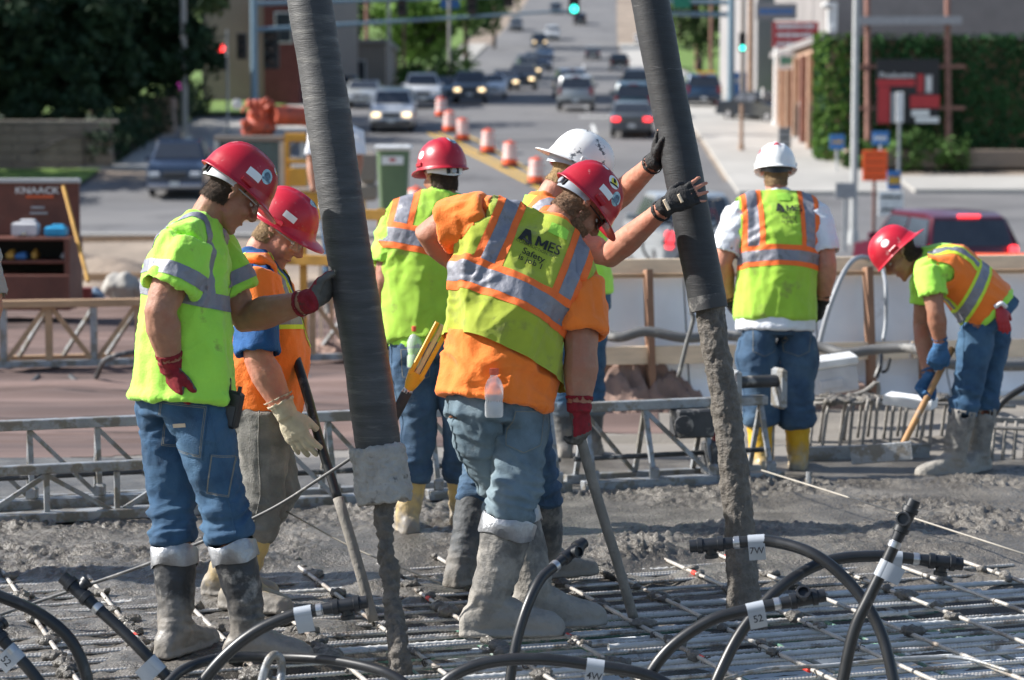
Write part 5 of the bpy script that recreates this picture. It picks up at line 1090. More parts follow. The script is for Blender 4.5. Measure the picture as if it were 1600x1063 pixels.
heap('crumpled heap of brown burlap in front of the barrier', G(965, 642), .62, .5, .40, 1.3, 'burlap_dry'); heap('low fold of brown burlap left of the large heap', G(880, 650), .4, .4, .2, 4.1, 'burlap_dry'); heap('pale crumpled cloth behind the man in orange vest', G(530, 565), .55, .4, .2, 8.1, 'burlap_dry'); heap('pale cloth bundle beside the tool chest', G(560, 505, .0), .35, .3, .25, 9.6, 'burlap_dry')

pm('steel_dirty', (.30, .315, .33), .5, metal=.35, var=.2, scale=10, dirt=(.20, .185, .16), dscale=11, dthr=.48, dsharp=.08, bump=.5, bscale=40); pm('steel_dark', (.06, .062, .066), .6, metal=.3, var=.3, scale=8, dirt=(.27, .255, .235), dscale=10, dthr=.55)
# ---- truss screed across the deck (three sections)
def truss(label, a, b, h, group, half=.13, front=None):
    a, b = Vector(a), Vector(b); d = (b - a).normalized(); nrm = Vector((d.y, -d.x, 0)); L = (b - a).length; root = empty('truss_screed', (a + b) / 2, label, 'screed', group); up = Vector((0, 0, h))
    mb = MB(); mb.beam(a + up + d * .03, b + up - d * .03, .062, .05, bev=.004); mb.build('top_chord', MATS['steel_dirty'], root)
    for s_ in (-1, 1): mb = MB(); mb.beam(a + nrm * s_ * half + Vector((0, 0, .035)), b + nrm * s_ * half + Vector((0, 0, .035)), .05 if s_ < 0 else .09, .05, bev=.004); mb.build('bottom_board', MATS['steel_dirty'], root)
    n = max(2, round(L / .37))
    for k in range(n + 1):
        q = a + d * (.06 + (L - .12) * k / n)
        for s_ in (-1, 1):
            mb = MB(); mb.beam(q + up - Vector((0, 0, .02)), q + nrm * s_ * half + Vector((0, 0, .05)), .020, .026, up=d); mb.build('leg', MATS['steel_dirty'], root)
            if k < n and (k + (s_ > 0)) % 2 == 0:
                q2 = a + d * (.06 + (L - .12) * (k + 1) / n); mb = MB(); mb.beam(q + up - Vector((0, 0, .03)), q2 + nrm * s_ * half + Vector((0, 0, .05)), .022, .022, up=nrm); mb.build('brace', MATS['steel_dirty'], root)
        mb = MB(); mb.box(q + nrm * half + Vector((0, 0, .085)), (.05, .07, .06), bev=.008); mb.build('clamp', MATS['steel_dirty'], root)
    mb = MB(); mb.tube([a + Vector((0, 0, .16)), b + Vector((0, 0, .16))], .014, 8); mb.build('drive_rod', MATS['steel_dark'], root, smooth=True)
    if front:
        fo, fh = front; a2, b2 = a + nrm * fo, b + nrm * fo; mb = MB(); mb.beam(a2 + Vector((0, 0, fh)), b2 + Vector((0, 0, fh)), .05, .045, bev=.004); mb.build('front_rail', MATS['steel_dirty'], root)
        for k in range(n + 1):
            q = a2 + d * (.06 + (L - .12) * k / n); mb = MB(); mb.beam(q + Vector((0, 0, fh - .03)), q + Vector((0, 0, .03)), .024, .026, up=d); mb.build('front_leg', MATS['steel_dirty'], root)
            if k < n: q2 = a2 + d * (.06 + (L - .12) * (k + 1) / n); mb = MB(); mb.beam(q + Vector((0, 0, fh - .03 if k % 2 else .04)), q2 + Vector((0, 0, .04 if k % 2 else fh - .03)), .022, .022, up=nrm); mb.build('front_brace', MATS['steel_dirty'], root)
        mb = MB(); mb.beam(a2 + Vector((0, 0, .04)), b2 + Vector((0, 0, .04)), .1, .05, bev=.004); mb.build('front_board', MATS['steel_dirty'], root)
SC0 = Vector((-2.75, 10.62, 0)); SD = Vector((1, .37, 0)).normalized()
sp = lambda t: SC0 + SD * t
truss('left section of the grey truss screed beside the man in lime shirt', sp(0) + Vector((0, .35, 0)), sp(1.12) + Vector((0, .35, 0)), .42, 'screed sections', half=.05, front=(.52, .27)); truss('truss screed section behind the two men on the left', sp(1.2), sp(2.35), .44, 'screed sections')
truss('middle truss screed section behind the grey hose', sp(2.43), sp(3.2), .44, 'screed sections'); truss('right truss screed section beside the black hose', sp(3.28), sp(4.42), .43, 'screed sections')
rb = MB(); c = sp(3.95) + Vector((.0, -.05, .33)); rb.box(c, (.2, .14, .15), Matrix.Rotation(A_, 3, 'Z'), bev=.01); eb = rb.build('vibrator_motor', MATS['steel_dark'], label='black motor box hung below the right screed section', cat='motor')
rb = MB(); rb.cyl(c + Vector((-.05, -.08, 0)), c + Vector((-.05, -.13, 0)), .05, .05); rb.build('cover', MATS['steel_dark'], eb, smooth=True)
wn = empty('winch', sp(4.35) + Vector((0, 0, .5)), 'grey winch with red handle on the right screed end', 'winch'); c = sp(4.35) + Vector((0, 0, .53)); mb = MB(); mb.cyl(c - SD * .12, c + SD * .1, .034, .034, 16); mb.build('drum', MATS['steel_dark'], wn, smooth=True)
for t in (-.15, .12): mb = MB(); mb.box(c + SD * t - Vector((0, 0, .04)), (.03, .14, .22), Matrix.Rotation(A_, 3, 'Z'), bev=.02); mb.build('side_plate', MATS['steel_dirty'], wn)
pm('red_paint', (.35, .02, .03), .5); mb = MB(); mb.tube([c - SD * .14, c - SD * .22 + Vector((0, 0, .03)), c - SD * .22 + Vector((0, -.05, .12))], .016, 8); mb.build('crank', MATS['red_paint'], wn, smooth=True)
mc = empty('compactor', sp(4.12) + Vector((0, -.02, .03)), 'small dark machine with red cap under the right screed end', 'machine'); c = sp(4.12) + Vector((0, -.05, 0)); mb = MB(); mb.box(c + Vector((0, 0, .13)), (.16, .16, .2), Matrix.Rotation(A_, 3, 'Z'), bev=.02); mb.build('engine', MATS['steel_dark'], mc)
mb = MB(); mb.cyl(c + Vector((0, 0, .23)), c + Vector((0, 0, .27)), .05, .04); mb.build('cap', MATS['red_paint'], mc, smooth=True); mb = MB(); mb.tube([c + Vector((.06, 0, .2)), c + Vector((.12, -.05, .1)), c + Vector((.14, -.08, .02))], .02, 8, k=4); mb.build('hose', MATS['steel_dark'], mc, smooth=True)

# ---- second truss (work bridge) and guard rails further back
pm('wood_tan', (.42, .27, .16), .9, var=.18, scale=5, stretch=(.4, 4, 4), bump=.3, bscale=30); pm('wood_fresh', (.76, .60, .43), .85, var=.12, scale=5, stretch=(.4, 4, 4), bump=.25, bscale=30); pm('wood_brown', (.26, .145, .09), .9, var=.18, scale=5, bump=.3, bscale=30); pm('yellow_steel', (.45, .24, .04), .6, var=.2, scale=6)
wb = empty('work_bridge', P(250, 580, 17.8), 'brown truss work bridge across the deck behind the men at left', 'bridge truss')
wa, wbb = P(-140, 478, 17.6), P(620, 466, 18.6); za, zb_ = wa.z, wbb.z
mb = MB(); mb.beam(wa, wbb, .1, .06, bev=.005); mb.build('top_rail', MATS['wood_tan'], wb)
lo = lambda q: Vector((q.x, q.y, .09)); mb = MB(); mb.beam(lo(wa), lo(wbb), .08, .05); mb.build('bottom_rail', MATS['steel_dirty'], wb)
mb = MB(); mb.beam(lo(wa) + Vector((0, .5, 0)), lo(wbb) + Vector((0, .5, 0)), .08, .05); mb.build('bottom_rail', MATS['wood_tan'], wb)
N = 11
for k in range(N + 1):
    q = wa.lerp(wbb, k / N); mb = MB(); mb.beam(q, lo(q), .05, .05, up=(1, 0, 0)); mb.build('post', MATS['wood_tan'] if k % 2 else MATS['steel_dirty'], wb)
    if k < N:
        q2 = wa.lerp(wbb, (k + 1) / N); mb = MB(); a, b = (q, lo(q2)) if k % 2 else (lo(q), q2); mb.beam(a, b, .035, .035, up=(0, 1, 0)); mb.build('diagonal', MATS['wood_tan'], wb)
        mb = MB(); mb.beam(lo(q) + Vector((0, .5, 0)), q2 + Vector((0, 0, -.03)), .03, .03); mb.build('diagonal', MATS['steel_dirty'], wb)
for k, (x0, x1) in enumerate(((60, 25), (110, 150), (330, 300), (480, 520))):
    mb = MB(); mb.tube([P(x0, 588, 17.5), P(x1, 625, 16.6)], .02, 6); mb.build('foot', MATS['steel_dark'], wb)
gr = empty('guard_rail', P(560, 480, 19.5), 'yellow brown guard rail behind the grey hose', 'guard rail')
for a, b in (((330, 330, 19.8), (668, 338, 19.4)), ((330, 402, 19.8), (668, 412, 19.4))): mb = MB(); mb.beam(P(*a), P(*b), .05, .09, bev=.004); mb.build('rail', MATS['yellow_steel'], gr)
for px in (345, 472, 594, 660): mb = MB(); t = P(px, 326, 19.6); mb.beam((t.x, t.y + .08, -.3), (t.x, t.y + .08, t.z), .09, .06, up=(1, 0, 0), bev=.004); mb.build('post', MATS['yellow_steel'], gr)
for k in range(9): mb = MB(); t = P(500 + k * 17, 415, 19.55); mb.beam((t.x, t.y + .05, -.1), (t.x, t.y + .05, t.z), .05, .03, up=(1, 0, 0)); mb.build('picket', MATS['wood_tan' if k % 3 else 'wood_fresh'], gr)
# boards and rails on the excavation at the left
for lab, a, b, w in (('long timber board along the dirt behind the tool chest', (95, 434, 40), (420, 430, 41), .14), ('timber board on edge lower down in the dirt', (100, 462, 34), (420, 458, 35), .12), ('timber rail in the dirt near the far truss', (95, 375, 52), (300, 372, 53), .12)):
    mb = MB(); mb.beam(P(*a), P(*b), .1, w); mb.build('timber_board', MATS['wood_tan'], label=lab, cat='board', group='timber boards')
def mound(label, c, rx, ry, h, seed, mat='dirt'):
    n = 40; gx = np.linspace(-1.1, 1.1, n); Xg, Yg = np.meshgrid(gx, gx); r = np.sqrt(Xg ** 2 + Yg ** 2).ravel(); p3 = np.c_[Xg.ravel() * 2 + seed, Yg.ravel() * 2, 0 * r]; zz = h * (1 - sm(r)) * (1 + .5 * noise(p3)) + .12 * h * fbm(p3 * 2.5, 2)
    V = np.c_[Xg.ravel() * rx + c[0], Yg.ravel() * ry + c[1], np.where(r > 1.05, -.3, zz) + c[2]]; idx = np.arange(n * n).reshape(n, n); Q = np.stack([idx[:-1, :-1], idx[:-1, 1:], idx[1:, 1:], idx[1:, :-1]], -1).reshape(-1, 4); o = link_np('dirt_mound', V, Q, [MATS[mat]]); tag(o, label, 'dirt mound', 'dirt mounds')
mound('sandy dirt mound left of the man in lime shirt', gp(190, 44), 2.8, 4, .7, 1); mound('sandy dirt mound behind the tool chest', gp(60, 50), 3, 4, .6, 5); mound('low dirt mound behind the work bridge', gp(330, 40), 2.2, 3, .6, 9)
# ---- tool chest with open lid
pm('chest_brown', (.115, .035, .022), .6, var=.25, scale=5, dirt=(.2, .12, .08), dscale=6, dthr=.62); pm('chest_orange', (.55, .10, .03), .6); pm('chest_inside', (.02, .018, .017), .8)
TD = 22.5; tc = empty('tool_chest', G(40, 470 + 40), 'brown steel tool chest with its lid open, full of tools', 'tool chest'); T0 = P(0, 380, TD)
bx = lambda x0, y0, x1, y1, dp, nm, mat, dd=0., par=tc: (lambda a, b: MB().box(((a.x + b.x) / 2, a.y + dp / 2 + dd, (a.z + b.z) / 2), (b.x - a.x, dp, a.z - b.z), bev=.008).build(nm, MATS[mat], par))(P(x0, y0, TD), P(x1, y1, TD))
bx(-110, 430, 108, 486, .7, 'lower_case', 'chest_brown'); bx(-110, 284, 104, 372, .06, 'lid', 'chest_brown', .62); bx(-110, 280, 106, 288, .12, 'lid_edge', 'galv', .58)
bx(100, 372, 108, 432, .7, 'side_wall', 'chest_brown'); bx(-110, 372, -100, 432, .7, 'side_wall', 'chest_brown'); bx(-100, 372, 100, 431, .03, 'back_panel', 'chest_inside', .66)
for y0 in (372, 408): bx(-100, y0, 100, y0 + 5, .55, 'shelf', 'chest_brown', .08)
fl = P(38, 300, TD); flat_text('lettering', 'KNAACK', fl + Vector((0, .61, 0)), (1, 0, 0), (0, 0, 1), .095, MATS['sign_white'], tc, 1.15)
bx(20, 307, 64, 312, .01, 'label_stripe', 'chest_orange', .605); bx(28, 325, 50, 329, .01, 'label_text', 'sign_grey', .605); bx(26, 334, 55, 338, .01, 'label_text', 'sign_grey', .605)
mb = MB(); mb.tube([P(82, 293, TD - .0) + Vector((0, .55, 0)), P(138, 440, TD - .2)], .02, 8); mb.build('lid_strut', MATS['yellow_steel'], tc, smooth=True)
pm('tarp_blue', (.02, .30, .55), .5); pm('cream_box', (.5, .5, .52), .7)
for nm, lab, x0, y0, x1, y1, m in (('cardboard_box', 'pale box standing in the open tool chest', 10, 344, 50, 372, 'cream_box'), ('blue_bag', 'bright blue bag lying on the chest shelf', 62, 352, 95, 372, 'tarp_blue'), ('steel_can', 'shiny can in the tool chest', 26, 358, 34, 372, 'chrome'), ('steel_can', 'small shiny can beside the other one in the chest', 19, 363, 26, 372, 'chrome'), ('power_tool', 'yellow tool on the lower chest shelf near the left', 2, 392, 14, 408, 'yellow_steel'), ('power_tool', 'yellow tool on the lower chest shelf near its middle', 42, 391, 50, 408, 'yellow_steel'), ('tool_case', 'dark blue case on the lower chest shelf', 16, 396, 34, 408, 'sign_blue'), ('grey_tool', 'grey tool at the right end of the chest shelf', 88, 395, 100, 408, 'sign_grey')):
    a, b = P(x0, y0, TD), P(x1, y1, TD); mb = MB(); w_, h_ = b.x - a.x, a.z - b.z; cx = (a.x + b.x) / 2; yy = a.y + .3
    mb.box((cx, yy, b.z + h_ * .4 + .003), (w_, .18, h_ * .8), bev=.02); mb.box((cx + w_ * .1, yy, b.z + h_ * .88), (w_ * .6, .12, h_ * .24), bev=.015)
    tag(mb.build(nm, MATS[m]), lab, 'tool' if 'tool' in nm else nm.split('_')[1], 'things in the tool chest')
bk = G(128, 488, .0); mb = MB(); mb.lathe(bk, [(.10, 0), (.12, .26), (.125, .27), (.11, .265)], 18); mb.build('bucket', pm('bucket_red', (.16, .02, .02), .5), label='dark red bucket right of the tool chest', cat='bucket', smooth=True)
mb = MB(); mb.lathe(G(150, 486), [(.09, 0), (.10, .2), (.06, .22), (.03, .26)], 16); mb.build('jug', pm('jug_blue', (.12, .18, .26), .5), label='grey blue jug beside the red bucket', cat='jug', smooth=True)
for k, (px, py, r, lab) in enumerate(((190, 448, .16, 'pale round stone in the dirt near the bucket'), (226, 452, .12, 'small pale stone right of the round one'))):
    mb = MB(); mb.ell(P(px, py, 24), r * 1.3, r, r, n=12); V, Q = blob(mb, .03, 2); V = V + vnormals(V, Q) * (.03 * fbm(V * 9, 2))[:, None]; tag(link_np('boulder', V, Q, [MATS['concrete_walk']]), lab, 'stone', 'stones')
cb = MB(); cb.tube([P(150, 590, 17.2), P(170, 560, 17.0), P(240, 550, 17.1), P(330, 575, 17.0), P(420, 560, 17.3)], .02, 7, k=6); cb.build('cable', MATS['steel_dark'], label='black cable lying across the work bridge foot', cat='cable', smooth=True)

# ---- concrete barrier with timber forms
pm('concrete_pale', (.84, .845, .85), .8, var=.08, scale=2.5, bump=.2, bscale=30, col2=(.79, .795, .80), dirt=(.5, .49, .47), dscale=3, dthr=.63)
B0, B1 = P(860, 640, 15.3), P(1660, 640, 16.1); B0.z = B1.z = 0; bd = (B1 - B0).normalized(); bn = Vector((bd.y, -bd.x, 0)); bt = lambda t, off=0., z_=0.: B0.lerp(B1, t) + bn * off + Vector((0, 0, z_))
br = empty('concrete_barrier', B0.lerp(B1, .5), 'pale concrete barrier with timber formwork behind the two men at right', 'barrier')
for k in range(4):
    a, b = bt(k / 4 + .002), bt((k + 1) / 4 - .002); mb = MB(); poly = [bn * .20 + Vector((0, 0, 0)), bn * .20 + Vector((0, 0, .10)), bn * .13 + Vector((0, 0, .22)), bn * -.02 + Vector((0, 0, .93)), bn * -.14 + Vector((0, 0, .93)), bn * -.2]
    mb.prism([a + q for q in poly], b - a); mb.build('barrier_section', MATS['concrete_pale'], br)
def tb(a, b, w, h, mat, nm): mb = MB(); mb.beam(a, b, w, h, bev=.003); mb.build(nm, MATS[mat], br)
for k in range(3): tb(bt(k / 3 + .004, .02, .985), bt((k + 1) / 3 - .004, .02, .985), .04, .105, 'wood_fresh', 'top_form_board')
for k in range(3): tb(bt(k / 3 + .006, .20, .40 - .0), bt((k + 1) / 3 - .002, .20, .40), .04, .12, 'wood_fresh', 'waler_board')
tb(bt(0, .30, .05), bt(1, .30, .05), .09, .05, 'wood_fresh', 'base_board'); tb(bt(.0, .12, .93), bt(.99, .12, .93), .03, .03, 'wood_tan', 'top_strip')
for px in (898, 1001, 1348, 1434, 1640):
    t = (X_(px, 15.6) - B0.x) / (B1.x - B0.x); mb = MB(); mb.beam(bt(t, .245, .04), bt(t, .13, .97), .095, .045, up=bd, bev=.003); mb.build('form_post', MATS['wood_brown'], br)
ob = MB(); a, b = P(1538, 402, 26), P(1680, 405, 26); ob.box((a + b) / 2 + Vector((0, 0, -.6)), (1.6, .45, 1.3), bev=.08); ob.build('plastic_barrier', MATS['drum_orange'], label='orange plastic barrier at the right edge behind the red suv', cat='barrier')
# hoses and conduits on the barrier
pm('hose_black', (.014, .015, .017), .42, var=.3, scale=14, dirt=(.10, .10, .10), dscale=10, dthr=.6); pm('hose_grey', (.11, .11, .11), .55, dirt=(.3, .29, .27), dscale=9, dthr=.55); pm('pvc_white', (.66, .67, .68), .4); pm('hose_pale', (.26, .27, .285), .45); pm('hose_tan', (.36, .33, .28), .6)
def hose(nm, lab, pts, r, mat, k=8, cat='hose', group=None): mb = MB(); mb.tube(pts, r, 10, k=k); return mb.build(nm, MATS[mat], label=lab, cat=cat, group=group, smooth='all')
hose('hose', 'grey hose sagging along the barrier boards', [P(925, 515, 15.0), P(965, 527, 14.9), P(1010, 518, 14.9), P(1070, 528, 14.9), P(1140, 525, 15), P(1270, 540, 15), P(1320, 552, 14.9), P(1370, 546, 14.9), P(1430, 545, 14.8), P(1480, 568, 14.6), P(1560, 572, 14.8), P(1660, 570, 15)], .035, 'hose_grey')
hose('conduit', 'white conduit looping over the barrier top', [P(1278, 545, 15.0), P(1296, 480, 15), P(1322, 420, 15.1), P(1345, 402, 15.4), P(1372, 410, 15.9)], .017, 'hose_pale'); hose('conduit', 'thin grey conduit hanging down the barrier face', [P(1372, 405, 15.9), P(1383, 440, 15.15), P(1384, 500, 15.1), P(1380, 532, 15.05)], .013, 'hose_pale')
hose('hose', 'tan hose standing behind the black hose near the barrier', [P(1060, 590, 13.6), P(1072, 540, 13.6), P(1083, 500, 13.6), P(1080, 488, 13.6)], .014, 'hose_grey'); hose('cable', 'black cable rising at the right edge', [P(1545, 660, 13.2), P(1570, 625, 13.2), P(1610, 600, 13.2)], .02, 'hose_black')
hg = empty('trigger_gun', P(1380, 575, 14.5), 'black trigger nozzle hanging on the barrier', 'nozzle'); mb = MB(); mb.tube([P(1376, 556, 14.6), P(1374, 575, 14.5), P(1368, 590, 14.5)], .018, 8); mb.build('grip', MATS['hose_black'], hg, smooth=True); mb = MB(); mb.tube([P(1391, 560, 14.5), P(1386, 578, 14.5), P(1378, 582, 14.5)], .01, 8, k=4); mb.build('trigger', MATS['hose_black'], hg, smooth=True)
# white crate
wc = empty('storage_box', G(1298, 632), 'white plastic box with lid in front of the barrier', 'box'); Mz = Matrix.Rotation(R(-8), 3, 'Y'); c = P(1295, 592, 14.3); mb = MB(); mb.box(c, (.33, .25, .17), Mz, bev=.012); mb.build('case', MATS['cream_box'], wc); mb = MB(); mb.box(c + Mz @ Vector((0, 0, .11)), (.36, .28, .06), Mz, bev=.012); mb.build('lid', MATS['pvc_white'], wc); mb = MB(); mb.box(c + Vector((0, -.13, -.02)), (.14, .012, .05), Mz); mb.build('handle', MATS['cream_box'], wc)
c2 = G(1298, 645); mb = MB(); mb.box((c2.x, c2.y + .1, .1), (.45, .3, .2), bev=.01); mb.build('timber_block', MATS['burlap_dry'], label='brown covered block under the white plastic box', cat='block')
# rebar stirrups standing out of the deck edge, splattered with concrete
pm('rebar_muddy', (.25, .235, .215), .7, metal=.1, var=.25, scale=20, bump=.6, bscale=90, dirt=(.13, .11, .10), dscale=12, dthr=.6)
rcg = empty('rebar_cage', G(1350, 700), 'row of leaning bent reinforcing bars coated in concrete beside the raking man', 'rebar cage')
for k in range(13):
    px = 1262 + k * 21 + random.uniform(-4, 4); a = G(px, 708 - k * .3, .0); t = a + Vector((.05 + random.uniform(-.02, .03), .05, .27 + random.uniform(-.02, .02))); mb = MB(); mb.tube([a - Vector((0, 0, .05)), a.lerp(t, .8), t, t + Vector((.015, .08, .02)), t + Vector((.02, .32, -.02)), t + Vector((.0, .36, -.25))], .0105, 7, k=3); mb.build('stirrup', MATS['rebar_muddy'], rcg, smooth='all')
for dz, dy in ((.285, .02), (.29, .2), (.27, .33)):
    a, b = G(1262, 706) + Vector((.03, dy, dz)), G(1560, 703) + Vector((.1, dy, dz - .03)); mb = MB(); mb.tube([a, a.lerp(b, .5) + Vector((0, 0, .01)), b], .011, 7, k=6); mb.build('long_bar', MATS['rebar_muddy'], rcg, smooth='all')
for k in range(7):
    px = 1548 + k * 17; a = G(px, 722, 0); mb = MB(); mb.tube([a - Vector((0, 0, .05)), a + Vector((.03, .05, .22)), a + Vector((.05, .3, .22))], .011, 7); mb.build('stirrup', MATS['rebar_muddy'], rcg, smooth='all')
mb = MB(); mb.beam(P(1535, 655, 12.95), P(1640, 660, 13.0), .03, .03); mb.tube([P(1540, 668, 12.9), P(1640, 672, 12.9)], .012, 6); mb.build('long_bar', MATS['rebar_muddy'], rcg)
hz_ = MB(); a = G(1395, 655, .30); hz_.beam(P(1385, 622, 13.2), P(1460, 632, 13.1), .2, .06, bev=.006); hz_.build('float_board', MATS['concrete_pale'], label='small pale wooden float board lying on the rebar cage', cat='float')
# clods of concrete caught on the cage
cl = MB()
for k in range(46):
    t = random.random(); a = G(1262, 706).lerp(G(1480, 704), t) + Vector((.03, random.uniform(.0, .34), .295)); r0 = random.uniform(.015, .045); cl.ell(a, r0 * 1.4, r0, r0 * .6, n=8)
V, Q = blob(cl, .012, 2); V = V + vnormals(V, Q) * (.012 * fbm(V * 40, 2))[:, None]; o = link_np('concrete_clods', V, Q, [MATS['concrete_wet']]); tag(o, 'clods of wet concrete caught on the rebar cage', 'concrete', kind='stuff')
tb2 = MB(); tb2.beam(G(1260, 722) + Vector((0, 0, .04)), G(1450, 716) + Vector((0, 0, .04)), .05, .09); tb2.build('edge_board', MATS['steel_dirty'], label='grey edge board at the foot of the rebar cage', cat='board')
ib_ = MB(); ib_.tube([P(1308, 625, 13.6), P(1350, 612, 13.6), P(1372, 598, 13.6), P(1371, 640, 13.6)], .013, 7, k=3); ib_.build('bent_bar', MATS['rebar_muddy'], label='single bent bar standing above the rebar cage', cat='bar')
for px, py, h, lab in ((1204, 736, .34, 'thin grey stake between the yellow boots'), (1262, 768, .1, 'short stub of pipe sticking out of the concrete')):
    b = G(px, py); mb = MB(); mb.tube([b - Vector((0, 0, .05)), b + Vector((.01, .02, h))], .016, 8); mb.build('stake', MATS['steel_dirty'], label=lab, cat='stake', smooth=True)
# bicycle behind the barrier
by = empty('bicycle', P(1052, 400, 36), 'black bicycle standing behind the barrier near the black hose', 'bicycle'); O = P(1036, 380, 36)
for dx in (0, 1.0):
    mb = MB(); vs = [O + Vector((dx + .33 * math.cos(t), 0, .33 * math.sin(t))) for t in np.linspace(0, 2 * math.pi, 33)]; mb.tube(vs, .022, 7, caps=False); w = mb.build('wheel', MATS['tyre'], by, smooth=True)
    mb = MB()
    for t in np.linspace(0, math.pi, 7)[:-1]: mb.tube([O + Vector((dx + .32 * math.cos(t), 0, .32 * math.sin(t))), O + Vector((dx - .32 * math.cos(t), 0, -.32 * math.sin(t)))], .003, 4)
    mb.build('spokes', MATS['rim'], w)
mb = MB(); S1, S2, S3, S4 = Vector((.42, 0, -.02)), Vector((.3, 0, .5)), Vector((.82, 0, .52)), Vector((1., 0, 0)); 
for a, b in ((Vector((0, 0, 0)), S1), (Vector((0, 0, 0)), S2), (S1, S2), (S2, S3), (S1, S3), (S3, S4)): mb.tube([O + a, O + b], .018, 7)
mb.build('frame', MATS['paint_red'], by, smooth=True); mb = MB(); mb.box(O + Vector((.28, 0, .58)), (.26, .14, .05), bev=.02); mb.build('saddle', MATS['tyre'], by); mb = MB(); mb.tube([O + S3, O + S3 + Vector((-.04, 0, .16)), O + S3 + Vector((.1, -.25, .2))], .014, 7); mb.tube([O + S3 + Vector((-.04, 0, .16)), O + S3 + Vector((.1, .25, .2))], .014, 7); mb.build('handlebar', MATS['steel_dark'], by, smooth=True)
# ---- machine, green cart and man in white further back
mk = empty('drilling_rig', P(400, 330, 46), 'orange and yellow construction machine behind the men at left', 'machine'); MD = 46
pm('machine_orange', (.42, .07, .03), .6, var=.25, scale=3, dirt=(.12, .04, .03), dscale=4, dthr=.55); pm('machine_yellow', (.55, .27, .03), .5, var=.15, scale=3); pm('cab_glass', (.03, .07, .09), .15, spec=.8)
def mbx(x0, y0, x1, y1, dp, dd, nm, mat, bev=.02): a, b = P(x0, y0, MD), P(x1, y1, MD); MB().box(((a.x + b.x) / 2, a.y + dd + dp / 2, (a.z + b.z) / 2), (b.x - a.x, dp, a.z - b.z), bev=bev).build(nm, MATS[mat], mk)
mbx(337, 222, 441, 300, 1.6, .1, 'cab_glass', 'cab_glass'); mbx(334, 212, 444, 221, 1.8, 0, 'cab_roof', 'stucco_beige')
for x0 in (334, 436): mbx(x0, 221, x0 + 8, 300, .1, .0, 'cab_post', 'galv')
mbx(325, 300, 560, 345, 2.4, 0., 'chassis', 'machine_yellow', .05); eng = MB(); ec = P(400, 190, MD) + Vector((0, .6, 0)); er = random.Random(4)
eng.ell(ec + Vector((0, 0, -.12)), .36, .3, .24); eng.cyl(ec + Vector((-.1, 0, -.2)), ec + Vector((-.06, 0, .3)), .2, .15); eng.cyl(ec + Vector((.12, 0, -.1)), ec + Vector((.1, 0, .34)), .17, .12)
for k in range(16): a = ec + Vector((er.uniform(-.35, .35), er.uniform(-.3, 0), er.uniform(-.25, .35))); eng.tube([a, a + Vector((er.uniform(-.2, .2), er.uniform(-.1, .1), er.uniform(-.15, .15)))], er.uniform(.03, .08), 8)
V, Q = blob(eng, .02, 2); link_np('engine', V, Q, [MATS['machine_orange']], mk)
for k in range(4): mb = MB(); c = P(386 + k * 10, 160, MD) + Vector((0, .5, 0)); mb.lathe(c, [(.08, -.1), (.09, 0), (.06, .06), (.02, .07)], 12); mb.build('cylinder_head', MATS['machine_orange'], mk, smooth=True)
mb = MB(); mb.tube([P(420, 180, MD) + Vector((0, .5, 0)), P(470, 182, MD + 1), P(520, 190, MD + 2)], [.22, .2, .16], 10); mb.build('boom', MATS['machine_orange'], mk, smooth=True); mb = MB(); mb.lathe(P(371, 163, MD), [(.03, 0), (.11, .06), (.11, .1), (.02, .12)], 14, (0, -1, 0)); mb.build('work_light', MATS['frame_white'], mk, smooth=True)
for x0, y0, x1, y1, m in ((446, 208, 480, 222, 'machine_yellow'), (446, 222, 452, 300, 'machine_yellow'), (450, 248, 480, 256, 'machine_yellow'), (452, 262, 480, 292, 'machine_yellow'), (470, 222, 476, 250, 'galv')): mbx(x0, y0, x1, y1, .5, -.2, 'loader_frame', m)
gc = empty('green_cart', P(615, 330, 38), 'green wheeled bin with white lid behind the grey hose', 'bin'); c = P(615, 275, 38)
pm('bin_green', (.11, .17, .085), .6, var=.12, scale=3); mb = MB(); mb.loft([(c + Vector((0, 0, -.62)), Vector((.22, 0, 0)), Vector((0, .25, 0))), (c + Vector((0, 0, .42)), Vector((.27, 0, 0)), Vector((0, .3, 0)))], 24, sup=8.); mb.build('bin_body', MATS['bin_green'], gc, smooth=40)
mb = MB(); mb.box(c + Vector((0, 0, .47)), (.62, .68, .1), bev=.04); mb.build('lid', MATS['pvc_white'], gc); mb = MB(); mb.box(c + Vector((0, -.31, .26)), (.36, .02, .14)); lbx = mb.build('label_plate', MATS['sign_white'], gc); mb = MB(); mb.box(c + Vector((0, -.325, .27)), (.1, .01, .05)); mb.build('label_print', MATS['sign_red'], lbx)
for s_ in (-1, 1): mb = MB(); mb.lathe(c + Vector((.22 * s_, .26, -.62)), [(.1, -.03), (.1, .03)], 14, (1, 0, 0)); mb.build('wheel', MATS['tyre'], gc, smooth=True)
mb = MB(); a = P(576, 262, 39); mb.box(a, (.28, .4, .55), bev=.06); mb.box(a + Vector((-.02, 0, -.42)), (.34, .4, .3), bev=.05); mb.build('generator', MATS['stucco_beige'], label='pale generator box beside the green bin', cat='generator')
# ================================================================== people: the crew
S_ = lambda *m: [MATS[x] for x in m]
RECT = lambda az, el, w=.030, h=.058, rot=0: ('rect', az, el, w, h, S_('sticker_white'), rot, 'sticker')
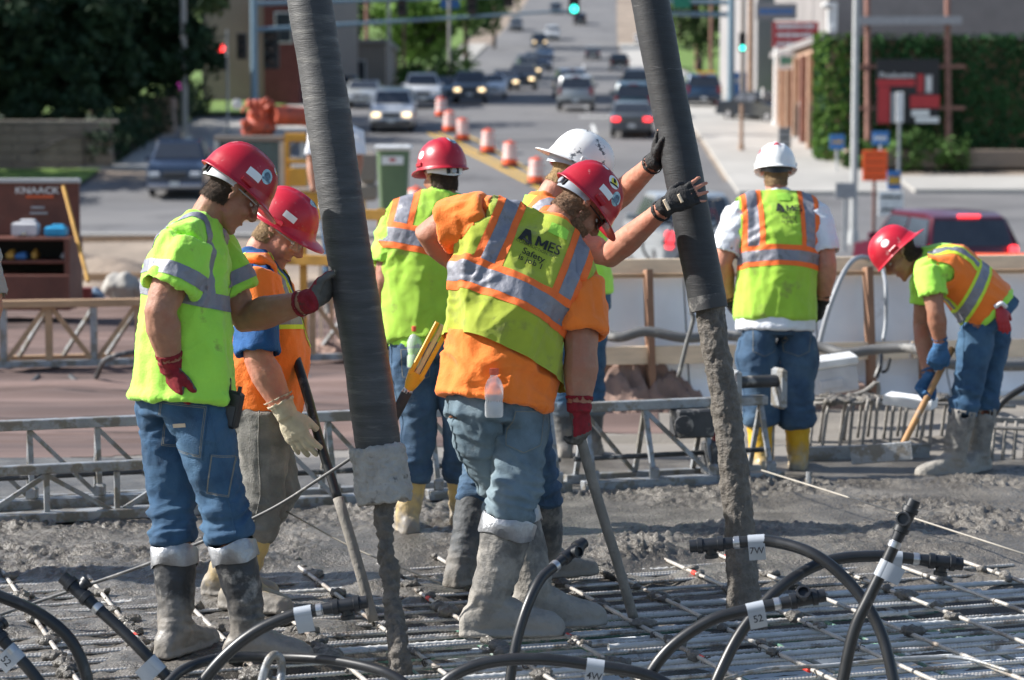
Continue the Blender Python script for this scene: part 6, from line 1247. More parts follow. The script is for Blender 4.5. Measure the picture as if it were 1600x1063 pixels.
# 1 - lime shirt, left, in profile, hand on the hose
w1 = person('man in lime reflective t-shirt and red hard hat, hand against the grey hose', 8.0,
    dict(pel=(285, 610), che=(292, 425), nek=(316, 348), head=(364, 300), hipR=(312, 645, -.07), hipL=(262, 645, .12), knR=(345, 778, -.04), knL=(270, 790, .12), anR=(392, 975, -.03), anL=(276, 985, .06),
         shR=(290, 385, -.19), elR=(250, 486, -.25), wrR=(268, 575, -.17), shL=(330, 392, .19), elL=(382, 497, .20), wrL=(486, 470, .02)),
    (72, 40, 0), armk=1.2, skin_mat=SK1, hair=MATS['hair_brown'], vox=.0055, bulk=1.04, belly=.01, seed=1.,
    shirt=dict(mat=MATS['lime'], sleeve=.66, slr=1.2, hem=.03, flare=.034, bands=(.235, .29), drape=.011, fold=.006),
    pants=dict(mat=MATS['jeans_blue'], hem=.27, wide=1.08, pockets=0, crease=1.15),
    boots=dict(mat=MATS['boot_black'], h=.36, toeR=(.94, -.1, 0), toeL=(.45, .85, 0), tape=True, zR=-.02, zL=-.02),
    gloves=dict(R=dict(mat=MATS['glove_red'], mat2=MATS['glove_palm'], d=(.12, -.05, -1), n=(.75, .6, 0), curl=60, spread=.02, thumb=.5, cuff=.06, dip=.16), L=dict(mat=MATS['glove_red'], mat2=MATS['glove_palm'], d=(.5, .72, .45), n=(.85, -.5, -.1), curl=24, spread=.05, cuff=.055, dip=.12)),
    glasses=MATS['lens_clear'],
    hat=dict(mat=MATS['hat_red'], stickers=[RECT(88, 20, rot=90), ('disc', 62, 33, .05, .056, S_('sticker_cyan', 'sticker_blue'), 0, 'sticker'), ('disc', 25, 55, .04, .04, S_('sticker_white', 'sticker_yellow'), 0, 'sticker')], band=MATS['band_white'], knob=MATS['black_plastic']))
def leg_pocket(w, px, py, D, wd, hg, mat, rot=0., top=True):
    """patch pocket sewn on the side of the trousers that faces the camera"""
    ux = Vector((math.cos(rot), 0, -math.sin(rot))); uz = Vector((math.sin(rot), 0, math.cos(rot))); root = w['root']; c = P(px, py, D)
    V2, F2 = grid2(wd, hg, 10, 12); pv, pf = decal(V2, F2, c, ux, uz, w['pbvh'], .0045); m = MB(); m.add(pv, pf); po = link('patch_pocket', m.mesh('patch_pocket', [mat], True, org(root), fix=False), w['pants']); m = MB()
    cs = [(-wd / 2, hg / 2), (wd / 2, hg / 2), (wd / 2, -hg / 2), (-wd / 2, -hg / 2)]
    for a_, b_ in zip(cs, cs[1:] + cs[:1]):
        for ins in (.93, .87):
            p0, p1 = Vector(a_) * ins, Vector(b_) * ins; nn = Vector((-(p1 - p0).y, (p1 - p0).x)).normalized() * .0009; K = 14; L2 = []
            for i in range(K + 1): q = p0.lerp(p1, i / K); L2 += [(q + nn)[:], (q - nn)[:]]
            pv, pf = decal(L2, [(2 * i, 2 * i + 1, 2 * i + 3, 2 * i + 2) for i in range(K)], c, ux, uz, w['pbvh'], .0062); m.add(pv, pf)
    link('stitching', m.mesh('stitching', [MATS['stitch']], False, org(root), fix=False), po); return po
po1 = leg_pocket(w1, 292, 662, 8.0, .175, .19, MATS['jeans_blue'], .12); leg_pocket(w1, 352, 735, 8.0, .085, .15, MATS['jeans_blue'], .16)
m_ = MB(); V2, F2 = grid2(.045, .014, 4, 2); pv, pf = decal(V2, F2, P(290, 657, 8.0), (1, 0, .1), (-.1, 0, 1), w1['pbvh'], .0066); m_.add(pv, pf); link('pocket_label', m_.mesh('pocket_label', [MATS['tan_leather']], False, org(w1['root']), fix=False), po1)
# 2 - orange vest over blue shirt, behind the first
w2 = person('man in orange vest over blue shirt, cream gloves and red hard hat', 8.9,
    dict(pel=(395, 630), che=(400, 465), nek=(398, 400), head=(440, 362), hipR=(410, 655, -.12), hipL=(402, 655, .14), knR=(412, 775, -.1), knL=(440, 765, .12), anR=(378, 905, -.05), anL=(352, 890, .22),
         shR=(402, 432, -.19), elR=(404, 560, -.28), wrR=(448, 648, -.27), shL=(408, 428, .19), elL=(432, 520, .26), wrL=(440, 575, .12)),
    (104, 38, 0), armk=1.2, skin_mat=SK2, hair=MATS['hair_light'], vox=.006, bulk=1.06, belly=.03, seed=2.,
    shirt=dict(mat=MATS['blue_cloth'], sleeve=.95, hem=.02, flare=.0), vest=dict(mat=MATS['orange_cloth'], tmat=MATS['lime_trim'], hem=.03, flare=.012, band=(.20, .29), edge=MATS['lime_trim'], trim=.018, v=.36, vw=.1, strap=(.085, .16), armcut=9., cap=.42),
    pants=dict(mat=MATS['trousers_grey'], hem=.2, jeans=0, wide=1.05), boots=dict(mat=MATS['boot_cream'], h=.33, toeR=(.9, -.4, 0), toeL=(1, -.2, 0), zR=-.02, zL=-.02),
    gloves=dict(R=dict(mat=MATS['glove_cream'], d=(.45, -.1, -.88), n=(.35, .9, .1), curl=16, cuff=.075, cw=1.2, fat=1.3, spread=.2), L=dict(mat=MATS['glove_cream'], d=(.6, 0, -.7), n=(-.4, -.6, -.3), curl=60)),
    glasses=MATS['lens_clear'],
    hat=dict(mat=MATS['hat_red_b'], tilt=-9, stickers=[RECT(72, 22, .026, .056, rot=80), ('disc', -10, 60, .045, .05, S_('sticker_cyan', 'sticker_blue'), 0, 'sticker')]))
# 3 - lime vest seen from behind, between hose and the man in the middle
w3 = person('man seen from behind in lime vest and red hard hat, beside the grey hose', 10.5,
    dict(pel=(668, 530), che=(660, 378, .02), nek=(690, 308, .08), head=(690, 274, .1), hipR=(698, 550, .03), hipL=(640, 550, -.03), knR=(722, 660, -.02), knL=(655, 665, -.02), anR=(722, 796, .12), anL=(636, 800, .0),
         shR=(745, 350, .07), elR=(770, 440, .12), wrR=(760, 500, .3), shL=(617, 352, .03), elL=(603, 438, -.02), wrL=(588, 512, .12)),
    (-28, 8, 0), skin_mat=SK4, hair=MATS['hair_brown'], vox=.0075, bulk=1.06, seed=3.,
    shirt=dict(mat=MATS['lime'], sleeve=.72, hem=.04, flare=-.01), vest=dict(mat=MATS['lime_vest'], tmat=MATS['orange_trim'], hem=.0, flare=.01, band=(.20, .32), text=False, strap=(.10, .215), reach=1.05, armcut=.04),
    pants=dict(mat=MATS['jeans_mid'], hem=.17, wide=1.1), boots=dict(mat=MATS['boot_cream'], h=.29, toeR=(.2, 1, 0), toeL=(-.3, 1, 0)), gloves=dict(L=dict(mat=MATS['glove_palm'], d=(-.1, .6, -.7), n=(.9, .2, 0), curl=50)),
    hat=dict(mat=MATS['hat_red_c'], stickers=[('disc', 168, 50, .045, .05, S_('sticker_cyan', 'sticker_blue'), 0, 'sticker'), ('disc', -95, 25, .05, .04, S_('sticker_white'), 0, 'sticker')], band=MATS['band_white'], knob=MATS['band_grey']))
# 4 - centre, leaning right, orange shirt, yellow mesh vest
w4 = person('man leaning right in yellow mesh vest over orange shirt, jeans and muddy boots', 8.4,
    dict(pel=(775, 622), che=(800, 455, .04), nek=(866, 352, .15), head=(908, 322, .19), hipR=(812, 655, .02), hipL=(742, 655, -.03), knR=(805, 770, -.06), knL=(790, 770, .16), anR=(768, 935, -.05), anL=(838, 920, .10),
         shR=(905, 450, .08), elR=(908, 552, .0), wrR=(905, 640, -.02), shL=(752, 340, .06), elL=(672, 362, .12), wrL=(730, 425, .22)),
    (68, 48, 6), armk=1.15, skin_mat=SK1, hair=MATS['hair_red'], beard=MATS['hair_red'], vox=.0055, bulk=1.18, belly=.03, seed=4.,
    shirt=dict(mat=MATS['orange_cloth'], sleeve=.72, slr=1.08, hem=.015, flare=.012, drape=.011, fold=.014), vest=dict(mat=MATS['lime_mesh'], tmat=MATS['orange_trim'], hem=.03, cut=.56, flare=.028, drape=.016, fold=.004, band=(.285, .41), strap=(.10, .21), sx=-.03, text=True, ty=.13, tx=-.04, tscale=.95, px=.015, py=.05, patch=MATS['lime']),
    pants=dict(mat=MATS['jeans_light'], hem=.27, wide=1.04, pk=(1,), crease=1.8), boots=dict(mat=MATS['boot_muddy'], k=1.22, h=.37, toeR=(1, .05, 0), toeL=(.97, .2, 0), tape=True, zR=-.015, zL=-.015),
    gloves=dict(R=dict(mat=MATS['glove_red'], mat2=MATS['glove_palm'], d=(.15, .1, -1), n=(-.75, .6, 0), curl=58, cuff=.05, dip=.09), L=dict(mat=MATS['glove_red'], d=(.5, .3, -.8), n=(-.3, -.6, -.3), curl=60)),
    glasses=MATS['lens_dark'],
    hat=dict(mat=MATS['hat_red'], stickers=[RECT(92, 22, .028, .062, rot=90), ('disc', 62, 30, .052, .058, S_('sticker_cyan', 'sticker_blue'), 0, 'sticker'), ('disc', 92, 52, .058, .058, S_('sticker_white', 'sticker_yellow', 'black_ink'), 20, 'sticker'), ('disc', 150, 62, .036, .036, S_('sticker_white'), 0, 'sticker')], band=MATS['band_grey'], knob=MATS['band_grey']))
# 5 - white hard hat worn backwards, pushing the second hose
w5 = person('man in white hard hat turned backwards, both gloved hands pushing the black hose', 9.25,
    dict(pel=(800, 600), che=(838, 420), nek=(852, 312), head=(898, 268), hipR=(815, 630, -.1), hipL=(790, 630, .12), knR=(840, 720, -.05), knL=(752, 735, .12), anR=(858, 868, .15), anL=(722, 880, .0),
         shR=(866, 362, -.17), elR=(952, 400, -.22), wrR=(1042, 322, -.56), shL=(870, 335, .2), elL=(950, 322, .15), wrL=(1026, 250, -.33)),
    (78, 24, 0), skin_mat=SK2, hair=MATS['hair_blond'], beard=MATS['hair_blond'], vox=.006, bulk=1.04, seed=5.,
    shirt=dict(mat=MATS['orange_cloth'], sleeve=.35, hem=.05), vest=dict(mat=MATS['lime_vest'], tmat=MATS['orange_trim'], hem=.0),
    pants=dict(mat=MATS['jeans_mid'], hem=.27), boots=dict(mat=MATS['boot_grey'], h=.38, toeR=(.9, .4, 0), toeL=(.5, .85, 0)),
    gloves=dict(R=dict(mat=MATS['glove_black'], bare=True, d=(.85, -.02, .42), n=(.2, .95, -.1), curl=16, thumb=.5, cut=.125, spread=.22), L=dict(mat=MATS['glove_black'], bare=True, d=(.05, -.1, 1), n=(.9, -.3, -.1), curl=22, cut=.12)),
    hat=dict(mat=MATS['hat_white'], back=True, band=MATS['band_grey'], tilt=-4))
# 6 - white hard hat, back to us, white t-shirt
w6 = person('man with back turned in lime vest over white t-shirt, white hard hat and yellow boots', 12.5,
    dict(pel=(1213, 500), che=(1216, 378, .02), nek=(1213, 303, .09), head=(1212, 272, .12), hipR=(1246, 535, .02), hipL=(1180, 535, -.02), knR=(1244, 612, .0), knL=(1186, 612, -.02), anR=(1247, 714, .08), anL=(1188, 714, .0),
         shR=(1272, 335, .07), elR=(1292, 412, .0), wrR=(1285, 470, .12), shL=(1155, 335, .03), elL=(1128, 410, .02), wrL=(1138, 470, .2)),
    (3, 12, 0), skin_mat=SK2, hair=MATS['hair_light'], vox=.0085, bulk=1.16, belly=.03, seed=6.,
    shirt=dict(mat=MATS['white_cloth'], sleeve=.8, hem=.06, flare=.01), vest=dict(mat=MATS['lime_vest'], tmat=MATS['orange_trim'], hem=-.01, flare=.02, band=(.33, .445), strap=(.1, .215), text=True, ty=.115, tx=.035, tscale=.86, py=.04, px=.02, patch=MATS['lime']),
    pants=dict(mat=MATS['jeans_mid'], hem=.2, wide=1.22), boots=dict(mat=MATS['boot_yellow'], h=.34, toeR=(.15, 1, 0), toeL=(-.15, 1, 0)),
    gloves=dict(R=dict(mat=MATS['glove_black'], d=(-.05, .3, -1), n=(-1, .3, 0), curl=50), L=dict(mat=MATS['glove_black'], d=(.3, .5, -.6), n=(.6, .3, 0), curl=50)),
    hat=dict(mat=MATS['hat_white_b'], band=MATS['black_plastic'], stickers=[('disc', 180, 48, .06, .05, S_('sticker_white', 'hat_red_b'), 0, 'sticker'), ('disc', -120, 35, .045, .045, S_('sticker_cyan', 'hat_red_b'), 0, 'sticker')]))
# 7 - bending at the right with a long-handled rake
w7 = person('man bent over at right raking concrete in orange vest, red hard hat and blue gloves', 12.4,
    dict(pel=(1545, 482), che=(1482, 420), nek=(1440, 406), head=(1407, 398), hipR=(1530, 505, -.08), hipL=(1556, 505, .1), knR=(1512, 608, -.06), knL=(1540, 602, .12), anR=(1490, 715, -.05), anL=(1528, 712, .08),
         shR=(1452, 425, -.17), elR=(1462, 487, -.22), wrR=(1470, 540, -.16), shL=(1448, 420, .17), elL=(1440, 510, .18), wrL=(1452, 592, .0)),
    (-78, 46, 0), skin_mat=SK3, hair=MATS['hair_brown'], vox=.0085, bulk=1.0, seed=7.,
    shirt=dict(mat=MATS['lime'], sleeve=.62, hem=.03), vest=dict(mat=MATS['orange_cloth'], tmat=MATS['lime_trim'], hem=-.06, flare=.012, band=(.27, .36), trim=.018, strap=(.085, .15), reach=1.05, armcut=.03),
    pants=dict(mat=MATS['jeans_blue'], hem=.26, wide=1.08), boots=dict(mat=MATS['boot_muddy'], h=.36, toeR=(-.95, -.25, 0), toeL=(-.6, -.6, 0)),
    gloves=dict(R=dict(mat=MATS['glove_blue'], d=(-.25, .0, -.95), n=(.1, .95, 0), curl=62, cuff=.05), L=dict(mat=MATS['glove_blue'], d=(-.4, -.3, -.6), n=(.2, -.9, 0), curl=60)),
    hat=dict(mat=MATS['hat_red_b'], back=True, stickers=[('disc', 95, 30, .05, .04, S_('sticker_white'), 0, 'sticker')]))
# 8 - mostly hidden behind the two men in the middle
w8 = person('man in lime shirt and dark jeans almost hidden behind the man in the middle', 13.0,
    dict(pel=(908, 462), che=(898, 350), nek=(893, 290), head=(892, 262), hipR=(924, 492, .05), hipL=(878, 492, -.02), knR=(924, 590, .03), knL=(880, 590, 0), anR=(924, 695, .08), anL=(880, 695, .05),
         shR=(940, 318, .08), elR=(925, 380, .3), wrR=(905, 400, .45), shL=(848, 318, 0), elL=(842, 390, .2), wrL=(860, 400, .4)),
    (10, 10, 0), skin_mat=SK4, hair=MATS['hair_brown'], vox=.009, seed=8., shirt=dict(mat=MATS['lime'], sleeve=.8, hem=.0, flare=.02), pants=dict(mat=MATS['jeans_blue'], hem=.2), boots=dict(mat=MATS['boot_grey'], h=.34, toeR=(.15, 1, 0), toeL=(-.15, 1, 0)), hat=dict(mat=MATS['hat_red_c']))
# ================================================================== reinforcement, pump hoses, tubes and tools in the foreground
pm('rebar', (.48, .46, .43), .42, metal=.35, var=.25, scale=14, dirt=(.20, .17, .14), dscale=6, dthr=.52, dsharp=.1, bump=.2, bscale=60); pm('rebar_long', (.42, .395, .36), .5, metal=.2, var=.22, scale=12, dirt=(.24, .20, .165), dscale=6, dthr=.52, dsharp=.1, bump=.5, bscale=60); pm('rebar_green', (.10, .20, .15), .5, metal=.1, var=.3, scale=8, dirt=(.3, .3, .29), dscale=5, dthr=.48); pm('rebar_white', (.50, .50, .485), .5, var=.12, scale=14, dirt=(.3, .28, .25), dscale=6, dthr=.6); pm('mark_red', (.70, .05, .03), .6); pm('tie_wire', (.10, .08, .06), .6, metal=.5)
def bar_mesh(nm, L, r, step, rib, mat, n=7, pat=(1, 0, 0)):
    k = int(L / step); vs = []; X = np.arange(k + 1) * step - L / 2; rr = np.array([r + rib * pat[i % len(pat)] for i in range(k + 1)]); th = np.arange(n) * 2 * np.pi / n
    V = np.stack([np.repeat(X[:, None], n, 1), rr[:, None] * np.cos(th)[None], rr[:, None] * np.sin(th)[None]], -1); V = V.reshape(-1, 3)
    i = np.arange(k)[:, None] * n; j = np.arange(n)[None]; Q = np.stack([i + j, i + (j + 1) % n, i + n + (j + 1) % n, i + n + j], -1).reshape(-1, 4)
    return mesh_np(nm, V, Q[:, ::-1], [mat], True)
m_tr = bar_mesh('rebar', 5.6, .0070, .0048, .0022, MATS['rebar']); m_lo = bar_mesh('rebar', 4.6, .0080, .006, .0012, MATS['rebar_long']); m_gr = bar_mesh('rebar', 5.6, .0075, .02, .0008, MATS['rebar_green'], 6); m_wh = bar_mesh('rebar', 2.6, .0105, .009, .0028, MATS['rebar_white'], 8, (1, 0, 0, 0))
mat_root = empty('reinforcement_mat', (0, 8.5, -.02), kind='structure')
rt = lambda d, tilt=0: d.to_track_quat('X', 'Z').to_euler()
def put(me, c, d, par=mat_root): o = link('rebar', me, par); o.location = Vector(c) - org(par); o.rotation_euler = rt(Vector(d).normalized()); return o
s0 = 6.75
for k in range(25):
    s_ = s0 + k * .148 + random.uniform(-.012, .012); a = random.uniform(-.012, .012); put(m_tr, E2 * s_ + E1 * (2.4 + random.uniform(-.3, .3)) + Vector((0, 0, -.0265 + random.uniform(-.003, .002))), E1 + E2 * a)
    if random.random() < .38: put(m_tr, E2 * (s_ + .022) + E1 * (2.4 + random.uniform(-1.2, 1.2)) + Vector((0, 0, -.0268)), E1 + E2 * (a + random.uniform(-.006, .006)))
LB = []
for k in range(19):
    t = -.55 + k * .305 + random.uniform(-.02, .02); LB.append(t); put(m_lo, E1 * t + E2 * (8.35 + random.uniform(-.15, .15)) + Vector((0, 0, -.0085)), E2 + E1 * random.uniform(-.015, .015))
for k in range(24): put(m_gr, E2 * (s0 + .07 + k * .15 + random.uniform(-.01, .01)) + E1 * 2.4 + Vector((0, 0, -.125)), E1)
for k in range(14): put(m_gr, E1 * (-.3 + k * .36) + E2 * 8.6 + Vector((0, 0, -.108)), E2)
for px, py in ((930, 990), (1190, 950), (1500, 915), (1250, 1020), (1450, 975), (120, 905), (640, 915)): q = G(px, py, -.03); put(m_wh, q, E1 + E2 * random.uniform(-.02, .02))
# marks and wire ties at the crossings
tw_ = MB(); tw_.tube([Vector((.014 * math.cos(t), .014 * math.sin(t), .004 * math.sin(2 * t))) for t in np.linspace(0, 2 * math.pi, 11)], .0017, 4, caps=False); tw_.tube([Vector((.0, .012, .003)), Vector((.004, .016, .02))], .0016, 4); twm = tw_.mesh('wire_tie', [MATS['tie_wire']], True)
mk_ = MB(); mk_.tube([Vector((-.02, 0, 0)), Vector((.02, 0, 0))], .0098, 8); mkm = mk_.mesh('paint_mark', [MATS['mark_red']], True)
for k in range(120):
    i = random.randrange(len(LB)); j = random.randrange(1, 18); c = E1 * LB[i] + E2 * (s0 + j * .148) + Vector((0, 0, -.014)); o = link('wire_tie', twm, mat_root); o.location = c - org(mat_root); o.rotation_euler = (R(90), random.uniform(-.4, .4), random.uniform(0, 3))
    if k % 7 == 0: o = link('paint_mark', mkm, mat_root); o.location = c + E2 * random.uniform(-.07, .07) + Vector((0, 0, .0055)) - org(mat_root); o.rotation_euler = rt(E2)
# clods on the bars
cl = MB()
for k in range(620):
    i = random.randrange(len(LB)); s_ = random.uniform(7.0, 9.6); c = E1 * LB[i] + E2 * s_; 
    if c.x > .2 + (random.random() * 1.6) and c.y < 8.9: continue
    r0 = random.uniform(.006, .03) ** 1.0; cl.ell(c + Vector((random.uniform(-.02, .02), random.uniform(-.03, .03), random.uniform(-.015, .002))), r0 * random.uniform(1, 2.2), r0 * 1.3, r0 * .8, n=8)
V, Q = blob(cl, .008, 2); V = V + vnormals(V, Q) * (.009 * fbm(V * 55, 2))[:, None]; o = link_np('concrete_clods', V, Q, [MATS['concrete_wet']]); tag(o, 'small clods of wet concrete sticking to the bars', 'concrete', kind='stuff')
# corrugated form sheet below
mb = MB(); n = 0
prof = []; t = 6.3
while t < 10.4: prof += [(t, -.205), (t + .05, -.205), (t + .065, -.175), (t + .105, -.175), (t + .12, -.205)]; t += .14
for t, z_ in prof:
    for e in (-.8, 5.6): q = E2 * t + E1 * e; mb.v.append((q.x, q.y, z_))
mb.f = [(2 * i, 2 * i + 1, 2 * i + 3, 2 * i + 2) for i in range(len(prof) - 1)]; mb.m = [0] * len(mb.f); mb.build('form_deck', MATS['form_sheet'], kind='structure')

# ---- pump hoses and the concrete running out of them
pm('pump_hose', (.05, .05, .05), .6, var=.35, scale=5, dirt=(.17, .165, .15), dscale=3, dthr=.56, dsharp=.2, bump=.3, bscale=30, stretch=(1, 1, 7)); pm('pump_hose_black', (.022, .023, .025), .55, var=.25, scale=9, dirt=(.10, .10, .10), dscale=6, dthr=.64, bump=.2, bscale=30, stretch=(1, 1, 7)); pm('crust', (.36, .345, .32), .9, var=.15, scale=18, bump=1., bscale=60, dirt=(.12, .11, .10), dscale=14, dthr=.62)
def pump_hose(lab, pts, r, mat, seed, amp=.0012):
    root = empty('pump_hose', pts[-1], lab, 'hose', 'concrete pump hoses'); q = catmull(pts, 30); mb = MB(); mb.tube(q, r, 40)
    V = np.array(mb.v); dirn = np.array((Vector(pts[-1]) - Vector(pts[0])).normalized()); t = V @ dirn
    me = mb.mesh('t', [], True); bm = bmesh.new(); bm.from_mesh(me); bpy.data.meshes.remove(me); co = np.array([v.co for v in bm.verts]); nn = np.array([v.normal for v in bm.verts]); d = amp * 1.2 * noise(np.c_[co[:, 0] * 1.2, co[:, 1] * 1.2, (co @ dirn) * 75]) + .003 * noise(co * 5 + seed)
    for v, c_, n_, e in zip(bm.verts, co, nn, d): v.co = Vector(c_ + n_ * e)
    bm_link('hose_body', bm, mat, root); return root
h1 = [P(478, -60, 8.25), P(484, 0, 8.22), P(508, 150, 8.18), P(530, 300, 8.14), P(546, 400, 8.12), P(570, 550, 8.1), P(592, 705, 8.08)]
r1 = pump_hose('grey concrete pump hose with crusted end between the men at left', h1, .0815, MATS['pump_hose'], 1.)
mb = MB(); d = (P(601, 785, 8.07) - P(590, 698, 8.08)).normalized(); u_, w_ = perp(d); rg = []
for k in range(11): c = P(590, 698, 8.08).lerp(P(601, 784, 8.07), k / 10); rr = .096 + (.004 if k in (1, 2, 8) else 0); rg.append((c, u_ * rr, w_ * rr))
rg.append((rg[-1][0], u_ * .07, w_ * .07)); mb.loft(rg, 40); V, Q = blob(mb, .0055, 2); V = V + vnormals(V, Q) * (.005 * fbm(V * 16, 3) + .004 * (1 - 2.2 * np.abs(noise(V * 34))) + .004 * noise(V * 85))[:, None]; V[:, 2] += np.where(V[:, 2] < V[:, 2].min() + .05, .012 * noise(V * np.array([22, 22, 0]) + 3), 0); link_np('crusted_collar', V, Q, [MATS['crust']], r1)
h2 = [P(1004, -60, 8.9), P(1016, 0, 8.9), P(1044, 150, 8.89), P(1073, 300, 8.87), P(1105, 470, 8.85)]
r2 = pump_hose('black concrete pump hose pouring concrete at right of centre', h2, .0745, MATS['pump_hose_black'], 5., .0007); d = (h2[-1] - h2[-2]).normalized(); mb = MB(); mb.tube([h2[-1] - d * .02, h2[-1] + d * .035], [.0755, .0755], 36, hollow=(.012, .05)); mb.build('end_ring', pm('hose_end', (.05, .05, .05), .7, dirt=(.2, .19, .175), dscale=12, dthr=.55), r2, smooth=True)
def stream(lab, pts, rad, seed, amp):
    mb = MB(); mb.tube(pts, rad, 16, k=6); V, Q = blob(mb, .0075, 1); N = vnormals(V, Q); q = V * [1, 1, .55]
    V = V + N * (amp * fbm(q * 22 + seed, 2) + amp * .8 * (1 - 2.2 * np.abs(noise(q * 34 + seed))) + amp * .6 * noise(V * 75))[:, None]; o = link_np('concrete_stream', V, Q, [MATS['concrete_pour']]); tag(o, lab, 'concrete', 'concrete pouring from the hoses')
pm('concrete_pour', (.125, .11, .093), .6, var=.3, scale=30, bump=1., bscale=110, bdist=.01)
g2 = G(1166, 948); stream('thick stream of concrete pouring from the black hose', [P(1107, 472, 8.85), P(1117, 540, 8.85), P(1130, 610, 8.85), P(1145, 720, 8.85), P(1156, 830, 8.86), g2 + Vector((-.01, .0, .06)), g2 - Vector((0, 0, .1))], [.055, .052, .053, .055, .056, .060, .085], 3., .006)
g1 = G(622, 1032); stream('thin lumpy stream of concrete from the grey hose', [P(603, 770, 8.06), P(601, 830, 8.04), P(608, 880, 8.02), P(614, 950, 7.98), g1 + Vector((0, 0, .05)), g1 - Vector((0, 0, .1))], [.040, .022, .026, .028, .030, .05], 8., .012)

# ---- black tubes with fittings and written tags
pm('tube_black', (.016, .017, .019), .36, var=.25, scale=20, dirt=(.06, .06, .065), dscale=9, dthr=.62); pm('fitting_black', (.010, .012, .016), .45, var=.3, scale=30); pm('clamp_steel', (.45, .46, .48), .3, metal=.8); pm('tag_white', (.34, .37, .41), .55, var=.06)
def ttube(lab, pts, txt=None, tag_at=None, fit=True, r=.0195, tee=1, kind=0):
    root = empty('supply_tube', pts[-1], lab, 'tube', 'black supply tubes'); q = catmull(pts, 10); mb = MB(); mb.tube(q, r, 14); mb.build('tube', MATS['tube_black'], root, smooth='all')
    if fit:      # barbed tee at the first point
        a = Vector(pts[0]); d = (a - Vector(q[3])).normalized(); u_, w_ = perp(d); w_ = w_ if w_.z > 0 else -w_
        mb = MB(); mb.lathe(a - d * .012, [(r * 1.12, 0), (r * 1.12, .018), (r * .9, .02), (r * .9, .034)], 16, d); mb.build('clamp_ring', MATS['clamp_steel'], root, smooth=True)
        mb = MB(); mb.lathe(a + d * .01, [(r * .95, 0), (r * 1.05, .03), (r * 1.35, .032), (r * 1.35, .05), (r * 1.15, .052), (r * 1.15, .10), (r * 1.4, .102), (r * 1.4, .118), (r * 1.1, .12), (r * 1.1, .145), (r * .8, .146), (r * .8, .12)], 18, d); fo = mb.build('fitting', MATS['fitting_black'], root, smooth=True)
        sd = (u_ * kind + w_ * (1 - abs(kind))).normalized() * tee; mb = MB(); mb.lathe(a + d * .085, [(r * .95, 0), (r * .95, r * 1.6), (r * 1.2, r * 1.65), (r * 1.2, r * 2.3), (r * .9, r * 2.32), (r * .9, r * 1.7)], 16, sd); mb.build('side_port', MATS['fitting_black'], fo, smooth=True)
    if tag_at is not None:
        i = int(tag_at * (len(q) - 1)); c = q[i]; d = (q[min(i + 1, len(q) - 1)] - q[max(0, i - 1)]).normalized(); mb = MB(); mb.tube([c - d * .028, c + d * .028], r * 1.07, 14); to = mb.build('tag_wrap', MATS['tag_white'], root, smooth=True)
        dn = Vector((random.uniform(-.3, .3), -.25, -1)).normalized(); dn = (dn - d * dn.dot(d)).normalized(); nn = d.cross(dn); nn = nn if nn.y < 0 else -nn; vs = []
        for i_ in range(3):
            for j_ in range(5): vs.append(c + d * (i_ - 1) * .028 + dn * (r * .6 + j_ * .013) + nn * (r * .9 - .004 * j_ ** 1.5))
        mb = MB(); mb.add(vs, [(i_ * 5 + j_, i_ * 5 + j_ + 1, (i_ + 1) * 5 + j_ + 1, (i_ + 1) * 5 + j_) for i_ in range(2) for j_ in range(4)]); fl_ = link('tag_flap', mb.mesh('tag_flap', [MATS['tag_white']], True, org(root)), root)
        if txt:
            dx = d if d.x > 0 else -d; ct = c + dn * (r * .6 + .024) + nn * (r * .9 + .001)
            o = flat_text('handwriting', txt, ct, dx, nn.cross(dx), .032, MATS['black_plastic'], fl_, nrm_off=.004); o['label'] = 'handwritten mark'
TD_ = 7.3
ttube('black tube arching in from the left edge', [P(-70, 905, 7.3), P(0, 932, 7.3), P(60, 958, 7.3), P(110, 1000, 7.3), P(136, 1060, 7.3), P(140, 1120, 7.3)], fit=False)
ttube('black tube with a tee fitting and tag, left foreground', [P(152, 950, 7.35), P(185, 980, 7.33), P(225, 1020, 7.3), P(268, 1068, 7.3), P(290, 1110, 7.3)], '', .62, kind=.3)
ttube('black tube with fitting pointing right in front of the left boots', [P(500, 953, 7.3), P(455, 962, 7.3), P(400, 987, 7.3), P(352, 1025, 7.3), P(310, 1075, 7.3), P(285, 1120, 7.3)], '', .12, tee=-1)
ttube('black upright tube bending right in front of the muddy boots', [P(868, 884, 7.55), P(845, 905, 7.5), P(825, 945, 7.45), P(808, 1000, 7.42), P(797, 1063, 7.4), P(790, 1120, 7.4)], None, None, tee=1, r=.0175, kind=.8)
ttube('low black tube loop at the bottom centre with a tag', [P(670, 1110, 7.2), P(700, 1062, 7.2), P(760, 1036, 7.2), P(840, 1030, 7.2), P(930, 1040, 7.2), P(1010, 1055, 7.2), P(1070, 1085, 7.2)], '4W', .68, fit=False)
ttube('black tube bending left with a tag, below the concrete stream', [P(1215, 944, 7.25), P(1170, 953, 7.25), P(1110, 970, 7.25), P(1050, 1010, 7.25), P(1012, 1060, 7.25), P(990, 1120, 7.25)], '52', .16, tee=1, kind=.5)
ttube('black tube crossing behind to a tee fitting at the right', [P(1432, 874, 7.6), P(1370, 869, 7.6), P(1290, 878, 7.58), P(1220, 918, 7.5), P(1160, 985, 7.45), P(1120, 1063, 7.4), P(1105, 1110, 7.4)], None, .1, tee=-1)
ttube('black tube arching right with tagged fitting beside the concrete stream', [P(1150, 848, 7.6), P(1205, 846, 7.58), P(1275, 868, 7.5), P(1335, 920, 7.45), P(1375, 985, 7.4), P(1396, 1063, 7.35), P(1400, 1110, 7.35)], '7W', .10, tee=-1)
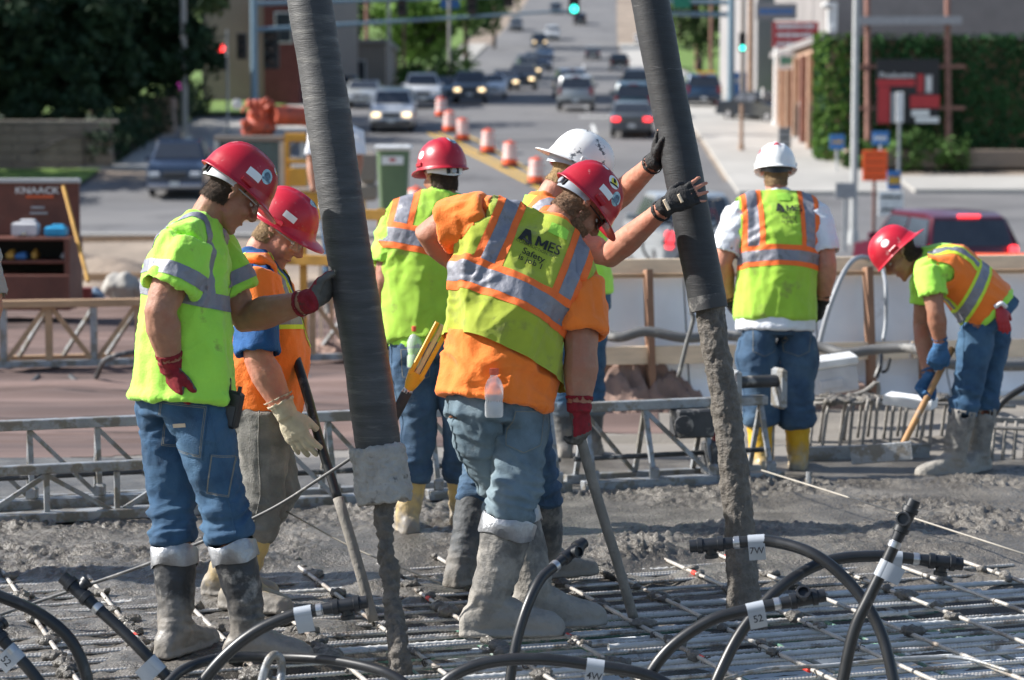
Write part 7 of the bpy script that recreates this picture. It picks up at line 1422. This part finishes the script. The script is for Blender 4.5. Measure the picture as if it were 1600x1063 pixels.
ttube('black upright tube with tee fitting and tag at the right', [P(1398, 850, 7.3), P(1382, 885, 7.3), P(1360, 930, 7.3), P(1335, 985, 7.3), P(1317, 1063, 7.3), P(1310, 1110, 7.3)], '', .22, tee=1, kind=-.7)
ttube('black tube end with a tag in the bottom left corner', [P(18, 1015, 7.2), P(45, 1045, 7.2), P(75, 1085, 7.2)], '52', .1, kind=.5)
hose('cable', 'black cable lying along the bottom in front of left boots', [P(255, 1075, 7.25), P(290, 1045, 7.3), P(350, 1028, 7.4), P(430, 1027, 7.4), P(520, 1032, 7.3), P(600, 1050, 7.2), P(650, 1080, 7.15)], .017, 'tube_black'); hose('cable', 'grey loop of tubing standing up at the bottom left of centre', [P(402, 1090, 7.25), P(418, 1035, 7.25), P(432, 1024, 7.27), P(440, 1040, 7.3), P(436, 1090, 7.25)], .014, 'steel_dirty'); hose('cable', 'thin grey cable on the bars at the bottom right', [P(1130, 1062, 7.5), P(1200, 1045, 7.65), P(1300, 1040, 7.7), P(1400, 1030, 7.75), P(1500, 1028, 7.75), P(1580, 1050, 7.6)], .007, 'steel_dirty')
hose('cable', 'thin grey cable running from the left edge up to the crusted hose end', [P(-40, 975, 8.45), P(60, 940, 8.5), P(245, 876, 8.45), P(410, 803, 8.4), P(500, 748, 8.3), P(556, 711, 8.2)], .0065, 'hose_grey')
hose('guide_string', 'thin tan line from the left boots towards the bars', [P(445, 798, 9.0), P(560, 860, 8.9), P(690, 912, 8.75)], .0035, 'hose_tan', k=3, cat='line'); hose('guide_string', 'thin tan line crossing the wet concrete at right', [P(1190, 735, 11.6), P(1350, 785, 10.6), P(1620, 872, 9.7)], .004, 'hose_tan', k=3, cat='line')
# ---- vibrator hose, pole, rake, float handle
vb = empty('vibrator_hose', P(583, 968, 8.5), 'black vibrator hose held by the man in orange vest', 'hose'); mb = MB(); mb.tube([P(436, 505, 8.98), P(455, 540, 8.85), P(478, 610, 8.72), P(500, 690, 8.66), P(528, 780, 8.6)], .0185, 12, k=8); mb.build('flexible_hose', MATS['hose_black'], vb, smooth='all'); mb = MB(); mb.tube([P(528, 778, 8.6), P(556, 870, 8.55), P(584, 972, 8.52)], .0205, 12, k=4); mb.build('vibrator_head', pm('pole_muddy', (.19, .175, .155), .75, var=.2, scale=16, bump=.6, bscale=70, dirt=(.09, .09, .09), dscale=10, dthr=.6), vb, smooth='all')
hp4 = empty('vibrator_pole', P(988, 963, 8.62), 'muddy vibrator pole held by the man in yellow mesh vest', 'pole'); mb = MB(); mb.tube([P(896, 640, 8.44), P(914, 710, 8.46), P(940, 800, 8.5), P(965, 880, 8.56), P(990, 966, 8.62)], .0195, 12, k=6); mb.build('shaft', MATS['pole_muddy'], hp4, smooth='all')
fh = empty('bull_float', P(620, 640, 8.8), 'yellow bull float bracket on a dark tube behind the leaning man', 'float tool'); pm('tool_yellow', (.80, .42, .02), .45, var=.06); pm('tool_cream', (.62, .55, .36), .5)
a, b = P(692, 508, 8.78), P(648, 590, 8.78); dv = (b - a).normalized(); sx = dv.cross(Vector((0, 1, 0))).normalized()
for s_ in (-1, 1): mb = MB(); mb.beam(a + sx * .024 * s_, b + sx * .022 * s_, .018, .05, up=(0, 1, 0), bev=.004); mb.build('bracket_rail', MATS['tool_yellow'], fh)
mb = MB(); mb.beam(a, b, .020, .035, up=(0, 1, 0), bev=.003); mb.build('slide', MATS['tool_cream'], fh)
mb = MB(); mb.loft([(b - dv * .02, sx * .036, Vector((0, .03, 0))), (b + dv * .03, sx * .026, Vector((0, .026, 0))), (b + dv * .055, sx * .016, Vector((0, .02, 0)))], 14); mb.build('socket', MATS['tool_yellow'], fh, smooth=True); mb = MB(); mb.lathe(b + dv * .05, [(.017, 0), (.021, .006), (.021, .02), (.018, .024)], 14, dv); mb.build('collar', MATS['clamp_steel'], fh, smooth=True)
mb = MB(); mb.tube([b + dv * .06, P(622, 640, 8.78), P(580, 716, 8.78)], .021, 14); mb.build('tube_handle', MATS['steel_dark'], fh, smooth=True)
rk = empty('rake', G(1405, 708), 'long handled concrete rake held by the bending man', 'rake'); mb = MB(); mb.tube([P(1488, 545, 12.42), P(1472, 575, 12.36), P(1405, 706, 12.2)], .018, 10); mb.build('handle', pm('wood_handle', (.38, .20, .075), .6, var=.2, scale=8, dirt=(.25, .22, .18), dscale=7, dthr=.6), rk, smooth=True); mb = MB(); mb.beam(P(1330, 712, 12.25), P(1425, 704, 12.15), .02, .10, bev=.004); mb.build('blade', MATS['steel_dirty'], rk)
# ---- bottles, radio, gloves in pockets
def bottle(lab, c, up, r, h, liquid, cap):
    up = Vector(up).normalized(); root = empty('drink_bottle', c, lab, 'bottle'); c = Vector(c); mb = MB(); mb.lathe(c, [(r * .9, 0), (r, .006), (r, h * .28), (r * .92, h * .32), (r * .92, h * .36), (r, h * .40), (r, h * .62), (r * .75, h * .76), (r * .42, h * .84), (r * .42, h * .9)], 22, up); mb.build('bottle_body', MATS['clear_plastic'], root, smooth=True)
    mb = MB(); mb.lathe(c + up * .004, [(r * .86, 0), (r * .92, .006), (r * .92, h * .45)], 18, up); mb.build('drink', liquid, root, smooth=True); mb = MB(); mb.lathe(c + up * h * .88, [(r * .5, 0), (r * .52, .004), (r * .52, h * .12), (r * .46, h * .13)], 18, up); mb.build('cap', cap, root, smooth=True)
pm('clear_plastic', (.80, .83, .85), .12, alpha=.42, spec=.9, var=.05); pm('water', (.45, .47, .47), .1, alpha=.55); pm('green_drink', (.25, .62, .02), .2); pm('cap_red', (.75, .12, .06), .45)
p4 = w4['p']; f4 = ((p4['hipR'] - p4['hipL']).normalized()).cross(Vector((0, 0, 1))); f4 = f4 if f4.y < 0 else -f4
def at_back(w, px, py, push):      # point on the back of the trousers under a pixel
    o = Vector((0, 0, CAM_H)); d = (P(px, py, 1) - o).normalized(); h = w['pbvh'].ray_cast(o, d, 30); return (h[0] if h[0] is not None else P(px, py, 8.2)) - d * push
bottle('clear plastic bottle with red cap in the jeans pocket of the leaning man', at_back(w4, 772, 652, .045), (0, .03, 1), .034, .175, MATS['water'], MATS['cap_red'])
bottle('bottle of green drink with orange cap beside the grey hose', at_back(w3, 648, 575, .01), (0, .05, 1), .036, .19, MATS['green_drink'], MATS['cap_red'])
rd = at_back(w1, 362, 640, .03); rr_ = empty('two_way_radio', rd, 'black two-way radio clipped at the hip of the man in lime shirt', 'radio'); Mr = Matrix.Rotation(R(12), 3, 'Y') @ Matrix.Rotation(R(-20), 3, 'Z'); mb = MB(); mb.box(rd, (.062, .036, .13), Mr, bev=.008); mb.build('radio_case', MATS['black_plastic'], rr_); mb = MB(); mb.tube([rd + Mr @ Vector((-.022, 0, .06)), rd + Mr @ Vector((-.03, 0, .10)), rd + Vector((-.075, 0, .19))], [.007, .006, .004], 8); mb.build('antenna', MATS['black_plastic'], rr_, smooth=True); mb = MB(); mb.cyl(rd + Mr @ Vector((.015, 0, .06)), rd + Mr @ Vector((.015, 0, .085)), .008, .007, 10); mb.build('volume_knob', MATS['black_plastic'], rr_, smooth=True)
mb = MB(); mb.box(rd + Mr @ Vector((0, -.019, -.02)), (.045, .004, .07), Mr, bev=.001); mb.build('battery_cover', MATS['steel_dark'], rr_)
gq = at_back(w7, 1562, 488, .02); rg_ = empty('work_gloves', gq, 'red gloves hanging from the back pocket of the bending man', 'gloves'); mb = MB()
hand_mb(mb, gq + Vector((0, 0, .02)), (.25, -.2, -1), (0, 1, 0), 1, 20, fat=1.1, sc=.8); V, Q = blob(mb, .006, 2); link_np('glove', V, Q, [MATS['red_paint']], rg_); mb = MB(); mb.tube([gq + Vector((-.03, -.02, .03)), gq + Vector((.0, -.035, .05)), gq + Vector((.03, -.02, .03))], .012, 8, k=4); mb.build('cuff', MATS['pvc_white'], rg_, smooth=True)
# tan knuckle and wrist patches on the black glove
gv = next(o for o in w5['root'].children if o.name.startswith('glove')); 
for o in w5['root'].children:
    if o.name.startswith('glove'): gv = o
gd, gn = Vector((.85, -.02, .42)).normalized(), Vector((.2, .95, -.1)).normalized(); gn = (gn - gd * gn.dot(gd)).normalized(); gt = gd.cross(gn); wq = w5['p']['wrR']
for off, ln, wd in ((.058, .012, .036), (.0, .014, .046)):
    mb = MB(); mb.box(wq + gd * off - gn * (.024 if off else .032), (ln, wd, .008), Matrix((gd, gt, gn)).transposed(), bev=.003); mb.build('glove_patch', MATS['tan_leather'], gv, smooth=True)
# man in white t-shirt far behind the grey hose, and an elbow at the left edge
w9 = person('man in white t-shirt standing behind the grey hose', 24.0, dict(pel=(527, 320), che=(525, 240), nek=(522, 196), head=(522, 168), hipR=(540, 330, .02), hipL=(514, 330, -.02), knR=(540, 385), knL=(514, 385), anR=(540, 440), anL=(514, 440), shR=(557, 208), elR=(561, 255, -.02), wrR=(550, 295, -.1), shL=(493, 208), elL=(486, 255), wrL=(490, 298, -.1)),
    (10, 5, 0), skin_mat=SK1, hair=MATS['hair_brown'], vox=.012, seed=9., shirt=dict(mat=MATS['white_cloth'], sleeve=.75, hem=.05), pants=dict(mat=MATS['jeans_mid'], hem=.1, pockets=0), boots=dict(mat=MATS['boot_grey'], h=.25, toeR=(0, 1, 0), toeL=(0, 1, 0)), hat=dict(mat=MATS['hat_red_c']))
w0 = person('man cut off by the left edge, only his grey sleeve in view', 9.5, dict(pel=(-95, 600), che=(-95, 430), nek=(-92, 345), head=(-88, 300), hipR=(-60, 630), hipL=(-128, 630), knR=(-58, 760), knL=(-130, 760), anR=(-58, 880), anL=(-130, 880), shR=(-30, 380), elR=(-13, 480, -.05), wrR=(-40, 560, -.2), shL=(-160, 380), elL=(-170, 480), wrL=(-150, 560, -.2)),
    (0, 10, 0), skin_mat=SK1, hair=MATS['hair_brown'], vox=.012, seed=10., shirt=dict(mat=MATS['grey_cloth'], sleeve=.9, hem=.05), pants=dict(mat=MATS['jeans_mid'], hem=.2, pockets=0), boots=dict(mat=MATS['boot_grey'], h=.34, toeR=(0, 1, 0), toeL=(0, 1, 0)), hat=dict(mat=MATS['hat_red_c']))
bpy.data.scenes.remove(_tmp)
